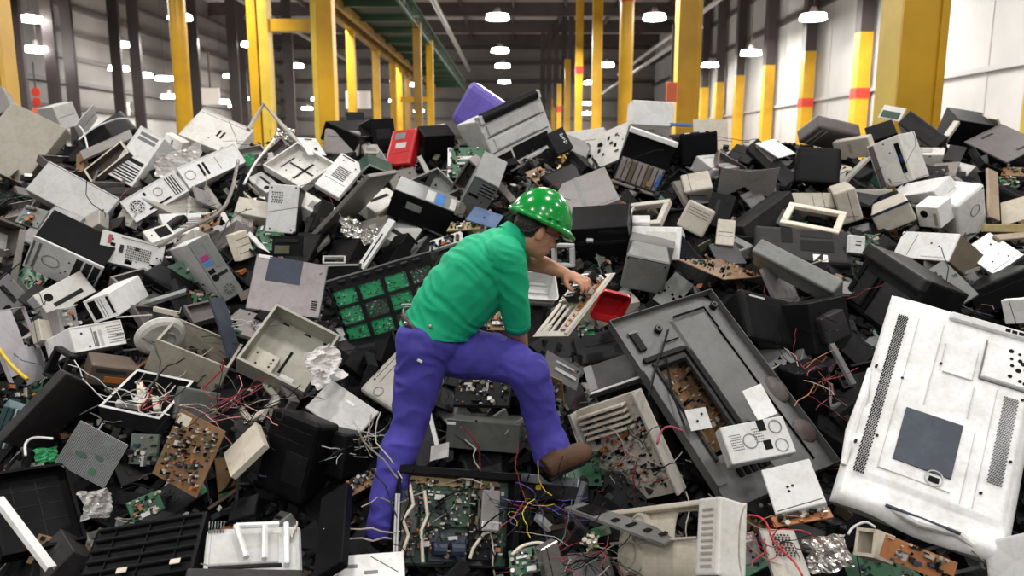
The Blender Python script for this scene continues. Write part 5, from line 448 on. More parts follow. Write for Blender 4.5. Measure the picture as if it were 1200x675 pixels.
# ------------------------------------------------------------ materials
PAL=dict(white=(.84,.84,.835),white2=(.86,.865,.87),offwhite=(.69,.68,.64),cream=(.68,.62,.51),cream2=(.55,.51,.44),beige=(.38,.35,.29),
 beigeg=(.42,.41,.35),lgrey=(.55,.55,.54),lgrey2=(.64,.645,.64),lgrey3=(.42,.40,.36),grey=(.19,.195,.20),grey2=(.20,.21,.205),grey3=(.16,.16,.16),
 grey4=(.115,.116,.116),dgrey=(.018,.018,.019),dgrey2=(.030,.029,.030),dgrey3=(.042,.040,.041),black=(.0045,.0045,.005),black2=(.009,.009,.0095),taupe=(.20,.18,.165),
 mauve=(.30,.265,.25),mauve2=(.24,.225,.22),mauve3=(.12,.105,.105),brown=(.10,.07,.05),brown2=(.16,.13,.09),dbrown=(.05,.04,.033),
 red=(.50,.015,.02),red2=(.3,.03,.06),magenta=(.35,.03,.16),purple=(.12,.085,.42),blue=(.05,.2,.55),navy=(.022,.03,.06),navy2=(.04,.05,.07),
 teal=(.06,.11,.12),dgreen=(.03,.07,.045),greeng=(.085,.09,.08),olive=(.09,.09,.05),orange=(.45,.15,.03),yellow=(.7,.5,.03),pink=(.6,.25,.25),
 wood=(.42,.33,.24),wood2=(.42,.33,.16),pcbg=(.03,.12,.06),pcbg2=(.03,.28,.10),pcbb=(.24,.14,.07),pcbo=(.38,.15,.05),pcby=(.42,.32,.15),pcby2=(.25,.33,.10),
 pcbgr=(.12,.15,.13),board_green=(.07,.62,.27),lavender=(.50,.48,.52),skin=(.52,.25,.17),glassg=(.12,.13,.12),copper=(.5,.22,.1),copperw=(.45,.40,.33),
 yel=(.80,.52,.015),yel2=(.78,.60,.08),dark=(.03,.027,.028),brownstain=(.05,.035,.03))
METAL=dict(steel=(.45,.44,.44),steelm=(.30,.27,.28),steelg=(.42,.45,.43),steelb=(.32,.36,.40),foil=(.75,.73,.70),silver=(.6,.6,.6))
_M={}
def M(key):
    if key in _M: return _M[key]
    m=bpy.data.materials.new(key); m.use_nodes=True; nt=m.node_tree; N=nt.nodes; L=nt.links
    b=N['Principled BSDF']
    metal=key in METAL
    if key in('film','film2','bag'): c=(.62,.60,.58) if key!='bag' else (.72,.69,.67)
    elif key=='blueglass': c=(.16,.24,.42)
    else: c=METAL[key] if metal else PAL[key]
    tc=N.new('ShaderNodeTexCoord'); n1=N.new('ShaderNodeTexNoise'); n1.inputs['Scale'].default_value=7; n1.inputs['Detail'].default_value=8; n1.inputs['Roughness'].default_value=.7
    n2=N.new('ShaderNodeTexNoise'); n2.inputs['Scale'].default_value=38; n2.inputs['Detail'].default_value=4
    L.new(tc.outputs['Object'],n1.inputs['Vector']); L.new(tc.outputs['Object'],n2.inputs['Vector'])
    r=N.new('ShaderNodeValToRGB'); r.color_ramp.elements[0].position=.30; r.color_ramp.elements[1].position=.55
    lum=sum(c)/3
    k=.80 if lum>.3 else .75
    d=tuple(x*k*.97 for x in c); d=(d[0]*1.02,d[1],d[2]*.93)
    if lum<.1: d=tuple(x*1.5+.001 for x in c)
    r.color_ramp.elements[0].color=(*d,1); r.color_ramp.elements[1].color=(*c,1)
    L.new(n1.outputs['Fac'],r.inputs['Fac'])
    mx=N.new('ShaderNodeMix'); mx.data_type='RGBA'; mx.blend_type='MULTIPLY'; mx.inputs[0].default_value=.16
    r2=N.new('ShaderNodeValToRGB'); r2.color_ramp.elements[0].position=.35; r2.color_ramp.elements[0].color=(.45,.43,.4,1); r2.color_ramp.elements[1].position=.5
    L.new(n2.outputs['Fac'],r2.inputs['Fac']); L.new(r.outputs['Color'],mx.inputs[6]); L.new(r2.outputs['Color'],mx.inputs[7]); L.new(mx.outputs[2],b.inputs['Base Color'])
    b.inputs['Roughness'].default_value=.45
    if metal: b.inputs['Metallic'].default_value=.75; b.inputs['Roughness'].default_value=.38
    if key=='foil': b.inputs['Roughness'].default_value=.22; b.inputs['Metallic'].default_value=.9
    if key in('black','black2','dgrey','dgrey2','dgrey3'): b.inputs['Roughness'].default_value=.42; b.inputs['Specular IOR Level'].default_value=.11
    if key in('red','purple'): b.inputs['Roughness'].default_value=.35
    if key.startswith('pcb') or key=='board_green': b.inputs['Roughness'].default_value=.4
    if key in('film','film2','blueglass'):
        b.inputs['Alpha'].default_value=.75; b.inputs['Roughness'].default_value=.15
    bp=N.new('ShaderNodeBump'); bp.inputs['Strength'].default_value=.12; bp.inputs['Distance'].default_value=.004
    L.new(n2.outputs['Fac'],bp.inputs['Height']); L.new(bp.outputs['Normal'],b.inputs['Normal'])
    _M[key]=m; return m
def flatmat(name,c,rough=.5,metal=0,emit=0,bump=None,coat=0):
    if name in _M: return _M[name]
    m=bpy.data.materials.new(name); m.use_nodes=True; b=m.node_tree.nodes['Principled BSDF']
    b.inputs['Base Color'].default_value=(*c,1); b.inputs['Roughness'].default_value=rough; b.inputs['Metallic'].default_value=metal
    b.inputs['Coat Weight'].default_value=coat
    if emit: b.inputs['Emission Color'].default_value=(*c,1); b.inputs['Emission Strength'].default_value=emit
    if bump:
        N=m.node_tree.nodes; L=m.node_tree.links
        tc=N.new('ShaderNodeTexCoord'); n=N.new('ShaderNodeTexNoise'); n.inputs['Scale'].default_value=bump[0]; n.inputs['Detail'].default_value=6
        L.new(tc.outputs['Object'],n.inputs['Vector']); bp=N.new('ShaderNodeBump'); bp.inputs['Strength'].default_value=bump[1]; bp.inputs['Distance'].default_value=.01
        L.new(n.outputs['Fac'],bp.inputs['Height']); L.new(bp.outputs['Normal'],b.inputs['Normal'])
        r=N.new('ShaderNodeValToRGB'); r.color_ramp.elements[0].position=.3; r.color_ramp.elements[1].position=.6
        r.color_ramp.elements[0].color=(c[0]*bump[2],c[1]*bump[2],c[2]*bump[2],1); r.color_ramp.elements[1].color=(*c,1)
        n3=N.new('ShaderNodeTexNoise'); n3.inputs['Scale'].default_value=bump[0]*.25; n3.inputs['Detail'].default_value=5; L.new(tc.outputs['Object'],n3.inputs['Vector'])
        L.new(n3.outputs['Fac'],r.inputs['Fac']); L.new(r.outputs['Color'],b.inputs['Base Color'])
    _M[name]=m; return m
# ------------------------------------------------------------ mesh helpers
def link(name,bm,mat,parent=None,smooth=False,mats=None):
    me=bpy.data.meshes.new(name); bmesh.ops.recalc_face_normals(bm,faces=bm.faces); bm.to_mesh(me); bm.free()
    for m in (mats or [mat]): me.materials.append(m if not isinstance(m,str) else M(m))
    if smooth:
        for p in me.polygons: p.use_smooth=True
    o=bpy.data.objects.new(name,me); COL.objects.link(o)
    if parent is not None: o.parent=parent
    return o
def box(bm,x0,x1,y0,y1,z0,z1,bev=0,seg=1,mi=0):
    vs=[bm.verts.new((x,y,z)) for x in(x0,x1) for y in(y0,y1) for z in(z0,z1)]
    fs=[bm.faces.new([vs[i] for i in f]) for f in((0,1,3,2),(4,6,7,5),(0,4,5,1),(2,3,7,6),(0,2,6,4),(1,5,7,3))]
    for f in fs: f.material_index=mi
    if bev>0:
        es=list({e for f in fs for e in f.edges})
        bmesh.ops.bevel(bm,geom=es,offset=min(bev,.45*min(x1-x0,y1-y0,z1-z0)),segments=seg,affect='EDGES',profile=.6)
    return vs
def rbx(bm,mat4,w,h,d,bev=0,mi=0):
    t=bmesh.new(); box(t,-w/2,w/2,-h/2,h/2,-d/2,d/2,bev,1,mi); t.transform(mat4)
    me=bpy.data.meshes.new('t'); t.to_mesh(me); t.free(); bm.from_mesh(me); bpy.data.meshes.remove(me)
def cyl(bm,x,y,z0,z1,r,n=16,r2=None):
    r2=r if r2 is None else r2
    a=[bm.verts.new((x+r*math.cos(6.2832*i/n),y+r*math.sin(6.2832*i/n),z0)) for i in range(n)]
    b=[bm.verts.new((x+r2*math.cos(6.2832*i/n),y+r2*math.sin(6.2832*i/n),z1)) for i in range(n)]
    for i in range(n): bm.faces.new((a[i],a[(i+1)%n],b[(i+1)%n],b[i]))
    bm.faces.new(b); bm.faces.new(a[::-1])
def ring(bm,x,y,z0,z1,r,t,n=20):
    L=[[bm.verts.new((x+q*math.cos(6.2832*i/n),y+q*math.sin(6.2832*i/n),z)) for i in range(n)] for q,z in((r,z0),(r,z1),(r-t,z1),(r-t,z0))]
    for k in range(4):
        for i in range(n): bm.faces.new((L[k][i],L[k][(i+1)%n],L[(k+1)%4][(i+1)%n],L[(k+1)%4][i]))
def tube(bm,pts,rad,n=8,flat=None,mi=0,ref=None):
    pts=[Vector(p) for p in pts]; m=len(pts)
    rad=rad if isinstance(rad,(list,tuple)) else [rad]*m
    up=Vector(ref) if ref else Vector((.13,.27,.95)); rings=[]
    for i,p in enumerate(pts):
        t=(pts[min(i+1,m-1)]-pts[max(i-1,0)]).normalized()
        a=up-t*up.dot(t)
        if a.length<1e-4: a=t.orthogonal()
        a.normalize(); b=t.cross(a)
        if not ref: up=a
        r=rad[i]; ra,rb=(r if isinstance(r,(tuple,list)) else (r,r))
        rings.append([bm.verts.new(p+a*ra*math.cos(6.2832*k/n)+b*rb*math.sin(6.2832*k/n)) for k in range(n)])
    for i in range(m-1):
        for k in range(n):
            f=bm.faces.new((rings[i][k],rings[i][(k+1)%n],rings[i+1][(k+1)%n],rings[i+1][k])); f.material_index=mi
    bm.faces.new(rings[0][::-1]).material_index=mi; bm.faces.new(rings[-1]).material_index=mi
def blob(bm,c,rx,ry,rz,rotm=None,u=16,v=10):
    t=bmesh.new(); bmesh.ops.create_uvsphere(t,u_segments=u,v_segments=v,radius=1)
    m=Matrix.Translation(c)@((rotm or Matrix.Identity(3)).to_4x4())@Matrix.Diagonal((rx,ry,rz,1)); t.transform(m)
    me=bpy.data.meshes.new('t'); t.to_mesh(me); t.free(); bm.from_mesh(me); bpy.data.meshes.remove(me)
def sheet(bm,w,h,d,nx=10,ny=10,amp=.004,seed=0,flange=0,fn=None,skip=None,thick=None):
    th=thick or .002
    V={}
    for s in(0,1):
        for i in range(nx+1):
            for j in range(ny+1):
                x=-w/2+w*i/nx; y=h/2-h*j/ny
                z=amp*2*noise.noise(Vector((x*5+seed,y*5,seed*.7)))
                if fn: z+=fn(i/nx,j/ny)
                V[s,i,j]=bm.verts.new((x,y,z-s*th))
    cell=lambda i,j: 0<=i<nx and 0<=j<ny and not(skip and skip((i+.5)/nx,(j+.5)/ny))
    for i in range(nx):
        for j in range(ny):
            if not cell(i,j): continue
            bm.faces.new((V[0,i,j],V[0,i,j+1],V[0,i+1,j+1],V[0,i+1,j])); bm.faces.new((V[1,i,j],V[1,i+1,j],V[1,i+1,j+1],V[1,i,j+1]))
            for (a,b),(c,e) ,nb in(((i,j),(i+1,j),(i,j-1)),((i+1,j+1),(i,j+1),(i,j+1)),((i,j+1),(i,j),(i-1,j)),((i+1,j),(i+1,j+1),(i+1,j))):
                if not cell(*nb): bm.faces.new((V[0,a,b],V[0,c,e],V[1,c,e],V[1,a,b]))
    for v in [v for v in bm.verts if not v.link_faces]: bm.verts.remove(v)
    if flange:
        for (x0,x1,y0,y1) in((-w/2,w/2,h/2-.003,h/2),(-w/2,w/2,-h/2,-h/2+.003),(-w/2,-w/2+.003,-h/2,h/2),(w/2-.003,w/2,-h/2,h/2)): box(bm,x0,x1,y0,y1,-flange,-.0005)
def setprops(o,label,cat,group=None,kind=None):
    if label: o['label']=label
    if cat: o['category']=cat
    if group: o['group']=group
    if kind: o['kind']=kind
def empty(name,mat=None):
    o=bpy.data.objects.new(name,None); o.empty_display_size=.1; COL.objects.link(o)
    if mat is not None: o.matrix_world=mat
    return o
# ------------------------------------------------------------ face features
DARK=('black','black2','dgrey','dgrey2','grey','grey2','mauve','mauve3','dgreen','olive','navy')
def feature(f,w,h,par,z=0,rnd=None,mat=None):
    t=f.split(); k=t[0]; X=lambda u:-w/2+w*float(u); Y=lambda v:h/2-h*float(v)
    bm=bmesh.new()
    if k=='slot':
        u0,v0,u1,v1=t[1:5]; mt=t[5]
        box(bm,X(u0),X(u1),Y(v1),Y(v0),z-.001,z+.0022,.0012); link('drive_slot' if mt in DARK else 'sticker',bm,mt,par)
    elif k=='vent':
        u0,v0,u1,v1=map(float,t[1:5]); n=int(t[5])
        box(bm,X(u0),X(u1),Y(v1),Y(v0),z-.001,z+.001); g=link('vent_grille',bm,'black2',par)
        b2=bmesh.new(); vert=(u1-u0)*w<(v1-v0)*h*0
        for i in range(n):
            a=v0+(v1-v0)*(i+.15)/n; b=v0+(v1-v0)*(i+.6)/n
            box(b2,X(u0),X(u1),Y(b),Y(a),z,z+.004,.001)
        s=link('grille_slats',b2,mat or 'grey',par); s.parent=g; 
    elif k=='line':
        x0,y0,x1,y1=X(t[1]),Y(t[2]),X(t[3]),Y(t[4]); v=Vector((x1-x0,y1-y0,0)); L=v.length
        m4=Matrix.Translation(((x0+x1)/2,(y0+y1)/2,z))@Matrix.Rotation(math.atan2(v.y,v.x),4,'Z'); rbx(bm,m4,L,.0035,.0012)
        link('groove',bm,'dgrey',par)
    elif k=='screw':
        cyl(bm,X(t[1]),Y(t[2]),z-.001,z+.002,.006,10); link('screw',bm,'dgrey',par)
    elif k=='hole':
        cyl(bm,X(t[1]),Y(t[2]),z-.001,z+.0015,float(t[3])*min(w,h)+.008,18); link('round_hole',bm,'black',par)
    elif k=='ring':
        r=float(t[3])*min(w,h)+.01; ring(bm,X(t[1]),Y(t[2]),z-.001,z+.003,r,.0045,24); link('raised_ring',bm,'dgrey2' if mat in('black','black2') else 'grey',par)
    elif k=='fan':
        r=max(.012,float(t[3])*min(w,h)*.95); x,y=X(t[1]),Y(t[2])
        cyl(bm,x,y,z-.001,z+.001,r,24); g=link('fan_grille',bm,'black2',par)
        b2=bmesh.new()
        for q in(.95,.68,.4): ring(b2,x,y,z,z+.003,r*q,.004,24)
        for a in range(4): rbx(b2,Matrix.Translation((x,y,z+.002))@Matrix.Rotation(a*.7854+.3,4,'Z'),2*r,.005,.003)
        s=link('fan_guard',b2,mat or 'lgrey',g)
    elif k=='holes':
        u0,v0,u1,v1=map(float,t[1:5]); nx,ny=int(t[5]),int(t[6])
        rr=.36*min((u1-u0)*w/nx,(v1-v0)*h/ny)
        for i in range(nx):
            for j in range(ny): cyl(bm,X(u0+(u1-u0)*(i+.5+.25*(j%2))/nx),Y(v0+(v1-v0)*(j+.5)/ny),z-.001,z+.001,rr,6)
        link('vent_holes',bm,'dgrey',par)
    elif k=='comp': comps(w,h,par,int(t[1]),z,rnd)
    elif k=='marks':
        for (u,v,a,b) in((.62,.25,.10,.05),(.62,.33,.12,.03),(.75,.25,.06,.05),(.66,.42,.12,.05),(.7,.5,.10,.03),(.64,.58,.09,.05),(.78,.58,.06,.05),(.7,.68,.12,.03)):
            box(bm,X(u),X(u+a),Y(v+b),Y(v),z-.001,z+.001)
        link('printed_marks',bm,'white',par)
def comps(w,h,par,n,z=0,rnd=None,big=10):
    rnd=rnd or random.Random(1)
    bm=bmesh.new(); keys=['black','dgrey','silver','cream2','copperw','lgrey','black','dgreen','brown','copperw','black2','olive','navy','orange']
    def one(b,big):
        x=rnd.uniform(-.45,.45)*w; y=rnd.uniform(-.45,.45)*h; s=.018 if big else .008
        k=rnd.random()
        if k<.35: cyl(b,x,y,z,z+rnd.uniform(.01,.035)*(1 if big else .6),rnd.uniform(.4,.7)*s,8)
        else: rbx(b,Matrix.Translation((x,y,z+.006))@Matrix.Rotation(rnd.choice((0,0,1.57,.1)),4,'Z'),rnd.uniform(.6,2.6)*s,rnd.uniform(.5,1.2)*s,rnd.uniform(.006,.03))
        return k
    for i in range(min(big,n)):
        b=bmesh.new(); k=one(b,True); link('capacitor' if k<.35 else rnd.choice(('chip','connector','coil_block')),b,rnd.choice(keys),par)
    for i in range(max(0,n-big)):
        c0=len(bm.faces); one(bm,False); bm.faces.ensure_lookup_table(); mi=rnd.randrange(len(keys))
        for q in range(c0,len(bm.faces)): bm.faces[q].material_index=mi
    if n>big:
        o=link('small_components',bm,None,par,mats=[M(k) for k in keys]); o['kind']='stuff'
    else: bm.free()
def wires(bm,p0,spread,n,rnd,r=.0022,nm=5,L=.12):
    for i in range(n):
        p=Vector(p0)+Vector((rnd.uniform(-1,1)*spread[0],rnd.uniform(-1,1)*spread[1],rnd.uniform(-.3,1)*spread[2])); d=Vector((rnd.uniform(-1,1),rnd.uniform(-1,1),rnd.uniform(-.3,.5))).normalized(); pts=[p]
        for k in range(7):
            d=(d+Vector((rnd.uniform(-1,1),rnd.uniform(-1,1),rnd.uniform(-.6,.5)))*.55).normalized(); p=p+d*L/6; pts.append(p)
        tube(bm,pts,r*rnd.uniform(.7,1.5),5,mi=rnd.randrange(nm))
WM=['black','red2','copperw','black','dgreen','navy','dgrey','brown']
# ------------------------------------------------------------ item builders
def build(it,idx):
    ty,nm,cat,lab,mat,m,(w,h,d),feats,o=it
    rnd=random.Random(idx*7+3)
    X=Vector(m[3:6]).normalized(); U=Vector(m[6:9]); U=(U-X*U.dot(X)).normalized(); Nn=X.cross(U)
    mw=Matrix.Translation(m[:3])@Matrix((X,U,Nn)).transposed().to_4x4()
    root=empty(nm,mw); setprops(root,lab,cat)
    FL=[f.strip() for f in feats.split(';') if f.strip()]
    def part(name,mt,smooth=False): 
        return lambda bm: link(name,bm,mt,root,smooth)
    zf=0; body=o.get('body') or o.get('under')
    fmat=mat
    if ty in('box','tower','case25','tower_led','rbox','laser'):
        rb=ty in('rbox','laser'); bev=o.get('bev') or (min(.1*min(w,h),.03) if rb else .004)
        bm=bmesh.new()
        if body:
            box(bm,-w/2,w/2,-h/2,h/2,-.014,0,.004); part('front_panel',mat)(bm)
            bm=bmesh.new(); box(bm,-w/2+.002,w/2-.002,-h/2+.002,h/2-.002,-d,-.0145,.004)
            if rb: 
                for v in bm.verts:
                    if v.co.z<-d*.6: v.co.x*=.92; v.co.y*=.92
            part('casing',body)(bm)
        elif ty=='case25':
            box(bm,-w/2,w/2,-h/2,h/2,-.014,0,.004); part('front_panel',mat)(bm)
            bm=bmesh.new(); box(bm,-w/2,w/2,-h/2,h/2,-d,-.0145,.004); part('casing','grey2')(bm)
            for (a0,a1,mt) in((.66,.8,'blue'),(.5,.64,'lgrey'),(.9,1,'lgrey')):
                bm=bmesh.new(); box(bm,-w/2+w*a0,-w/2+w*a1,h/2-.001,h/2+.002,-d*.8,-.03,.001); part('sticker' if mt=='blue' else 'top_strip',mt)(bm)
            bm=bmesh.new()
            for s in(-1,1): box(bm,s*w/2-.006,s*w/2+.006,-h/2,h/2+.004,-.02,.004,.001)
            bm.free()
        else:
            box(bm,-w/2,w/2,-h/2,h/2,-d,0,bev,3 if rb else 1)
            # dented sides
            if rb and d>.15:
                for v in bm.verts:
                    if v.co.z<-d*.45: v.co.x*=.86; v.co.y*=.86
            part('casing' if FL else nm,mat,False)(bm)
            if ty=='tower':
                bm=bmesh.new(); ft=.007
                for (a,b,c,e) in((-w/2,w/2,h/2-ft,h/2),(-w/2,w/2,-h/2,-h/2+ft),(-w/2,-w/2+ft,-h/2+ft,h/2-ft),(w/2-ft,w/2,-h/2+ft,h/2-ft)): box(bm,a,b,c,e,0,.004,.001)
                part('edge_trim',mat)(bm)
        if ty=='laser':
            bm=bmesh.new(); z=.04
            for p,q in(((-.2,.35),(.25,.35)),((.1,.35),(.1,-.35)),((-.2,.35),(-.08,-.3))):
                tube(bm,[(p[0]*w,p[1]*h,z),(q[0]*w,q[1]*h,z)],.012,6)
            part('bar_frame','white')(bm)
            bm=bmesh.new(); box(bm,w*.3,w*.36,-h*.4,h*.45,0,.03,.004); part('side_post','white')(bm)
            bm=bmesh.new(); box(bm,-w*.45,w*.25,-h*.3,h*.3,-.001,.01,.004); part('paper_cover','lgrey')(bm)
            bm=bmesh.new(); box(bm,-w*.45,w*.28,-h*.38,-h*.33,0,.012,.002); part('front_lip','dgrey')(bm)
            for k in range(4): bm=bmesh.new(); box(bm,w*(.38+.02*k),w*(.39+.02*k),h*(.1+.08*k),h*(.2+.08*k),0,.03); part('gear_bracket','cream')(bm)
            for k in range(6): bm=bmesh.new(); box(bm,w*(-.48+.03*k),w*(-.47+.03*k),h*.36,h*.5,0,.03); part('comb_tooth','grey')(bm)
    elif ty in('panel','panelw','plate','slotplate','lshape','perf','fold','metal'):
        bm=bmesh.new(); sk=None; fn=None
        if ty=='lshape': sk=lambda u,v: (u>.62 and v<.5+.25*(u-.62)) or (v>.86 and u<.3)
        if ty=='fold': fn=lambda u,v: -.10*abs(u-.42)*1.0 + (.05 if v>.5 and abs(u-.42)<.2 else 0)*0; sk=lambda u,v: v>.55+abs(u-.42)*1.6
        if ty=='panelw' and w>.2: 
            hs=[(rnd.uniform(.1,.9),rnd.uniform(.1,.9),rnd.uniform(.02,.05)) for _ in range(7)]
            sk=lambda u,v: any(abs(u-a)<c and abs(v-b)<c*1.4 for a,b,c in hs)
        n=26 if sk else 8
        sheet(bm,w,h,d,n,n,amp=.004 if ty!='plate' else .003,seed=idx,flange=(min(d,.03) if ty in('panel','panelw','lshape') else 0),fn=fn,skip=sk,thick=max(.002,min(d,.02)*.6) if ty=='plate' else .002)
        part('sheet' if FL or ty=='perf' else nm,mat)(bm); zf=.006
        if ty=='perf':
            bm=bmesh.new()
            for i in range(30):
                for j in range(28):
                    x=-w/2+w*(i+.5)/30;y=-h/2+h*(j+.5)/28
                    cyl(bm,x,y,.0,.0075+.003*noise.noise(Vector((x*5+idx,y*5,idx*.7)))*2,.0040,6)
            q=part('perforation_holes','grey')(bm); q['kind']='stuff'
            for (u,v,a,b) in((.62,.12,.14,.1),(.62,.75,.12,.12)):
                bm=bmesh.new(); box(bm,-w/2+u*w,-w/2+(u+a)*w,h/2-(v+b)*h,h/2-v*h,0,.010); part('green_opening','pcbg')(bm)
            for (u,v) in((.35,.6),(.7,.5)):
                bm=bmesh.new(); cyl(bm,0,0,0,.010,.03,14)
                for q in bm.verts: q.co.y*=.4; q.co.x+=-w/2+u*w; q.co.y+=h/2-v*h
                part('oval_hole','dgreen')(bm)
            sheetbm=None
        if ty=='fold':
            bm=bmesh.new(); box(bm,-w*.45,w*.45,-h*.5,h*.2,-.16,-.10,.01); part('dark_opening','black')(bm)
    elif ty=='bar':
        bm=bmesh.new(); t=.003
        if min(w,h)<.05:
            s=min(w,h)
            box(bm,-w/2,w/2,-h/2,h/2,-t,0,.001)
            if w<h:
                box(bm,-w/2,-w/2+t,-h/2,h/2,-max(d,.012),-t); box(bm,w/2-t,w/2,-h/2,h/2,-max(d,.012),-t)
            else:
                box(bm,-w/2,w/2,-h/2,-h/2+t,-max(d,.012),-t); box(bm,-w/2,w/2,h/2-t,h/2,-max(d,.012),-t)
        else: box(bm,-w/2,w/2,-h/2,h/2,-d,0,.003)
        part(nm if not FL else 'rail_body',mat)(bm)
    elif ty in('tray','tray_bracket'):
        t=.004; rim=o.get('rim',mat); inn=o.get('inner',mat)
        bm=bmesh.new(); box(bm,-w/2,w/2,-h/2,h/2,-d,-d+t,.001)
        part('base_panel',inn)(bm)
        for (a,b,c,e) in((-w/2,w/2,h/2-t,h/2),(-w/2,w/2,-h/2,-h/2+t),(-w/2,-w/2+t,-h/2+t,h/2-t),(w/2-t,w/2,-h/2+t,h/2-t)):
            bm=bmesh.new(); box(bm,a,b,c,e,-d+t,-.001,.0008); part('side_wall',mat)(bm)
        bm=bmesh.new(); r=.014
        for (a,b,c,e) in((-w/2,w/2,h/2-r,h/2),(-w/2,w/2,-h/2,-h/2+r),(-w/2,-w/2+r,-h/2+r,h/2-r),(w/2-r,w/2,-h/2+r,h/2-r)): box(bm,a,b,c,e,-.001,.0015,.0006)
        part('rim',rim)(bm); zf=-d+t+.001
        if ty=='tray_bracket':
            bm=bmesh.new(); box(bm,-w*.42,-w*.05,-h*.42,-h*.12,-d+.01,-d+.012+.06,.003); b=part('drive_bracket','cream2')(bm)
            for x,y in((-.36,-.2),(-.3,-.35),(-.12,-.2),(-.12,-.26),(-.12,-.32)):
                bm=bmesh.new(); cyl(bm,x*w,y*h,-d+.07,-d+.074,.006,8); link('screw',bm,'dgrey',b)
            bm=bmesh.new(); box(bm,w*.1,w*.3,-h*.45,-h*.38,-d,-.02,.003); part('port_flange','lgrey2')(bm)
        if o.get('wires'):
            bm=bmesh.new(); wires(bm,(0,0,-d*.4),(w*.35,h*.35,.05),o['wires']*2,rnd,.003,8,.3); q=link('wire_bundle',bm,None,root,mats=[M(k) for k in ['black','dgrey','lgrey','white','copperw','black','red','grey']]); q['kind']='stuff'
            for k in range(5):
                bm=bmesh.new(); rbx(bm,Matrix.Translation((rnd.uniform(-.3,.3)*w,rnd.uniform(-.3,.3)*h,-.03))@Matrix.Rotation(rnd.random()*3,4,'Z'),.1,.03,.03,.003); part('drive_bracket',rnd.choice(['lgrey','mauve','cream','grey']))(bm)
    elif ty=='bin':
        bm=bmesh.new(); op=o.get('open') or nm=='tool_tray'; rings=[]
        prof=[(0,1.0),(-d*.12,.985),(-d*.9,.9),(-d,.84)] if op else [(-d,1.05),(-d*.5,1.02),(-d*.08,.97),(0,.88)]
        def rr(z,s):
            out=[]; ww,hh=w*s/2,h*s/2; r=.16*min(w,h)
            for cx,cy,a0 in((ww-r,hh-r,0),(-ww+r,hh-r,90),(-ww+r,-hh+r,180),(ww-r,-hh+r,270)):
                for k in range(5): a=R(a0+22.5*k); out.append(bm.verts.new((cx+r*math.cos(a),cy+r*math.sin(a),z)))
            return out
        if op: prof=[(-.012,1.0),(0,1.0),(0,.93),(-d*.9,.82)]+[]; 
        if op:
            seq=[(-d,.84),(-d*.1,.94),(-.02,.95),(-.02,1.0),(0,1.0),(0,.93),(-d*.93,.80)]
        else: seq=prof
        for z,s in seq: rings.append(rr(z,s))
        for a,b in zip(rings,rings[1:]):
            for i in range(20): bm.faces.new((a[i],a[(i+1)%20],b[(i+1)%20],b[i]))
        bm.faces.new(rings[0][::-1]); bm.faces.new(rings[-1])
        part('bin_body' if not op else 'tray_body',mat,not op)(bm)
        if nm=='storage_crate':
            for k in range(3): bm=bmesh.new(); box(bm,-w*.38,w*.38,h*(-.3+.28*k),h*(-.28+.28*k),-d*.92,-d*.9+.012,.003); part('floor_rib','lgrey')(bm)
            bm=bmesh.new(); box(bm,-w*.42,w*.42,-h*.5,-h*.42,-d*.6,-d*.35,.004); part('handle_recess','lgrey')(bm)
        elif not op:
            bm=bmesh.new(); 
            for k in(-1,1): box(bm,-w*.3,w*.3,k*h*.2-.004,k*h*.2+.004,-.004,.003,.002)
            part('base_rib',mat)(bm)
    elif ty=='frame':
        t=.16*min(w,h)
        for (a,b,c,e) in((-w/2,w/2,h/2-t,h/2),(-w/2,w/2,-h/2,-h/2+t),(-w/2,-w/2+t,-h/2+t,h/2-t),(w/2-t,w/2,-h/2+t,h/2-t)):
            bm=bmesh.new(); box(bm,a,b,c,e,-d,0,.004); part('frame_bar',mat)(bm)
    elif ty in('board','rboard'):
        bm=bmesh.new(); box(bm,-w/2,w/2,-h/2,h/2,-d,0,.001); part('board_base',mat)(bm)
        if ty=='rboard':
            for s in(-1,1): bm=bmesh.new(); box(bm,s*w/2-.008,s*w/2+.008,-h/2,h/2,-.02,.05,.003); part('side_rail','lgrey3')(bm)
            for k in range(5): bm=bmesh.new(); box(bm,-w*.42,w*.3,h*(.42-.055*k),h*(.445-.055*k),0,.05,.002); part('heatsink_bar','cream')(bm)
            comps(w*.9,h*.9,root,260,0,rnd,30)
            bm=bmesh.new(); wires(bm,(0,-h*.2,.05),(w*.4,h*.25,.03),22,rnd,.002,8,.2); q=link('wire_bundle',bm,None,root,mats=[M(k) for k in WM]); q['kind']='stuff'
            bm=bmesh.new()
            for k in range(3): tube(bm,[(-w*.5-.01*k,h*.5,.03),(-w*.52-.01*k,h*.1,.05),(-w*.45,-h*.3,.04),(-w*.2,-h*.52,.03)],.003,6)
            part('edge_wire','cream')(bm)
    elif ty=='crumple':
        bm=bmesh.new(); n=16; V=[]
        for j in range(n+1):
            row=[]
            for i in range(n+1):
                u=i/n-.5;v=j/n-.5; e=1-.25*noise.noise(Vector((u*3+idx,v*3,0)))
                f=.5*min(w,h,.3)
                z=f*.35*(noise.noise(Vector((u*5,v*5,idx)))+.6*abs(noise.noise(Vector((u*11,v*11,idx+5))))+.35*noise.noise(Vector((u*23,v*23,idx))))
                rr=1-.35*(u*u+v*v)*2
                row.append(bm.verts.new((u*w*e*(.8+.25*rr),-v*h*e*(.8+.25*rr),z+.05*(1-4*(u*u+v*v))*f)))
            V.append(row)
        for j in range(n):
            for i in range(n): bm.faces.new((V[j][i],V[j+1][i],V[j+1][i+1],V[j][i+1]))
        ob=link(nm,bm,mat,None); ob.matrix_world=mw; md=ob.modifiers.new('s','SOLIDIFY'); md.thickness=.0015
        setprops(ob,lab,cat); bpy.data.objects.remove(root); return ob
    elif ty=='disc':
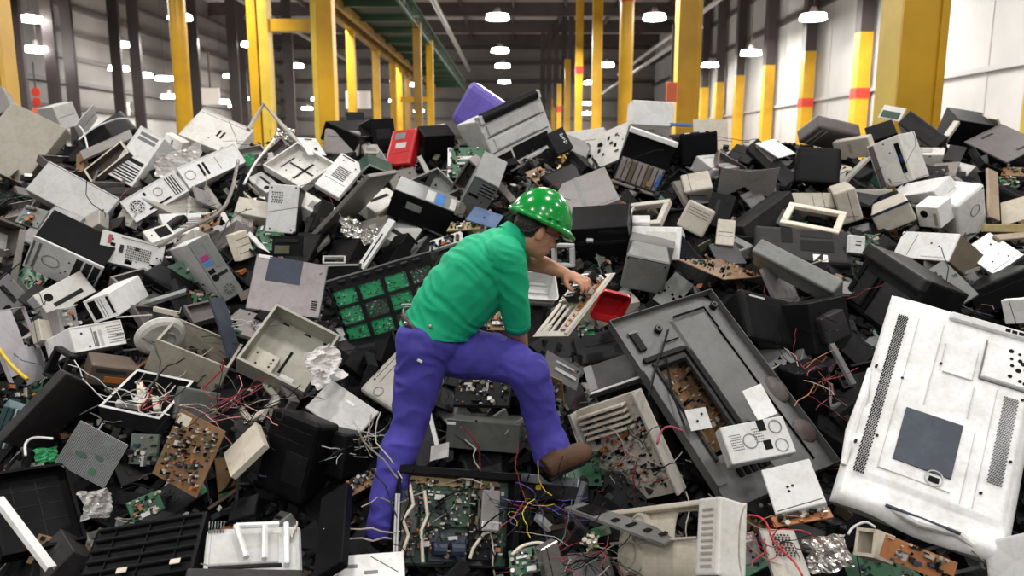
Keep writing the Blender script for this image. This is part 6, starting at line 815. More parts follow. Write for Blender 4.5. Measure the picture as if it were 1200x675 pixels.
        bm=bmesh.new(); prof=[(.5,-.03),(.5,-.022),(.44,-.006),(.36,0),(.2,-.012),(.02,-.015)]; rg=[]
        for r,z in prof: rg.append([bm.verts.new((w*r*math.cos(6.2832*i/40),h*r*math.sin(6.2832*i/40),z)) for i in range(40)])
        for a,b in zip(rg,rg[1:]):
            for i in range(40): bm.faces.new((a[i],a[(i+1)%40],b[(i+1)%40],b[i]))
        bm.faces.new(rg[-1]); bm.faces.new(rg[0][::-1]); part('dish_body',mat)(bm)
        bm=bmesh.new(); ring(bm,w*.1,-h*.05,-.01,.004,.05,.006); part('dish_hub','lgrey')(bm)
    elif ty=='printer_big':
        bm=bmesh.new(); box(bm,-w/2,w/2,-h/2,h/2,-d,0,.012,2); part('casing',mat)(bm)
        bm=bmesh.new(); tube(bm,[(-w*.44,h*.5,.0),(w*.44,h*.5,.0)],.042,14); part('top_roller','black2')(bm)
        for s in(-1,1): bm=bmesh.new(); box(bm,s*w*.46-.02,s*w*.46+.02,h*.42,h*.56,-.05,.03,.008,2); part('roller_cap','lgrey')(bm)
        bm=bmesh.new(); box(bm,-w*.42,w*.42,h*.2,h*.38,0,.014,.004); part('tray_cover','lgrey')(bm)
        bm=bmesh.new(); box(bm,-w*.38,w*.30,-h*.06,h*.14,0,.010,.004); part('tray_cover','lgrey2')(bm)
        for y in(.17,-.09): bm=bmesh.new(); box(bm,-w*.46,w*.46,h*y,h*y+.006,0,.004); part('groove','dgrey')(bm)
        bm=bmesh.new(); box(bm,-w*.46,-w*.2,-h*.46,-h*.16,-.001,.006,.002); part('dark_opening','black')(bm)
        bm=bmesh.new(); box(bm,-w*.17,w*.42,-h*.36,-h*.13,-.001,.006,.002); part('dark_opening','black2')(bm)
        bm=bmesh.new(); box(bm,-w*.12,w*.4,-h*.44,-h*.39,0,.02,.003); part('tray_lip','lgrey2')(bm)
        bm=bmesh.new(); box(bm,-w*.5,-w*.46,-h*.5,h*.3,0,.012,.004); part('side_rib','lgrey')(bm)
        bm=bmesh.new(); box(bm,-w*.36,-w*.34,-h*.4,-h*.2,0,.012); part('groove','dgrey')(bm)
    elif ty=='printer_fins':
        bm=bmesh.new(); box(bm,-w/2,w/2,-h/2,h/2,-d,0,.012,2); part('casing',mat)(bm)
        bm=bmesh.new(); box(bm,-w*.5,w*.5,h*.43,h*.52,-.05,.03,.006,2); part('top_edge','white')(bm)
        bm=bmesh.new(); box(bm,-w*.46,w*.46,-h*.48,-h*.02,0,.012,.004); p=part('rib_panel','mauve3')(bm)
        for k in range(8): bm=bmesh.new(); box(bm,-w*.44+k*w*.11,-w*.44+k*w*.11+w*.085,-h*.44,-h*.04,.012,.03,.003); link('rib',bm,['mauve','mauve','brown2'][k%3],p)
        bm=bmesh.new(); box(bm,-w*.5,w*.5,-h*.53,-h*.48,0,.035,.006,2); part('lower_lip','mauve')(bm)
        bm=bmesh.new(); box(bm,w*.36,w*.42,-h*.38,-h*.1,.03,.036,.002); part('latch','blue')(bm)
    elif ty=='printer_dark':
        bm=bmesh.new(); box(bm,-w/2,w/2,-h/2,h/2,-d,0,.015,2); part('casing',mat)(bm)
        bm=bmesh.new(); box(bm,-w*.5,w*.5,h*.3,h*.5,0,.05,.012,2); part('top_lip','dgrey2')(bm)
        for (a,b,c,e) in((-.44,.4,.2,.24),(-.44,-.4,-.45,.2),(-.12,-.08,-.45,.12)): bm=bmesh.new(); box(bm,w*a,w*b,h*c,h*e,0,.006); part('groove','black')(bm)
        bm=bmesh.new(); box(bm,-w*.36,-w*.15,-h*.4,h*.12,0,.02,.006); part('tray_cover','dgrey')(bm)
        bm=bmesh.new(); box(bm,-w*.04,w*.4,-h*.45,h*.14,0,.014,.006); part('tray_cover','dgrey2')(bm)
    elif ty=='rack':
        nx,ny=4,3; t=.03
        def skip(u,v):
            cu=(u*nx)%1; cv=((v-.12)/.8*ny)
            if cv<0 or cv>=ny: return False
            cv%=1; return .06<cu<.95 and .07<cv<.95
        bm=bmesh.new(); sheet(bm,w,h,d,48,40,amp=.003,seed=3,skip=skip,thick=.02); part('rack_frame',mat)(bm)
        for i in range(nx):
            for j in range(ny):
                cx=-w/2+w*(i+.51)/nx; cy=h/2-h*(.12+.8*(j+.51)/ny); bw=w/nx*.92; bh=h*.8/ny*.92
                key=['board_green','board_green','pcbgr','board_green','pcbgr'][(i*3+j*5+i*j)%5] if (i,j)!=(2,2) else 'pcbgr'
                bm=bmesh.new(); box(bm,cx-bw/2,cx+bw/2,cy-bh/2,cy+bh/2,-.02,-.014,.001); g=part('green_board',key)(bm)
                b=bmesh.new(); ks=['pcbgr','silver','dgreen','board_green','white']
                for q in range(46):
                    c0=len(b.faces); x=cx+rnd.uniform(-.45,.45)*bw; y=cy+rnd.uniform(-.45,.45)*bh
                    box(b,x,x+rnd.uniform(.003,.012),y,y+rnd.uniform(.003,.01),-.014,-.011); b.faces.ensure_lookup_table(); mi=rnd.randrange(5)
                    for qq in range(c0,len(b.faces)): b.faces[qq].material_index=mi
                q=link('small_components',b,None,g,mats=[M(k) for k in ks]); q['kind']='stuff'
        for k in range(6): bm=bmesh.new(); box(bm,-w*.49,-w*.47,h*(.35-.13*k),h*(.42-.13*k),0,.008,.001); part('frame_slot','black')(bm)
        for k in range(7): bm=bmesh.new(); box(bm,w*(-.4+.12*k),w*(-.33+.12*k),h*.45,h*.48,0,.02,.002); part('frame_clip','dgrey')(bm)
        bm=bmesh.new(); tube(bm,[(w*.1,-h*.05,.02),(w*.25,-h*.1,.03),(w*.3,-h*.2,.02)],.006,6); part('clip_lever','lgrey')(bm)
    elif ty=='shell_louv':
        bm=bmesh.new(); box(bm,-w/2,w/2,-h/2,h/2,-d,0,.015,2); part('shell',mat)(bm)
        for k in range(5): bm=bmesh.new(); box(bm,-w*.46,w*.46,h*(.38-.18*k),h*(.42-.18*k),0,.018,.004); part('louvre','black2')(bm)
        for k in range(3): bm=bmesh.new(); box(bm,w*(-.3+.3*k),w*(-.29+.3*k),-h*.45,h*.45,0,.012,.002); part('cross_rib','black2')(bm)
        for x in(-.15,.3): bm=bmesh.new(); box(bm,w*x,w*x+.04,-h*.42,-h*.34,.018,.022,.001); part('cream_tag','cream')(bm)
    elif ty=='tv_chassis':
        bm=bmesh.new(); box(bm,-w/2,w/2,-h/2,h/2,-d,-d+.006); part('base_panel','dgreen')(bm)
        for (a,b,c,e) in((-w/2,w/2,h/2-.035,h/2),(-w/2,w/2,-h/2,-h/2+.012),(-w/2,-w/2+.015,-h/2,h/2-.035),(w/2-.03,w/2,-h/2,h/2-.035)):
            bm=bmesh.new(); box(bm,a,b,c,e,-d,.0,.004); part('frame_bar','black')(bm)
        bm=bmesh.new(); box(bm,-w*.42,w*.35,h*.32,h*.41,-d+.006,-d+.02,.002); part('top_board','pcby')(bm)
        for (a,b,c,e,mt) in((-.44,-.3,-.4,.25,'greeng'),(-.28,.12,-.1,.28,'dgreen'),(-.2,.1,-.45,-.15,'navy2'),(.12,.36,-.42,.05,'dgrey')):
            bm=bmesh.new(); box(bm,w*a,w*b,h*c,h*e,-d+.006,-d+.03,.003); part('board_panel',mt)(bm)
        bm=bmesh.new(); box(bm,w*.16,w*.31,-h*.1,h*.3,-d+.05,-d+.10,.006,2); p=part('silver_shield','mauve2')(bm)
        bm=bmesh.new(); box(bm,w*.16,w*.31,-h*.12,-h*.02,-d+.06,-d+.108,.006,2); link('shield_lip',bm,'silver',p)
        for k in range(2): bm=bmesh.new(); tube(bm,[(w*(-.18+.14*k),-h*.32,-d+.05),(w*(-.08+.14*k),-h*.32,-d+.05)],.03,12); part('coil_drum','navy')(bm)
        comps(w*.85,h*.85,root,320,-d+.03,rnd,40)
        bm=bmesh.new(); wires(bm,(-w*.1,0,-d*.3),(w*.4,h*.4,.05),24,rnd,.0026,8,.28); q=link('wire_bundle',bm,None,root,mats=[M(k) for k in ['copperw','dgrey','cream2','black','dgreen','navy','black','red2']]); q['kind']='stuff'
        for k,pts in enumerate([[(-.42,.3),(-.38,.1),(-.45,-.05),(-.4,-.2),(-.44,-.4)],[(-.3,.25),(-.26,.0),(-.3,-.15),(-.27,-.45)],[(.3,-.1),(.2,-.15),(.12,-.3),(.1,-.4)]]):
            bm=bmesh.new(); tube(bm,[(w*a,h*b,.02-.01*k) for a,b in pts],.007,7); part('thick_cable','cream')(bm)
        for k in range(2): bm=bmesh.new(); tube(bm,[(-w*(.5+.02*k),h*.2,.03),(-w*(.48+.02*k),-h*.42,.03)],.005,6); part('rod','lgrey')(bm)
    elif ty=='bent':
        bm=bmesh.new(); 
        rbx(bm,Matrix.Translation((-w*.04,0,0)),w*.92,h,.02,.002); rbx(bm,Matrix.Translation((w*.45,-.05,0))@Matrix.Rotation(-.25,4,'Z'),.02,.12,.02,.002); rbx(bm,Matrix.Translation((w*.47,-.11,0)),.04,.012,.02,.002)
        part('bracket_body',mat)(bm)
    elif ty=='star':
        bm=bmesh.new(); pts=[((.5 if i%2 else .25)*w*math.cos(i*.628),(.5 if i%2 else .25)*h*math.sin(i*.628)) for i in range(10)]
        a=[bm.verts.new((x,y,0)) for x,y in pts]; b=[bm.verts.new((x,y,-d)) for x,y in pts]
        bm.faces.new(a); bm.faces.new(b[::-1])
        for i in range(10): bm.faces.new((a[i],b[i],b[(i+1)%10],a[(i+1)%10]))
        part('board_base',mat)(bm); FL=[]; comps(w*.5,h*.5,root,14,0,rnd,6)
    elif ty=='crtfront':
        t=.02; bm=bmesh.new(); sheet(bm,w,h,d,20,20,amp=.002,seed=4,fn=lambda u,v: -.06*(abs(u-.5)*2)**3-.03*(abs(v-.5)*2)**3,thick=.008,skip=lambda u,v:.62<u<.9 and .12<v<.5); part('shell',mat)(bm)
        for (x,y,r) in((-.18,.22,.06),(-.25,-.2,.07)):
            bm=bmesh.new(); cyl(bm,x*w,y*h,-.01,.016,r,28,r*.9); q=part('round_disc','cream2')(bm); bm=bmesh.new(); ring(bm,x*w,y*h,.01,.02,r*.75,.006,28); link('disc_groove',bm,'beige',q)
        bm=bmesh.new(); box(bm,w*.34,w*.5,-h*.5,h*.5,-.1,.03,.01,2); q=part('side_frame','offwhite')(bm)
        for k in range(10): bm=bmesh.new(); box(bm,w*.38,w*.46,h*(-.4+.08*k),h*(-.37+.08*k),.029,.033); link('vent_slit',bm,'beige',q)
        bm=bmesh.new(); box(bm,-w*.5,w*.34,h*.42,h*.5,-.05,.02,.006,2); part('top_frame','cream')(bm)
        bm=bmesh.new(); box(bm,-w*.45,w*.3,-h*.02,h*.02,0,.012,.003); part('cross_rib','cream2')(bm)
        pass
    elif ty=='tvgrey':
        sk=lambda u,v:.12<u<.38 and .3<v<.78
        bm=bmesh.new(); sheet(bm,w,h,d,50,50,amp=.004,seed=9,flange=.05,skip=sk,thick=.004,fn=lambda u,v:-.05*max(0,(u-.8)/.2)**2-.035*max(0,(.06-v)/.06)+.012*(1 if (.47<u<.8 and v>.1) else 0)); part('shell',mat)(bm)
        def F(name,u0,v0,u1,v1,z0,z1,mt,bv=.002): 
            bm=bmesh.new(); box(bm,-w/2+u0*w,-w/2+u1*w,h/2-v1*h,h/2-v0*h,z0,z1,bv); return part(name,mt)(bm)
        F('opening_rim',.10,.285,.40,.31,-.01,.014,'dgrey2'); F('opening_rim',.10,.31,.125,.8,-.01,.014,'dgrey2'); F('opening_rim',.38,.31,.405,.8,-.01,.014,'dgrey2')
        F('channel',.42,.26,.445,.9,-.01,.020,'black2'); F('channel',.05,.25,.42,.275,-.005,.018,'black2'); F('channel_bar',.46,.28,.47,.9,.0,.024,'grey3')
        F('label_groove',.3,.2,.44,.205,0,.012,'black'); F('label_groove',.5,.09,.8,.097,.005,.020,'black'); F('label_groove',.8,.09,.807,.22,.005,.020,'black'); F('label_groove',.8,.22,.806,.95,.0,.016,'black')
        F('handle_slot',.07,.11,.135,.21,0,.014,'black'); F('handle_rim',.06,.10,.145,.115,0,.018,'grey3')
        for (u,v) in((.9,.1),(.32,.13)):
            bm=bmesh.new(); cyl(bm,-w/2+u*w,h/2-v*h,-.02,.022,.02,18); q=part('round_knob','black2')(bm); bm=bmesh.new(); ring(bm,-w/2+u*w,h/2-v*h,.02,.026,.014,.004); link('knob_ring',bm,'grey3',q)
        bm=bmesh.new(); blob(bm,(w*.43,-h*.1,-.01),.055,.075,.02); part('speaker_grille','brownstain')(bm)
        bm=bmesh.new(); blob(bm,(w*.40,-h*.32,-.01),.06,.065,.02); part('speaker_grille','brownstain')(bm)
        bm=bmesh.new(); tube(bm,[(-w*.28,h*.22,.03),(-w*.42,h*.05,.04),(-w*.5,-h*.12,.05)],.005,6); part('black_cable','black')(bm)
        bm=bmesh.new(); tube(bm,[(-w*.02,-h*.2,.03),(w*.12,-h*.24,.04),(w*.1,-h*.34,.02)],.006,6); part('black_cable','black')(bm)
        F('stand_plate',-.0,.3,.08,.9,-.0,.012,'grey4')
        for k in range(4): F('slot_mark',.2+.06*k,.86,.235+.06*k,.9,0,.012,'black')
    elif ty=='tvwhite':
        bm=bmesh.new()
        def fn(u,v):
            e=min(u,1-u)*w; f=min(v,1-v)*h; g=min(e,f)
            z=-.05*max(0,1-g/.05)**2
            if v>.86: z+=.03*math.sin(u*9+v*6)*(v-.86)/.14
            z+=.006*noise.noise(Vector((u*4,v*6,2)))
            if .07<u<.93 and .05<v<.87: z+=.014
            if u<.06: z+=.012*math.sin(v*26+3*math.sin(v*9))*(v>.3)
            return z
        sheet(bm,w,h,d,60,80,amp=.002,seed=2,fn=fn,thick=.004,flange=0); sh=part('shell',mat,True)(bm)
        bm=bmesh.new(); box(bm,-w*.49,w*.49,-h*.48,h*.49,-.14,-.055,.02,2); part('inner_frame','lgrey')(bm)
        def F(name,u0,v0,u1,v1,z0,z1,mt,bv=.001,par=None):
            bm=bmesh.new(); box(bm,-w/2+u0*w,-w/2+u1*w,h/2-v1*h,h/2-v0*h,z0,z1,bv,1); return link(name,bm,mt,par or root)
        F('black_label',.27,.54,.61,.77,.010,.0215,'navy2')
        zt=.0195
        bm=bmesh.new()
        for j in range(80):
            for i in range(5): cyl(bm,-w/2+w*(.075+.013*i+.006*(j%2)),h/2-h*(.13+.0093*j),.0,zt+.002,.0032,5)
        q=link('speaker_grille',bm,'dgrey',root); q['kind']='stuff'
        bm=bmesh.new()
        for j in range(44):
            for i in range(7): cyl(bm,-w/2+w*(.80+.012*i+.006*(j%2)),h/2-h*(.36+.0085*j),.0,zt+.003,.003,5)
        q=link('speaker_grille',bm,'grey',root); q['kind']='stuff'
        pp=F('port_panel',.64,.13,.97,.31,.0,.030,'white2',.01); F('panel_edge',.635,.305,.975,.315,0,.024,'grey'); F('panel_edge',.63,.13,.638,.31,0,.024,'grey')
        for k,(u,v,s) in enumerate([(.78,.155,.018),(.83,.16,.012),(.79,.19,.012),(.84,.19,.016),(.80,.22,.014),(.86,.2,.018),(.84,.235,.02),(.80,.27,.016),(.88,.225,.014),(.9,.25,.014),(.91,.19,.012),(.93,.17,.012),(.93,.22,.012),(.94,.25,.012),(.86,.28,.014),(.89,.285,.016),(.9,.16,.01)]):
            bm=bmesh.new(); cyl(bm,-w/2+u*w,h/2-v*h,.028,.032,s*.55,10); link('port_hole',bm,'black',pp)
        hp=F('handle_ledge',.38,.045,.99,.085,.0,.034,'lgrey2',.008)
        for k in range(6): F('ledge_slot',.72+.04*k,.058,.75+.04*k,.072,.033,.036,'black',0,hp)
        for (a,b,c,e) in((.36,.12,.365,.5),(.2,.12,.204,.82),(.42,.33,.6,.334),(.62,.36,.624,.5),(.4,.2,.403,.33),(.6,.2,.603,.33),(.68,.55,.683,.85),(.2,.82,.62,.823),(.75,.34,.753,.85)): F('moulded_line',a,b,c,e,.0,.0195,'lgrey',0)
        bm=bmesh.new(); ring(bm,-w/2+.52*w,h/2-.79*h,.0,.022,.035,.004); part('keyhole_ring','lgrey')(bm)
        F('keyhole_slot',.49,.785,.55,.805,.0,.023,'black')
        for (u,v) in((.2,.42),(.4,.3),(.15,.7),(.78,.78),(.9,.35),(.9,.62),(.03,.4),(.04,.75)): bm=bmesh.new(); cyl(bm,-w/2+u*w,h/2-v*h,.0,.021,.006,8); part('screw','dgrey')(bm)
        F('purple_strip',.3,.955,.72,.963,-.02,.03,'navy')
        bm=bmesh.new(); tube(bm,[(-w*.3,-h*.44,-.01),(0,-h*.47,.012),(w*.2,-h*.45,-.0),(w*.42,-h*.49,-.02)],[.012,.02,.02,.008],10); part('crushed_edge','white')(bm)
        bm=bmesh.new(); tube(bm,[(-w*.5,h*.1,-.03),(-w*.49,-h*.05,-.01),(-w*.5,-h*.2,-.03),(-w*.485,-h*.35,-.02)],[.01,.02,.022,.012],10); part('crushed_edge','white')(bm)
    elif ty=='held':
        bm=bmesh.new(); sk=lambda u,v: (v>.48 and v<.92 and (.12<u<.2 or .28<u<.38 or .48<u<.62)) or (v<.4 and .3<u<.5)
        sheet(bm,w,h,d,36,36,amp=.001,seed=1,skip=sk,thick=.004); part('metal_frame',mat)(bm)
        bm=bmesh.new(); box(bm,w*.40,w*.46,-h*.48,h*.48,0,.010,.002); part('side_rail','offwhite')(bm)
        bm=bmesh.new(); box(bm,w*.2,w*.36,-h*.42,h*.4,0,.006,.001); q=part('orange_strip','pcbo')(bm)
        bm=bmesh.new(); box(bm,-w*.45,w*.15,h*.04,h*.46,.004,.012,.002); q=part('brown_board','pcby')(bm)
        bm=bmesh.new(); box(bm,-w*.1,w*.16,h*.0,h*.45,.012,.05,.004); q=part('dark_module','dgrey')(bm)
        for k in range(6): bm=bmesh.new(); box(bm,-w*.06,w*.12,h*(.05+.06*k),h*(.08+.06*k),.05,.056,.001); link('module_slot',bm,['lgrey','black','white'][k%3],q)
        for k in range(9): bm=bmesh.new(); cyl(bm,w*.28,h*(-.35+.08*k),.006,.012,.006,8); part('copper_contact','copper')(bm)
        comps(w*.8,h*.45,root,70,.012,rnd,12)
        for c in root.children:
            if c.name.startswith(('small_comp','cap','chip','conn','coil')): c.location.y+=h*.22
        FL=[]
    if ty=='rboard': FL=[]
    for f in FL: feature(f,w,h,root,zf,rnd,mat if mat not in('white2',) else 'white')
    ch=root.children
    if len(ch)==1:   # a thing of one mesh: make it the top-level object itself
        c=ch[0]; c.parent=None; c.matrix_world=mw; c.name=nm+'_x'; bpy.data.objects.remove(root); c.name=nm; setprops(c,lab,cat); return c
    return root
import os
for i,it in enumerate(ITEMS): build(it,i)
# ------------------------------------------------------------ camera
F_=900.; PT=R(9.9); CZ=2.9
FW=Vector((0,math.cos(PT),-math.sin(PT))); UPV=Vector((0,math.sin(PT),math.cos(PT))); RT=Vector((1,0,0)); CP=Vector((0,0,CZ))
def P(x,y,Y):
    d=FW+RT*((x-600)/F_)+UPV*((337.5-y)/F_); return CP+d*(Y/d.y)
def Pz(x,y,z):
    d=FW+RT*((x-600)/F_)+UPV*((337.5-y)/F_); return CP+d*((z-CZ)/d.z)
cd=bpy.data.cameras.new('camera'); cam=bpy.data.objects.new('camera',cd); COL.objects.link(cam); sc.camera=cam
cam.location=CP; cam.rotation_euler=(R(90)-PT,0,0); cd.sensor_width=36; cd.lens=27; cd.clip_end=400
cd.dof.use_dof=True; cd.dof.focus_distance=3.6; cd.dof.aperture_fstop=2.5
sc.view_settings.view_transform='Standard'; sc.view_settings.look='None'; sc.view_settings.exposure=EXPO; sc.view_settings.gamma=1
# ------------------------------------------------------------ hall
def S(o): o['kind']='structure'; return o
wallm=flatmat('painted_wall',(.41,.398,.378),.6,bump=(3,.1,.86)); sidem=flatmat('siding',(.15,.135,.122),.6,bump=(2,.1,.8)); darks=flatmat('dark_steel',(.055,.042,.040),.5,bump=(4,.1,.7))
yel=flatmat('yellow_paint',(.62,.34,.010),.42,bump=(5,.15,.72)); yelp=flatmat('pale_lit_yellow',(.66,.46,.05),.45,bump=(9,.2,.8)); redp=flatmat('red_paint',(.55,.04,.02),.45)
grn=flatmat('green_paint',(.035,.09,.045),.5,bump=(4,.1,.7)); ceilm=flatmat('roof_sheet',(.30,.26,.24),.6,bump=(2,.1,.7)); conc=flatmat('concrete',(.22,.21,.20),.7,bump=(1.5,.2,.7))
bry=flatmat('worn_yellow_girder',(.30,.17,.03),.5,bump=(3,.2,.6)); galv=flatmat('galvanised',(.45,.44,.43),.4,.3); signw=flatmat('sign_white',(.75,.73,.70),.5); orangep=flatmat('orange_paint',(.75,.16,.06),.5)
def bb(name,x0,x1,y0,y1,z0,z1,m,parent=None,bev=0):
    bm=bmesh.new(); box(bm,x0,x1,y0,y1,z0,z1,bev); return link(name,bm,m,parent)
XR,XL,YF,ZC=14.4,-23.4,80,14.4
S(bb('floor',XL,XR,-12,YF,-.2,0,conc)); S(bb('ceiling',XL,XR,-12,YF,ZC,ZC+.3,ceilm))
S(bb('wall_right',XR,XR+.3,-12,YF,0,ZC,wallm)); S(bb('wall_left_lower',XL-.3,XL,-12,YF,0,5.2,wallm)); S(bb('wall_left_upper',XL-.35,XL-.02,-12,YF,5.2,ZC,sidem)); S(bb('wall_back',XL,XR,YF,YF+.3,0,ZC,sidem))
n=0
def trim(*a):
    global n; n+=1; return S(bb('trim_%d'%n,*a))
for z in(3.6,5.2,6.5,7.8,9.1,10.4,11.7,13): trim(XL,XL+.18,-10,YF,z,z+.22,darks)
for z in(4.5,6.3,8.1,9.9,11.7,13.2): trim(XL,XR,YF-.25,YF,z,z+.3,darks)
trim(XR-.12,XR,-10,YF,5.35,5.5,flatmat('grey_rail',(.35,.34,.33),.5)); 
for y in range(6,80,3): trim(XR-.02,XR,y,y+.05,0,ZC,flatmat('grey_rail',(.35,.34,.33),.5))
for z in(9.6,11.8): trim(XR-.2,XR,-10,YF,z,z+.25,darks)
for y in range(14,80,8): trim(XL,XR,y,y+.4,ZC-1.0,ZC,darks)
for x in(-20,-16,-12,-8,-4,0,4,8,12): trim(x,x+.15,0,YF,ZC-.4,ZC,darks)
# dark roof posts of the left aisle (part of the building frame)
for px,X in((47,-20.5),(84,-21),(105,-21),(158,-20),(180,-19),(246,-17),(290,-15),(352,-12),(300,-20)):
    Y=X*900/(px-605); w=.26
    trim(X-w,X+w,Y-.1,Y+.1,0,ZC,darks)
for k,(px) in enumerate((640,647,655,664,672)):
    Y=76-k*3; X=(px-605)*Y/900; trim(X-.22,X+.22,Y-.2,Y+.2,7,ZC,darks)
# yellow columns of the centre row
def yellow_column(label,x0,x1,y0,dep,band=None,z1=ZC-.01,round_=False):
    r=empty('yellow_column',Matrix.Translation(((x0+x1)/2,y0+dep/2,0))); setprops(r,label,'column','yellow building columns',None); r['kind']='thing'
    ox,oy=(x0+x1)/2,y0+dep/2; hw=(x1-x0)/2
    if round_:
        bm=bmesh.new(); cyl(bm,0,0,0,z1,hw,20); link('column_post',bm,yel,r,True)
    else:
        bm=bmesh.new(); box(bm,-hw,hw,-dep/2,-dep/2+.03,0,z1,.004); link('front_plate',bm,yel,r)
        bm=bmesh.new(); box(bm,-hw+.001,-hw+.04,-dep/2+.03,dep/2,0,z1,.004); link('side_plate',bm,yelp,r)  # left plate paler: the light on that side is put into its colour
        bm=bmesh.new(); box(bm,hw-.08,hw-.001,-dep/2-.03,-dep/2-.0,0,z1,.004); link('edge_rib',bm,yelp if False else yel,r)
        bm=bmesh.new(); box(bm,hw-.04,hw,-dep/2+.03,dep/2,0,z1,.004); link('side_plate',bm,yel,r)
    for (a,b) in (band or []):
        bm=bmesh.new()
        if round_: cyl(bm,0,0,a,b,hw+.02,20)
        else: box(bm,-hw-.01,hw+.01,-dep/2-.04,dep/2+.01,a,b)
        link('red_band',bm,redp,r)
    bm=bmesh.new(); box(bm,-hw-.12,hw+.12,-dep/2-.12,dep/2+.12,0,.04); link('base_plate',bm,darks,r)
    return r
yellow_column('huge yellow column rising near the white wall, widest of all columns',3.9,4.35,8,.5)
yellow_column('second thickest yellow column of the centre row, above the white box',3.65,4.15,17.5,.45)
yellow_column('round yellow column with a red band near its top, above the perforated plate',3.66,4.14,27,.48,[(7.95,8.3)],round_=True)
yellow_column('plain yellow column just left of the red banded round one',3.7,4.14,36.5,.45)
yellow_column('thin yellow column with a red band low down, fourth behind the white box',3.7,4.1,46,.45,[(7.5,7.9)])
yellow_column('thin yellow column, fifth of the centre row going back',3.7,4.1,55.5,.45,z1=9.4)
yellow_column('thin yellow column with a low red band, sixth of the centre row going back',3.7,4.1,65,.45,[(6.3,6.8)],z1=8.6)
yellow_column('farthest yellow column of the centre row in the dim background',3.7,4.1,74,.45,z1=8.0)
yellow_column('thick yellow column at the far left edge of the hall',-5.98,-5.46,8.5,.27)
yellow_column('round yellow column with a red top standing behind the tilted white tower',-10.78,-10.26,25,.5,[(7.7,ZC-.02)],round_=True)
yellow_column('yellow column at the extreme right edge against the white wall',10.55,10.95,16,.3)
# portal frame
r=empty('portal_frame',Matrix.Translation((-5.5,20,0))); setprops(r,'yellow portal frame of two posts and a crossbeam','frame')
for (a,b) in((310,320),(322,333),(387,405),(381,387)):
    x0,x1=(a-605)*20/900+5.5,(b-605)*20/900+5.5
    bm=bmesh.new(); box(bm,x0,x1,-.2,.2,0,ZC-1,.01); link('post',bm,yel if (a!=322 and a!=381) else yelp,r)
bm=bmesh.new(); box(bm,(325-605)*20/900+5.5,(388-605)*20/900+5.5,-.12,.12,5.9,6.2,.01); link('crossbeam',bm,yel,r)
# mezzanine conveyor
r=empty('overhead_gantry',Matrix.Translation((-5.1,40,7.9))); setprops(r,'green and yellow overhead gantry running back through the hall','gantry')
for s,(z0,z1) in((1,(0,.06)),(1,(.72,.78))): bm=bmesh.new(); box(bm,1.25,1.35,-22,24,z0,z1); link('side_rail',bm,grn,r)
for k in range(46): bm=bmesh.new(); box(bm,1.27,1.31,-22+k,-21.93+k,.06,.72); link('railing_bar',bm,grn,r)
bm=bmesh.new(); box(bm,-1.5,-1.2,-22,24,-.15,.35); link('yellow_girder',bm,bry,r)
bm=bmesh.new(); box(bm,-.9,-.75,-22,24,-.1,.2); link('yellow_girder',bm,bry,r)
bm=bmesh.new(); box(bm,-1.2,1.25,-22,24,.3,.34); link('deck',bm,flatmat('dark_deck',(.03,.04,.03),.7),r)
for k in range(15): bm=bmesh.new(); box(bm,-1.2,1.25,-21+3*k,-20.85+3*k,.05,.3); link('cross_joist',bm,grn,r)
for px,X,mt in((423,-6.5,yel),(451,-6.5,yel),(470,-6.5,yel),(477,-6.5,yel),(512,-3.85,yel),(498,-3.85,bry),(486,-6.3,bry)):
    Y=X*900/(px-605); w=.16
    if Y>62: continue
    bm=bmesh.new(); box(bm,X+5.1-w,X+5.1+w,Y-40-w,Y-40+w,-7.9,.2,.01); link('leg',bm,mt,r)
bm=bmesh.new(); box(bm,(478-605)*40/900+5.1,(510-605)*40/900+5.1,-.1,.1,-2.4,-2.15); link('crossbeam',bm,yel,r)
def tagged(o,label,cat,group=None): setprops(o,label,cat,group); return o
for (px,lab) in((862,'sixth from the huge yellow column'),(895,'fifth'),):pass
wl=['nearest to the huge yellow column, with a red band','second from the huge yellow column, with a red band','third from the huge yellow column','fourth from the huge yellow column','fifth from the huge yellow column, very thin','sixth and farthest from the huge yellow column']
for k,px in enumerate((1001,940,896,863,841,824)):
    X=14.0; Y=X*900/(px-605); r=empty('wall_column',Matrix.Translation((X,Y,0))); setprops(r,'yellow and dark wall column '+wl[k],'column'); r['kind']='thing'
    w=.26
    bm=bmesh.new(); box(bm,-w,w,-w,w,7.65,ZC-.01); link('dark_upper_post',bm,darks,r)
    bm=bmesh.new(); box(bm,-w,w,-w,w,0,7.65); link('yellow_lower_post',bm,yel,r)
    if k<2: bm=bmesh.new(); box(bm,-w-.02,w+.02,-w-.02,w+.02,5.1,5.5); link('red_band',bm,redp,r)
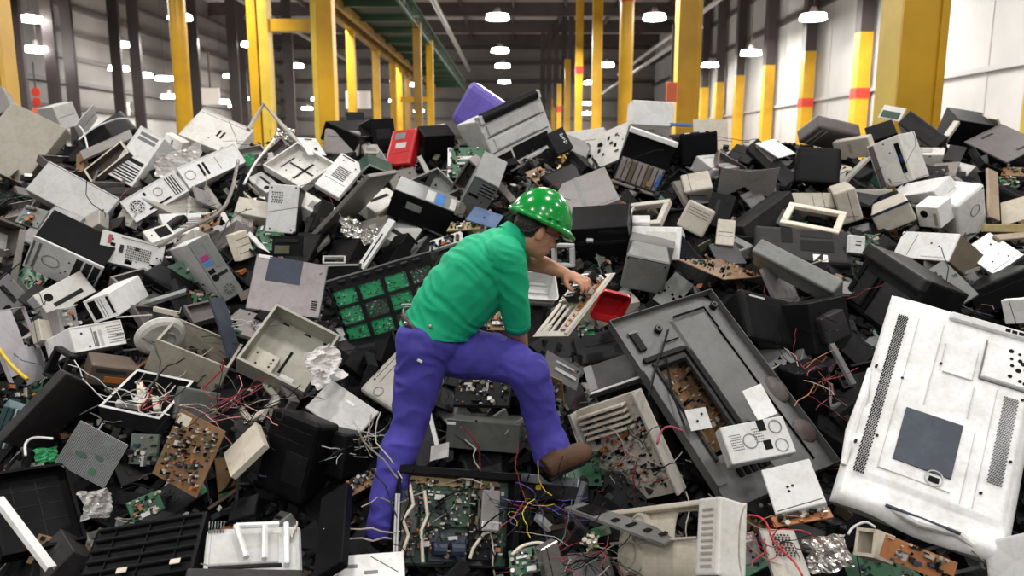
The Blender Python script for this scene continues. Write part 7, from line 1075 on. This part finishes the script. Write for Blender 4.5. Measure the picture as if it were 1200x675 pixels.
# ducts
for (X,z,y0,y1,rr,lab) in((8.3,9,24,62,.10,'upper bright pipe running back under the roof beside the centre columns'),(8.0,8.2,34,70,.10,'lower bright pipe running back beside the centre columns'),(-4.0,10.6,30,74,.16,'grey duct hanging above the green gantry'),(-12,9.6,28,60,.10,'dull pipe slanting above the yellow portal frame')):
    bm=bmesh.new(); tube(bm,[(X,y0,z),(X,(y0+y1)/2,z),(X,y1,z)],rr,10); tagged(link('roof_pipe',bm,galv,None),lab,'pipe')
def sign(px,py,Y,w,h,m,label,name='hanging_sign',cat='sign',rnd_=False):
    c=P(px,py,Y); r=empty(name,Matrix.Translation(c)); setprops(r,label,cat)
    bm=bmesh.new()
    if rnd_: t=bmesh.new(); cyl(t,0,0,-.03,.03,w/2,24); t.transform(Matrix.Rotation(R(90),4,'X')); me=bpy.data.meshes.new('t'); t.to_mesh(me); t.free(); bm.from_mesh(me)
    else: box(bm,-w/2,w/2,-.03,.03,-h/2,h/2,.01)
    link('sign_face',bm,m,r)
    bm=bmesh.new(); box(bm,-.03,.03,-.02,.02,h/2,h/2+1.2); link('hanger',bm,darks,r); return r
sign(420,117,33,1.05,.72,signw,'white sign hanging right of the yellow portal frame')
sign(247,113,27,.62,.56,signw,'white sign beside the round yellow column with a red top')
sign(145,128,45,.7,.75,signw,'small white sign low on the left wall')
sign(158,125,42,.55,.55,signw,'round white sign on a dark post by the left wall','round_sign','sign',True)
r=sign(42,108,38,.42,.4,redp,'red round warning sign on a dark post at the left','warning_sign','sign',True)
bm=bmesh.new(); t=bmesh.new(); cyl(t,0,0,-.03,.03,.2,24); t.transform(Matrix.Translation((0,-.0,-.45))@Matrix.Rotation(R(90),4,'X')); me=bpy.data.meshes.new('t'); t.to_mesh(me); t.free(); bm.from_mesh(me); link('second_disc',bm,redp,r)
bm=bmesh.new(); box(bm,-.25,.25,-.03,.03,-1.0,-.7); link('orange_plate',bm,orangep,r)
sign(787,108,17.2,.24,.42,orangep,'orange sign fixed beside the thick centre column','warning_sign','sign')
sign(560,112,70,1.6,.7,signw,'white sign far back behind the purple bin')
# lamps
lampm=flatmat('lamp_glow',(1,.97,.93),.5,emit=28)
LP=[(35,22,'first lamp above the left edge column'),(43,58,'lamp low beside the left edge column'),(143,52,'lamp above the left wall posts'),(139,80,'lamp below another lamp by the left wall posts'),(168,88,'lamp in a row of three by the left wall'),(193,92,'rightmost of three lamps by the left wall'),(199,113,'low lamp left of the round red-topped column'),(211,20,'bright lamp touching the round red-topped column'),(294,52,'lamp left of the portal frame'),(270,89,'lamp right of the round red-topped column'),(284,115,'faint small lamp left of the portal frame'),(276,124,'wide low lamp behind the tilted white tower'),(261,119,'low lamp beside the small white sign'),(347,77,'lamp seen inside the portal frame, highest there'),(379,90,'lamp by the right post of the portal frame'),(371,116,'long lamp inside the portal frame'),(360,127,'lowest lamp inside the portal frame'),(464,94,'lamp behind the gantry legs'),(481,99,'lamp between the gantry legs'),(462,118,'low lamp right of the hanging white sign'),(491,130,'low lamp above the red machine part'),(583,20,'highest lamp right of the green gantry'),(586,59,'second lamp down right of the green gantry'),(589,77,'third lamp down right of the green gantry'),(591,96,'lowest lamp right of the green gantry'),(767,20,'bright lamp between the two near centre columns'),(711,76,'lamp right of the plain yellow column'),(691,97,'lamp left of the plain yellow column'),(689,121,'low lamp left of the plain yellow column'),(688,133,'lowest lamp above the perforated plate'),(832,76,'lamp before the farthest wall columns'),(880,62,'lamp beside the third wall column'),(953,20,'brightest lamp above the second wall column'),(482,66,'small lamp seen through the gantry')]
for x,y,lab in LP:
    c=Pz(x,y,9.0 if x<900 else 8.6); 
    Yl=min(c.y,77)
    if x<605: Yl=min(Yl,22.6*900/(605-x))
    elif x>605: Yl=min(Yl,12.6*900/(x-605))
    if Yl<c.y: c=P(x,y,Yl)
    r=empty('high_bay_lamp',Matrix.Translation(c)); setprops(r,lab,'lamp','high bay lamps')
    rr=.42 if x!=482 else .2
    bm=bmesh.new(); cyl(bm,0,0,-.10,.10,rr*1.25,20,rr*1.15); o=link('glowing_lens',bm,lampm,r)
    bm=bmesh.new(); cyl(bm,0,0,.14,.4,rr*.5,16,rr*.25); link('housing',bm,darks,r)
    bm=bmesh.new(); cyl(bm,0,0,.4,ZC-c.z-.4,.012,6); link('hanger',bm,darks,r)
def area(x,y,z,pw,size=.9,col=(1,.97,.94)):
    l=bpy.data.lights.new('hall_fill_light','AREA'); l.shape='DISK'; l.size=size; l.energy=pw; l.color=col
    o=bpy.data.objects.new('hall_fill_light',l); o.location=(x,y,z); COL.objects.link(o)
for x in(-7.5,-2.2,3.2,8.5):
    for y in(-9,-3.5,3,8.5): area(x,y,9.2,LN*(1.5 if y<-5 else 1))  # rearmost row is added fill, brightening faces turned to the camera
for x in(-17,-7,1.5,10):
    for y in(18,30,44,60): area(x,y,9.0,LF,2)
for y in (18,28,40,54): area(11.5,y,9,LF*.6,1.5)
w=bpy.data.worlds.new('world'); sc.world=w; w.use_nodes=True; w.node_tree.nodes['Background'].inputs[0].default_value=(.95,.98,1,1); w.node_tree.nodes['Background'].inputs[1].default_value=WS
# ------------------------------------------------------------ heap
HY=[-2,1,2,2.6,2.75,3.05,3.3,3.7,4.3,5.2,6.3,7.0,8.5,11]
def zs(py,Y): return P(600,py,Y).z
HZ=[.6,1.1,1.25]+[zs(p,Y) for p,Y in((720,2.6),(675,2.75),(620,3.05),(560,3.3),(450,3.7),(350,4.3),(250,5.2),(150,6.3))]+[2.8,1.8,.1]
def surf(x,y):
    for i in range(len(HY)-1):
        if y<=HY[i+1]: break
    t=min(1,max(0,(y-HY[i])/(HY[i+1]-HY[i]))); z=HZ[i]*(1-t)+HZ[i+1]*t
    e=max(0,abs(x)-5.5); return max(.02,z-e*.6)
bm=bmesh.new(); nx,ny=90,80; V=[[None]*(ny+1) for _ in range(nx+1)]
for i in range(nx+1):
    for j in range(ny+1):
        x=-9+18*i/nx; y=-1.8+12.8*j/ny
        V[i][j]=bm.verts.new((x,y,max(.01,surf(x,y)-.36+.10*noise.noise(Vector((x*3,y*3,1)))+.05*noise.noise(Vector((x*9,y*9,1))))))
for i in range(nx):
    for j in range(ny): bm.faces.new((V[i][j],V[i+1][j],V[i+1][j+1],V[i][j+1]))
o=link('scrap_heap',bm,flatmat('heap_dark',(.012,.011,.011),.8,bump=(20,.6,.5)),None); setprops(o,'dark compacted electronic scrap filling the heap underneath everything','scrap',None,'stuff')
rnd=random.Random(11)
def slope_rot(x,y):
    e=.1; n=Vector((surf(x-e,y)-surf(x+e,y),surf(x,y-e)-surf(x,y+e),2*e)).normalized(); return n
keys=['black','dgrey','dgrey2','grey','lgrey','pcbg','pcbb','cream','dgrey3','silver','olive','mauve2','brown','white','pcbgr','black2','orange']
wts=[34,18,8,4,2,2.5,4,1.2,6,2,2.5,1.6,4,.9,2,34,.3]  # mostly black, so shade between the pieces is put into the colours
def chips(name,label,N,s0,s1,deep,yr,xr,sd,top=.07,keys=keys,wts=wts):
    rnd=random.Random(sd); bm=bmesh.new(); VV=[];FF=[];MI=[]
    for k in range(N):
        y=rnd.uniform(*yr); x=rnd.uniform(-xr,xr)*(.5+.68*y); s=rnd.uniform(s0,s1)
        nrm=(slope_rot(x,y)+Vector((rnd.gauss(0,.6),rnd.gauss(0,.6),rnd.gauss(0,.3)))).normalized()
        c=Vector((x,y,surf(x,y)-deep*rnd.random()-top))
        t=nrm.orthogonal().normalized(); t.rotate(Matrix.Rotation(rnd.random()*6.28,3,nrm)); b=nrm.cross(t)
        a,bb_,h=s*rnd.uniform(.5,1.4),s*rnd.uniform(.25,1),s*rnd.choice((.04,.08,.3))
        i0=len(VV)
        for sx in(-1,1):
            for sy in(-1,1):
                for sz in(-1,1): VV.append(c+t*a*sx*.5+b*bb_*sy*.5+nrm*h*sz*.5)
        for f in((0,1,3,2),(4,6,7,5),(0,4,5,1),(2,3,7,6),(0,2,6,4),(1,5,7,3)): FF.append([i0+q for q in f])
        mi=rnd.choices(range(len(keys)),wts)[0]; MI+= [mi]*6
    me=bpy.data.meshes.new(name); me.from_pydata(VV,[],FF); 
    for k in keys: me.materials.append(M(k))
    me.polygons.foreach_set('material_index',MI); me.update(); o=bpy.data.objects.new(name,me); COL.objects.link(o); setprops(o,label,'scrap',None,'stuff')
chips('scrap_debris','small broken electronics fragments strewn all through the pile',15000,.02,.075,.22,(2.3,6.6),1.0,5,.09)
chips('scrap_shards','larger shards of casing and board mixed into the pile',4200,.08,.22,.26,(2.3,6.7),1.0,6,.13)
bm=bmesh.new(); rnd=random.Random(8)
for k in range(230):
    y=2.4+4*rnd.random()**1.6; x=rnd.uniform(-1,1)*(.4+.68*y); wires(bm,(x,y,surf(x,y)-.10),(.05,.05,.04),rnd.choice((1,2,3)),rnd,.0022,8,rnd.uniform(.15,.4))
setprops(link('loose_wires',bm,None,None,mats=[M(k) for k in WM]),'loose coloured wires tangled over the scrap','wire',None,'stuff')

def cable(name,label,cat,pts,rad,mat,near=.12,flat=False):
    ps=[]
    for (x,y) in pts:
        ps.append(P(x,y,Ysurf(y)-near))
    # smooth
    out=[]
    for i in range(len(ps)-1):
        p0=ps[max(i-1,0)];p1=ps[i];p2=ps[i+1];p3=ps[min(i+2,len(ps)-1)]
        for k in range(5 if not flat else 1):
            t=k/(5 if not flat else 1)
            out.append(.5*((2*p1)+(p2-p0)*t+(2*p0-5*p1+4*p2-p3)*t*t+(3*p1-p0-3*p2+p3)*t**3) if not flat else p1)
    out.append(ps[-1])
    bm=bmesh.new(); tube(bm,out,rad,8); o=link(name,bm,mat,None,not flat); setprops(o,label,cat); return o
def Ysurf(y):
    ys=[60,150,250,350,450,560,620,675,720];Ys=[7.2,6.3,5.2,4.3,3.7,3.3,3.05,2.75,2.6]
    for i in range(len(ys)-1):
        if y<=ys[i+1]: break
    t=(y-ys[i])/(ys[i+1]-ys[i]); return Ys[i]*(1-t)+Ys[i+1]*t
cable('bent_rail','bent pale metal rail rising above the crest in front of the yellow portal','metal scrap',[(291,152),(309,122),(330,146),(353,170)],.017,'lgrey3',.1,True)
cable('metal_rod','long curved tan rod running below the small white tower with the handle','metal scrap',[(186,289),(214,271),(254,251),(270,228),(279,188)],.012,'taupe',.25)
cable('metal_rod','thin white rod leaning beside the small white tower','metal scrap',[(286,216),(300,190),(322,163)],.009,'white',.15)
cable('yellow_cable','yellow-green cable crossing the white angular panel','cable',[(-6,402),(10,424),(24,438),(32,444)],.009,'yellow',.28)
cable('white_cable','white cable loop above the bright green scrap','cable',[(30,534),(30,520),(40,513),(62,514)],.006,'white',.2)
cable('red_cable','red cable looping over the small metal box near the cream shell','cable',[(854,632),(862,612),(878,604),(896,610),(908,636),(930,658),(940,674)],.004,'red',.36)
cable('white_cable','pale cable curling beside the small beige box and foil','cable',[(994,626),(1000,618),(1014,612),(1026,618)],.005,'lgrey',.34)
cable('white_cable','pale cable on the green board beside the shiny shield','cable',[(600,650),(612,640),(632,636),(646,642)],.006,'cream',.3)
cable('metal_rod','white drooping rod beside the round white dish','metal scrap',[(136,372),(150,371),(178,369)],.004,'lgrey',.2)
cable('trim_strip','silver trim wire curving over the black curved housing','metal scrap',[(92,164),(110,150),(135,140),(150,139)],.006,'lgrey2',.32)
cable('trim_strip','second silver trim wire hooked at the near end of the black curved housing','metal scrap',[(92,147),(98,155),(103,175)],.006,'lgrey2',.3)
cable('black_cable','black cable hanging over the grey television\'s upper handle','cable',[(783,386),(776,410),(768,432),(760,466)],.006,'black',.42)
cable('pink_cable','reddish cable lying on the brown boards of the cream power chassis','cable',[(770,520),(776,504),(786,500),(800,505)],.005,'red2',.26)
def tangle(label,x,y,sx,sy,n,cols,near=.12,L=.22,sd=1):
    rnd=random.Random(sd); c=P(x,y,Ysurf(y)-near); bm=bmesh.new(); wires(bm,c,(sx,.03,sy),n,rnd,.0017,len(cols),L)
    setprops(link('wire_tangle',bm,None,None,mats=[M(k) for k in cols]),label,'wires',None,'stuff')
tangle('tangle of reddish and brown wires above the brown board',262,492,.14,.07,34,['brown','copperw','red2','black','pink'],.2,.24,1)
tangle('tangle of thin wires by the far side of the worker\'s standing leg',432,530,.07,.08,26,['copperw','black','lgrey','dgreen','orange'],.1,.16,2)
tangle('red and brown wires in the gap right of the grey television',950,456,.06,.12,26,['red2','copper','black','copperw'],.05,.2,3)
tangle('coloured wires beside the worker\'s boot and the television chassis',630,600,.10,.07,30,['red2','black','navy','yellow','purple','dgrey'],.12,.2,4)
tangle('dark red wires at the bottom edge between green boards',668,655,.16,.06,34,['red2','black','dgreen','copperw','black'],.12,.2,5)
tangle('reddish wires around the small metal box',880,640,.08,.1,26,['red2','copper','black','red'],.22,.2,6)
tangle('grey and pale wires above the open beige case',300,380,.04,.04,6,['lgrey','dgrey'],.1,.1,7)

# ------------------------------------------------------------ person
skin=flatmat('skin',(.56,.27,.17),.45,bump=(30,.05,.85)); 
shirtm=flatmat('green_shirt',(.0,.44,.21),.75,bump=(60,.05,.88)); pantm=flatmat('blue_trousers',(.062,.050,.36),.8,bump=(50,.08,.75)); hatm=flatmat('green_hard_hat',(.0,.27,.035),.2,coat=.4)
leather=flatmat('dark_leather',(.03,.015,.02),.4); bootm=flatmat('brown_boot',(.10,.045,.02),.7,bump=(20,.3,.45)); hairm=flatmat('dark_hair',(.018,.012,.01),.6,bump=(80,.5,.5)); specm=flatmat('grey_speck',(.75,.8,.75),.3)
def remesh(bm,name,mat,parent,vox,sm=4,fn=None):
    bmesh.ops.recalc_face_normals(bm,faces=bm.faces)
    me=bpy.data.meshes.new('t'); bm.to_mesh(me); bm.free(); o=bpy.data.objects.new('t',me); COL.objects.link(o)
    md=o.modifiers.new('r','REMESH'); md.mode='VOXEL'; md.voxel_size=vox; md.use_smooth_shade=True
    m2=o.modifiers.new('s','SMOOTH'); m2.iterations=sm; m2.factor=.5
    dg=bpy.context.evaluated_depsgraph_get(); dg.update(); ev=o.evaluated_get(dg); nm=bpy.data.meshes.new_from_object(ev); bpy.data.objects.remove(o)
    if fn:
        nn=[v.normal.copy() for v in nm.vertices]
        for v,q in zip(nm.vertices,nn): v.co=v.co+q*fn(v.co,q)
    for p in nm.polygons: p.use_smooth=True
    nm.name=name; nm.materials.append(mat); r=bpy.data.objects.new(name,nm); COL.objects.link(r)
    if parent is not None: r.parent=parent
    return r
def T3(pts): return [P(x,y,Y) for x,y,Y,*_ in pts]
def chain(bm,pts,n=16,sc_=1.0,ref=None): tube(bm,T3(pts),[ (p[3]*sc_ if len(p)<5 else (p[3]*sc_,p[4]*sc_)) for p in pts],n,ref=ref); 
def caps(bm,pts,sc_=1.0):
    for p in pts:
        if p in(pts[0],pts[-1]): 
            r=p[3]*sc_; blob(bm,P(p[0],p[1],p[2]),r,r,r,u=14,v=8)
# sections: (px,py,Y, radius)
legS=[(497,404,3.17,.115),(491,438,3.16,.102),(485,470,3.15,.088),(479,500,3.12,.073),(466,532,3.08,.078),(455,575,3.03,.070),(449,612,2.99,.066),(447,628,2.98,.070)]
legR=[(515,410,3.27,.112),(545,414,3.25,.108),(578,418,3.22,.101),(606,427,3.18,.094),(620,439,3.16,.086),(626,457,3.17,.079),(632,482,3.2,.073),(639,507,3.2,.076),(648,532,3.18,.083),(650,542,3.17,.080)]
torso=[(508,392,3.23,.145,.15),(518,374,3.23,.148,.15),(532,354,3.23,.16,.16),(557,327,3.23,.166,.18),(577,306,3.23,.150,.20),(592,290,3.24,.105,.17),(604,278,3.25,.06,.075)]
armN=[(594,306,3.10,.080),(601,340,3.13,.067),(606,378,3.20,.055)]
armF=[(598,292,3.40,.078),(606,300,3.45,.066),(612,304,3.46,.06)]
sp=(P(592,290,3.23)-P(508,392,3.23)).normalized(); viewd=Vector((0,1,0))
perp=sp.cross(viewd).normalized()
def torsotube(bm,secs,k=1.0):
    tube(bm,T3(secs),[(p[3]*k,p[4]*k) for p in secs],20,ref=perp)
def lat(p,a): return p
# ----- head frame
HU=(RT*.42+UPV*.90-FW*.02).normalized(); HF=(RT*.82-UPV*.40+FW*.42); HF=(HF-HU*HF.dot(HU)).normalized(); HS=HF.cross(HU).normalized() # HS = his right
if HS.y>0: pass
hc=P(629,268,3.27); HM=Matrix((HF,HS,HU)).transposed()
def H(f,s,u): return hc+HF*f+HS*s+HU*u
near=1 if HS.dot(-FW)>0 else -1
bm=bmesh.new()
torsotube(bm,torso,.86); chain(bm,legS,12,.8); chain(bm,legR,12,.8)
blob(bm,P(505,400,3.22),.12,.12,.12)
chain(bm,armN,12,.72); chain(bm,armF,12,.72); blob(bm,P(590,298,3.1),.06,.06,.06)
tube(bm,[P(598,286,3.25),P(610,278,3.26),P(622,270,3.27)],[.066,.058,.055],14)
blob(bm,H(0,0,.0),.098,.077,.118,HM,24,16); blob(bm,H(.028,0,-.055),.062,.058,.065,HM)   # skull, jaw
blob(bm,H(.055,0,-.095),.03,.03,.022,HM); blob(bm,H(.102,0,-.028),.02,.014,.02,HM,10,8); blob(bm,H(.094,0,-.008),.012,.010,.03,HM,10,8); blob(bm,H(.085,0,.022),.02,.05,.012,HM,10,8)
for s in(-1,1): blob(bm,H(-.012,s*.082,-.018),.020,.009,.032,HM,12,8); blob(bm,H(.07,s*.035,-.035),.022,.018,.02,HM)
blob(bm,H(.088,0,-.068),.012,.024,.006,HM,10,8); blob(bm,H(.086,0,-.078),.011,.020,.006,HM,10,8)
# far forearm and its hand
fa=[(606,302,3.46,.050),(622,306,3.44,.047),(642,312,3.40,.038),(656,318,3.38,.029),(664,321,3.37,.026)]
chain(bm,fa,14)
wr=P(664,321,3.37); hd=(P(690,332,3.30)-P(664,321,3.37)).normalized(); hn=(UPV*.9-FW*.35); hn=(hn-hd*hn.dot(hd)).normalized(); hs=hd.cross(hn)
if hs.dot(FW)>0: hs=-hs   # toward the viewer
def hp(a,b,c): return wr+hd*a+hs*b+hn*c
tube(bm,[hp(-.01,0,0),hp(.03,0,.002),(hp(.075,0,0))],[(.018,.028),(.017,.038),(.014,.040)],14,ref=hn)
for k,(b,L) in enumerate(((.033,.9),(.011,1.0),(-.011,.95),(-.033,.75))):
    tube(bm,[hp(.07,b,.002),hp(.07+.032*L,b*1.08,-.002),hp(.07+.050*L,b*1.1,-.024),hp(.07+.046*L,b*1.1,-.045)],[.0095,.009,.0085,.0075],8)
tube(bm,[hp(.015,.028,-.004),hp(.04,.052,-.018),hp(.062,.055,-.032),hp(.08,.046,-.040)],[.014,.012,.0105,.009],8)
# near forearm and its hand, laid on the raised thigh
chain(bm,[(605,366,3.18,.047),(606,386,3.22,.045),(609,404,3.33,.038),(612,420,3.42,.030)],12)
w2=P(612,420,3.42); d2=(P(616,440,3.50)-w2).normalized(); n2=Vector((.2,-.95,.3)); n2=(n2-d2*n2.dot(d2)).normalized(); s2=d2.cross(n2)
def hq(a,b,c): return w2+d2*a+s2*b+n2*c
tube(bm,[hq(-.01,0,0),hq(.03,0,.0),hq(.075,0,-.004)],[(.018,.026),(.017,.036),(.013,.040)],14,ref=n2)
for b,L in((.033,.8),(.011,1.0),(-.011,.95),(-.033,.75)):
    tube(bm,[hq(.07,b,-.004),hq(.07+.03*L,b*1.15,-.006),hq(.07+.055*L,b*1.2,-.016),hq(.07+.075*L,b*1.2,-.028)],[.0095,.009,.0085,.0075],8)
tube(bm,[hq(.015,-.028,-.004),hq(.04,-.052,-.01),hq(.065,-.058,-.018)],[.013,.011,.009],8)
body=remesh(bm,'person',skin,None,.0052,3); setprops(body,'bending worker in a green shirt, blue trousers and green hard hat','person')
# ----- shirt
def folds(k1,k2,amp,d):
    dd=Vector(d).normalized()
    def f(c,q):
        u=c.dot(dd); v=c-dd*u
        a=noise.noise(Vector((u*k1+noise.noise(c*6)*1.2,v.x*k2,v.z*k2+v.y*k2)))
        return amp*(1-abs(a)*2.4)+amp*.5*noise.noise(c*14)
    return f
bm=bmesh.new(); torsotube(bm,torso,1.0)
chain(bm,armN,16); chain(bm,armF,16); blob(bm,P(590,300,3.10),.088,.088,.088); blob(bm,P(590,290,3.36),.085,.085,.085)
tube(bm,[P(500,408,3.23),P(512,384,3.23)],[(.150,.158),(.152,.158)],20,ref=perp)
fs=folds(24,6,.0052,(.66,.12,.74))
shirt=remesh(bm,'shirt',shirtm,body,.0075,5,fs)
b2=bmesh.new(); b2.from_mesh(shirt.data); h0=P(468,378,3.23); h1=P(557,398,3.23); hn=(h1-h0).normalized().cross(Vector((0,1,0))).normalized()
if hn.z<0: hn=-hn
bmesh.ops.bisect_plane(b2,geom=b2.verts[:]+b2.edges[:]+b2.faces[:],plane_co=h0,plane_no=hn,clear_inner=True); b2.to_mesh(shirt.data); b2.free()
for pl in shirt.data.polygons: pl.use_smooth=True
# sleeve hem and collar
bm=bmesh.new(); tube(bm,[P(605.5,373,3.19),P(606.5,383,3.215)],[.0555,.057],20); link('sleeve_cuff',bm,shirtm,shirt,True)
bm=bmesh.new(); c0=P(601,279,3.25); ax=(P(612,272,3.27)-P(598,286,3.25)).normalized(); b1=ax.cross(Vector((0,1,0))).normalized(); b2=ax.cross(b1)
ra=[];rb=[];rc=[]
for k in range(28):
    a=6.2832*k/28; dr=b1*math.cos(a)+b2*math.sin(a); ra.append(bm.verts.new(c0+dr*.078-ax*.008)); rb.append(bm.verts.new(c0+dr*.068+ax*.034)); rc.append(bm.verts.new(c0+dr*.060+ax*.028))
for k in range(28):
    j=(k+1)%28; bm.faces.new((ra[k],ra[j],rb[j],rb[k])); bm.faces.new((rb[k],rb[j],rc[j],rc[k]))
link('collar',bm,shirtm,shirt,True)
# ----- trousers
bm=bmesh.new(); chain(bm,legS,18); chain(bm,legR,18); tube(bm,[P(503,388,3.23),P(504,400,3.23),P(503,415,3.22)],[(.132,.143),(.148,.155),(.12,.15)],20,ref=perp)
blob(bm,P(497,405,3.17),.125,.12,.125); blob(bm,P(512,412,3.26),.11,.11,.11); blob(bm,P(620,437,3.16),.088,.088,.088)
trousers=remesh(bm,'trousers',pantm,body,.0075,5,folds(15,9,.007,(.4,.2,.9)))
bm=bmesh.new(); q=P(492,423,3.045); rbx(bm,Matrix.Translation(q)@Matrix.Rotation(.5,4,'Y'),.022,.006,.010,.001); link('pocket_tab',bm,specm,trousers)
# belt
bm=bmesh.new(); c0=P(503,390,3.23); ax=(P(505,380,3.23)-P(501,395,3.23)).normalized()
cc=[]
for z,r_ in((-.02,0),(.02,0),(.02,-.008),(-.02,-.008)):
    cc.append([bm.verts.new(c0+ax*z+perp*(.147+r_)*math.cos(6.2832*k/40)+Vector((0,1,0))*(.158+r_)*math.sin(6.2832*k/40)) for k in range(40)])
for a in range(4):
    for k in range(40): bm.faces.new((cc[a][k],cc[a][(k+1)%40],cc[(a+1)%4][(k+1)%40],cc[(a+1)%4][k]))
belt=link('belt',bm,leather,body,True)
for px in(475,504): bm=bmesh.new(); blob(bm,P(px,379+ (px-475)*.12,3.075),.009,.006,.009); link('belt_stud',bm,flatmat('brass',(.7,.6,.5),.3,.9),belt)
# boots
def boot(name,heel,toe,ank,label=None):
    bm=bmesh.new(); d=(toe-heel).normalized(); up=Vector((0,0,1)); up=(up-d*up.dot(d)).normalized()
    L=(toe-heel).length
    tube(bm,[heel+up*.045,heel+d*L*.3+up*.055,heel+d*L*.6+up*.04,heel+d*L*.88+up*.032,toe+up*.026],[(.050,.044),(.060,.050),(.050,.052),(.044,.052),(.030,.036)],16,ref=up)
    tube(bm,[heel+d*L*.2+up*.05,ank],[.060,.058],14)
    tube(bm,[ank-up*.02,ank+up*.02],[.066,.066],14)
    blob(bm,heel+d*L*.86+up*.036,.05,.05,.036)
    b=remesh(bm,name,bootm,body,.006,2)
    bm=bmesh.new(); tube(bm,[heel+up*.006-d*.01,heel+d*L*.35+up*.006,heel+d*L*.7+up*.006,toe+up*.008+d*.01],[(.016,.046),(.014,.044),(.014,.055),(.012,.036)],14,ref=up); link('boot_sole',bm,M('black'),b)
boot('boot',P(642,560,3.10),P(690,534,3.20),P(652,532,3.17))
boot('boot',P(442,640,2.96),P(470,650,2.99)+Vector((.06,.1,0)),P(448,615,2.99))
# hair
bm=bmesh.new(); blob(bm,H(-.020,0,.010),.086,.081,.100,HM,24,14); 
for v in list(bm.verts):
    l=HM.inverted()@(v.co-hc)
    if l.x>.03 or l.z<-.075: bm.verts.remove(v)
link('hair',bm,hairm,body,True)
# hard hat
hat=None; bm=bmesh.new(); prof=[]; nn_=48
a0,b0_,h0=.142,.120,.148; ub=.028
rings=[]
for i in range(13):
    t=i/12*math.pi/2; cz,rr=math.sin(t)*h0,math.cos(t)
    row=[]
    for k in range(nn_):
        a=6.2832*k/nn_; rid=1+.0*a
        x=a0*max(rr,.001)*math.cos(a); y=b0_*max(rr,.001)*math.sin(a)
        zz=cz*(1+ (.035*math.exp(-(y/.018)**2) if i>2 else 0))
        row.append(bm.verts.new(H(x,y,ub+zz)))
    rings.append(row)
for a,b in zip(rings,rings[1:]):
    for k in range(nn_): bm.faces.new((a[k],a[(k+1)%nn_],b[(k+1)%nn_],b[k]))
bm.faces.new(rings[-1])
hat=link('hard_hat',bm,hatm,body,True)
bm=bmesh.new(); L_=[]
for (e,z) in((0,.022),(.010,.010),(.012,-.002),(.004,-.006),(-.006,.0)):
    row=[]
    for k in range(nn_):
        a=6.2832*k/nn_; vis=max(0,math.cos(a))**3*.030*(e>.003)
        row.append(bm.verts.new(H((a0+e+vis)*math.cos(a),(b0_+e)*math.sin(a),ub+z-.25*vis)))
    L_.append(row)
for i in range(5):
    for k in range(nn_): bm.faces.new((L_[i][k],L_[i][(k+1)%nn_],L_[(i+1)%5][(k+1)%nn_],L_[(i+1)%5][k]))
link('hat_brim',bm,hatm,hat,True)
sgn=near
for f,u in((-.02,.030),(.02,.034)):
    bm=bmesh.new(); rbx(bm,Matrix.Translation(H(f,sgn*(b0_*math.sqrt(max(.05,1-(f/a0)**2))+.001),ub+u))@HM.to_4x4(),.02,.012,.012,.003); link('hat_clip',bm,hatm,hat)
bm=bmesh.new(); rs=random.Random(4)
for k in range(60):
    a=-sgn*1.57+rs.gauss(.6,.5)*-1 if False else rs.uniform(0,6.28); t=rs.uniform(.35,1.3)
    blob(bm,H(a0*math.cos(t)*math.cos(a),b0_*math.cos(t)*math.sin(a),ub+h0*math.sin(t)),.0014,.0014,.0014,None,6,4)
q=link('highlight_specks',bm,specm,hat); q['kind']='stuff'  # tiny pale beads standing in for highlight dots on the glossy shell
# safety glasses
bm=bmesh.new()
tube(bm,[H(.110,.008,.004),H(.113,0,.007),H(.110,-.008,.004)],.003,6); gl=link('safety_glasses',bm,M('red2'),body)
for s in(-1,1): bm=bmesh.new(); tube(bm,[H(-.01,s*.082,.0),H(.05,s*.078,.002),H(.085,s*.062,.0)],.003,6); link('temple',bm,M('red2'),gl)
bm=bmesh.new()
for s in(-1,1):
    tube(bm,[H(.088,s*.058,.014),H(.106,s*.03,.014),H(.110,s*.006,.012)],.003,6); 
link('glasses_rim',bm,M('black'),gl)
for s in(-1,1):
    bm=bmesh.new(); blob(bm,H(.100,s*.033,-.002),.004,.026,.018,HM); link('lens',bm,flatmat('smoked_lens',(.06,.05,.05),.1),gl)
    bm=bmesh.new(); blob(bm,H(.086,s*.032,.002),.010,.012,.010,HM); e=link('eye',bm,M('white'),body)
bm=bmesh.new(); blob(bm,H(.096,0,-.073),.006,.022,.003,HM); link('mouth',bm,flatmat('lips',(.35,.12,.09),.5),body)
bm=bmesh.new(); tube(bm,[H(-.09,.03,-.02),H(-.08,.07,-.04),H(-.03,.088,-.01)],.003,6); tube(bm,[H(-.03,sgn*.088,.01),H(-.06,sgn*.078,-.03),H(-.095,sgn*.03,-.045)],[.003,.004,.004],8); link('hat_strap',bm,leather,hat)
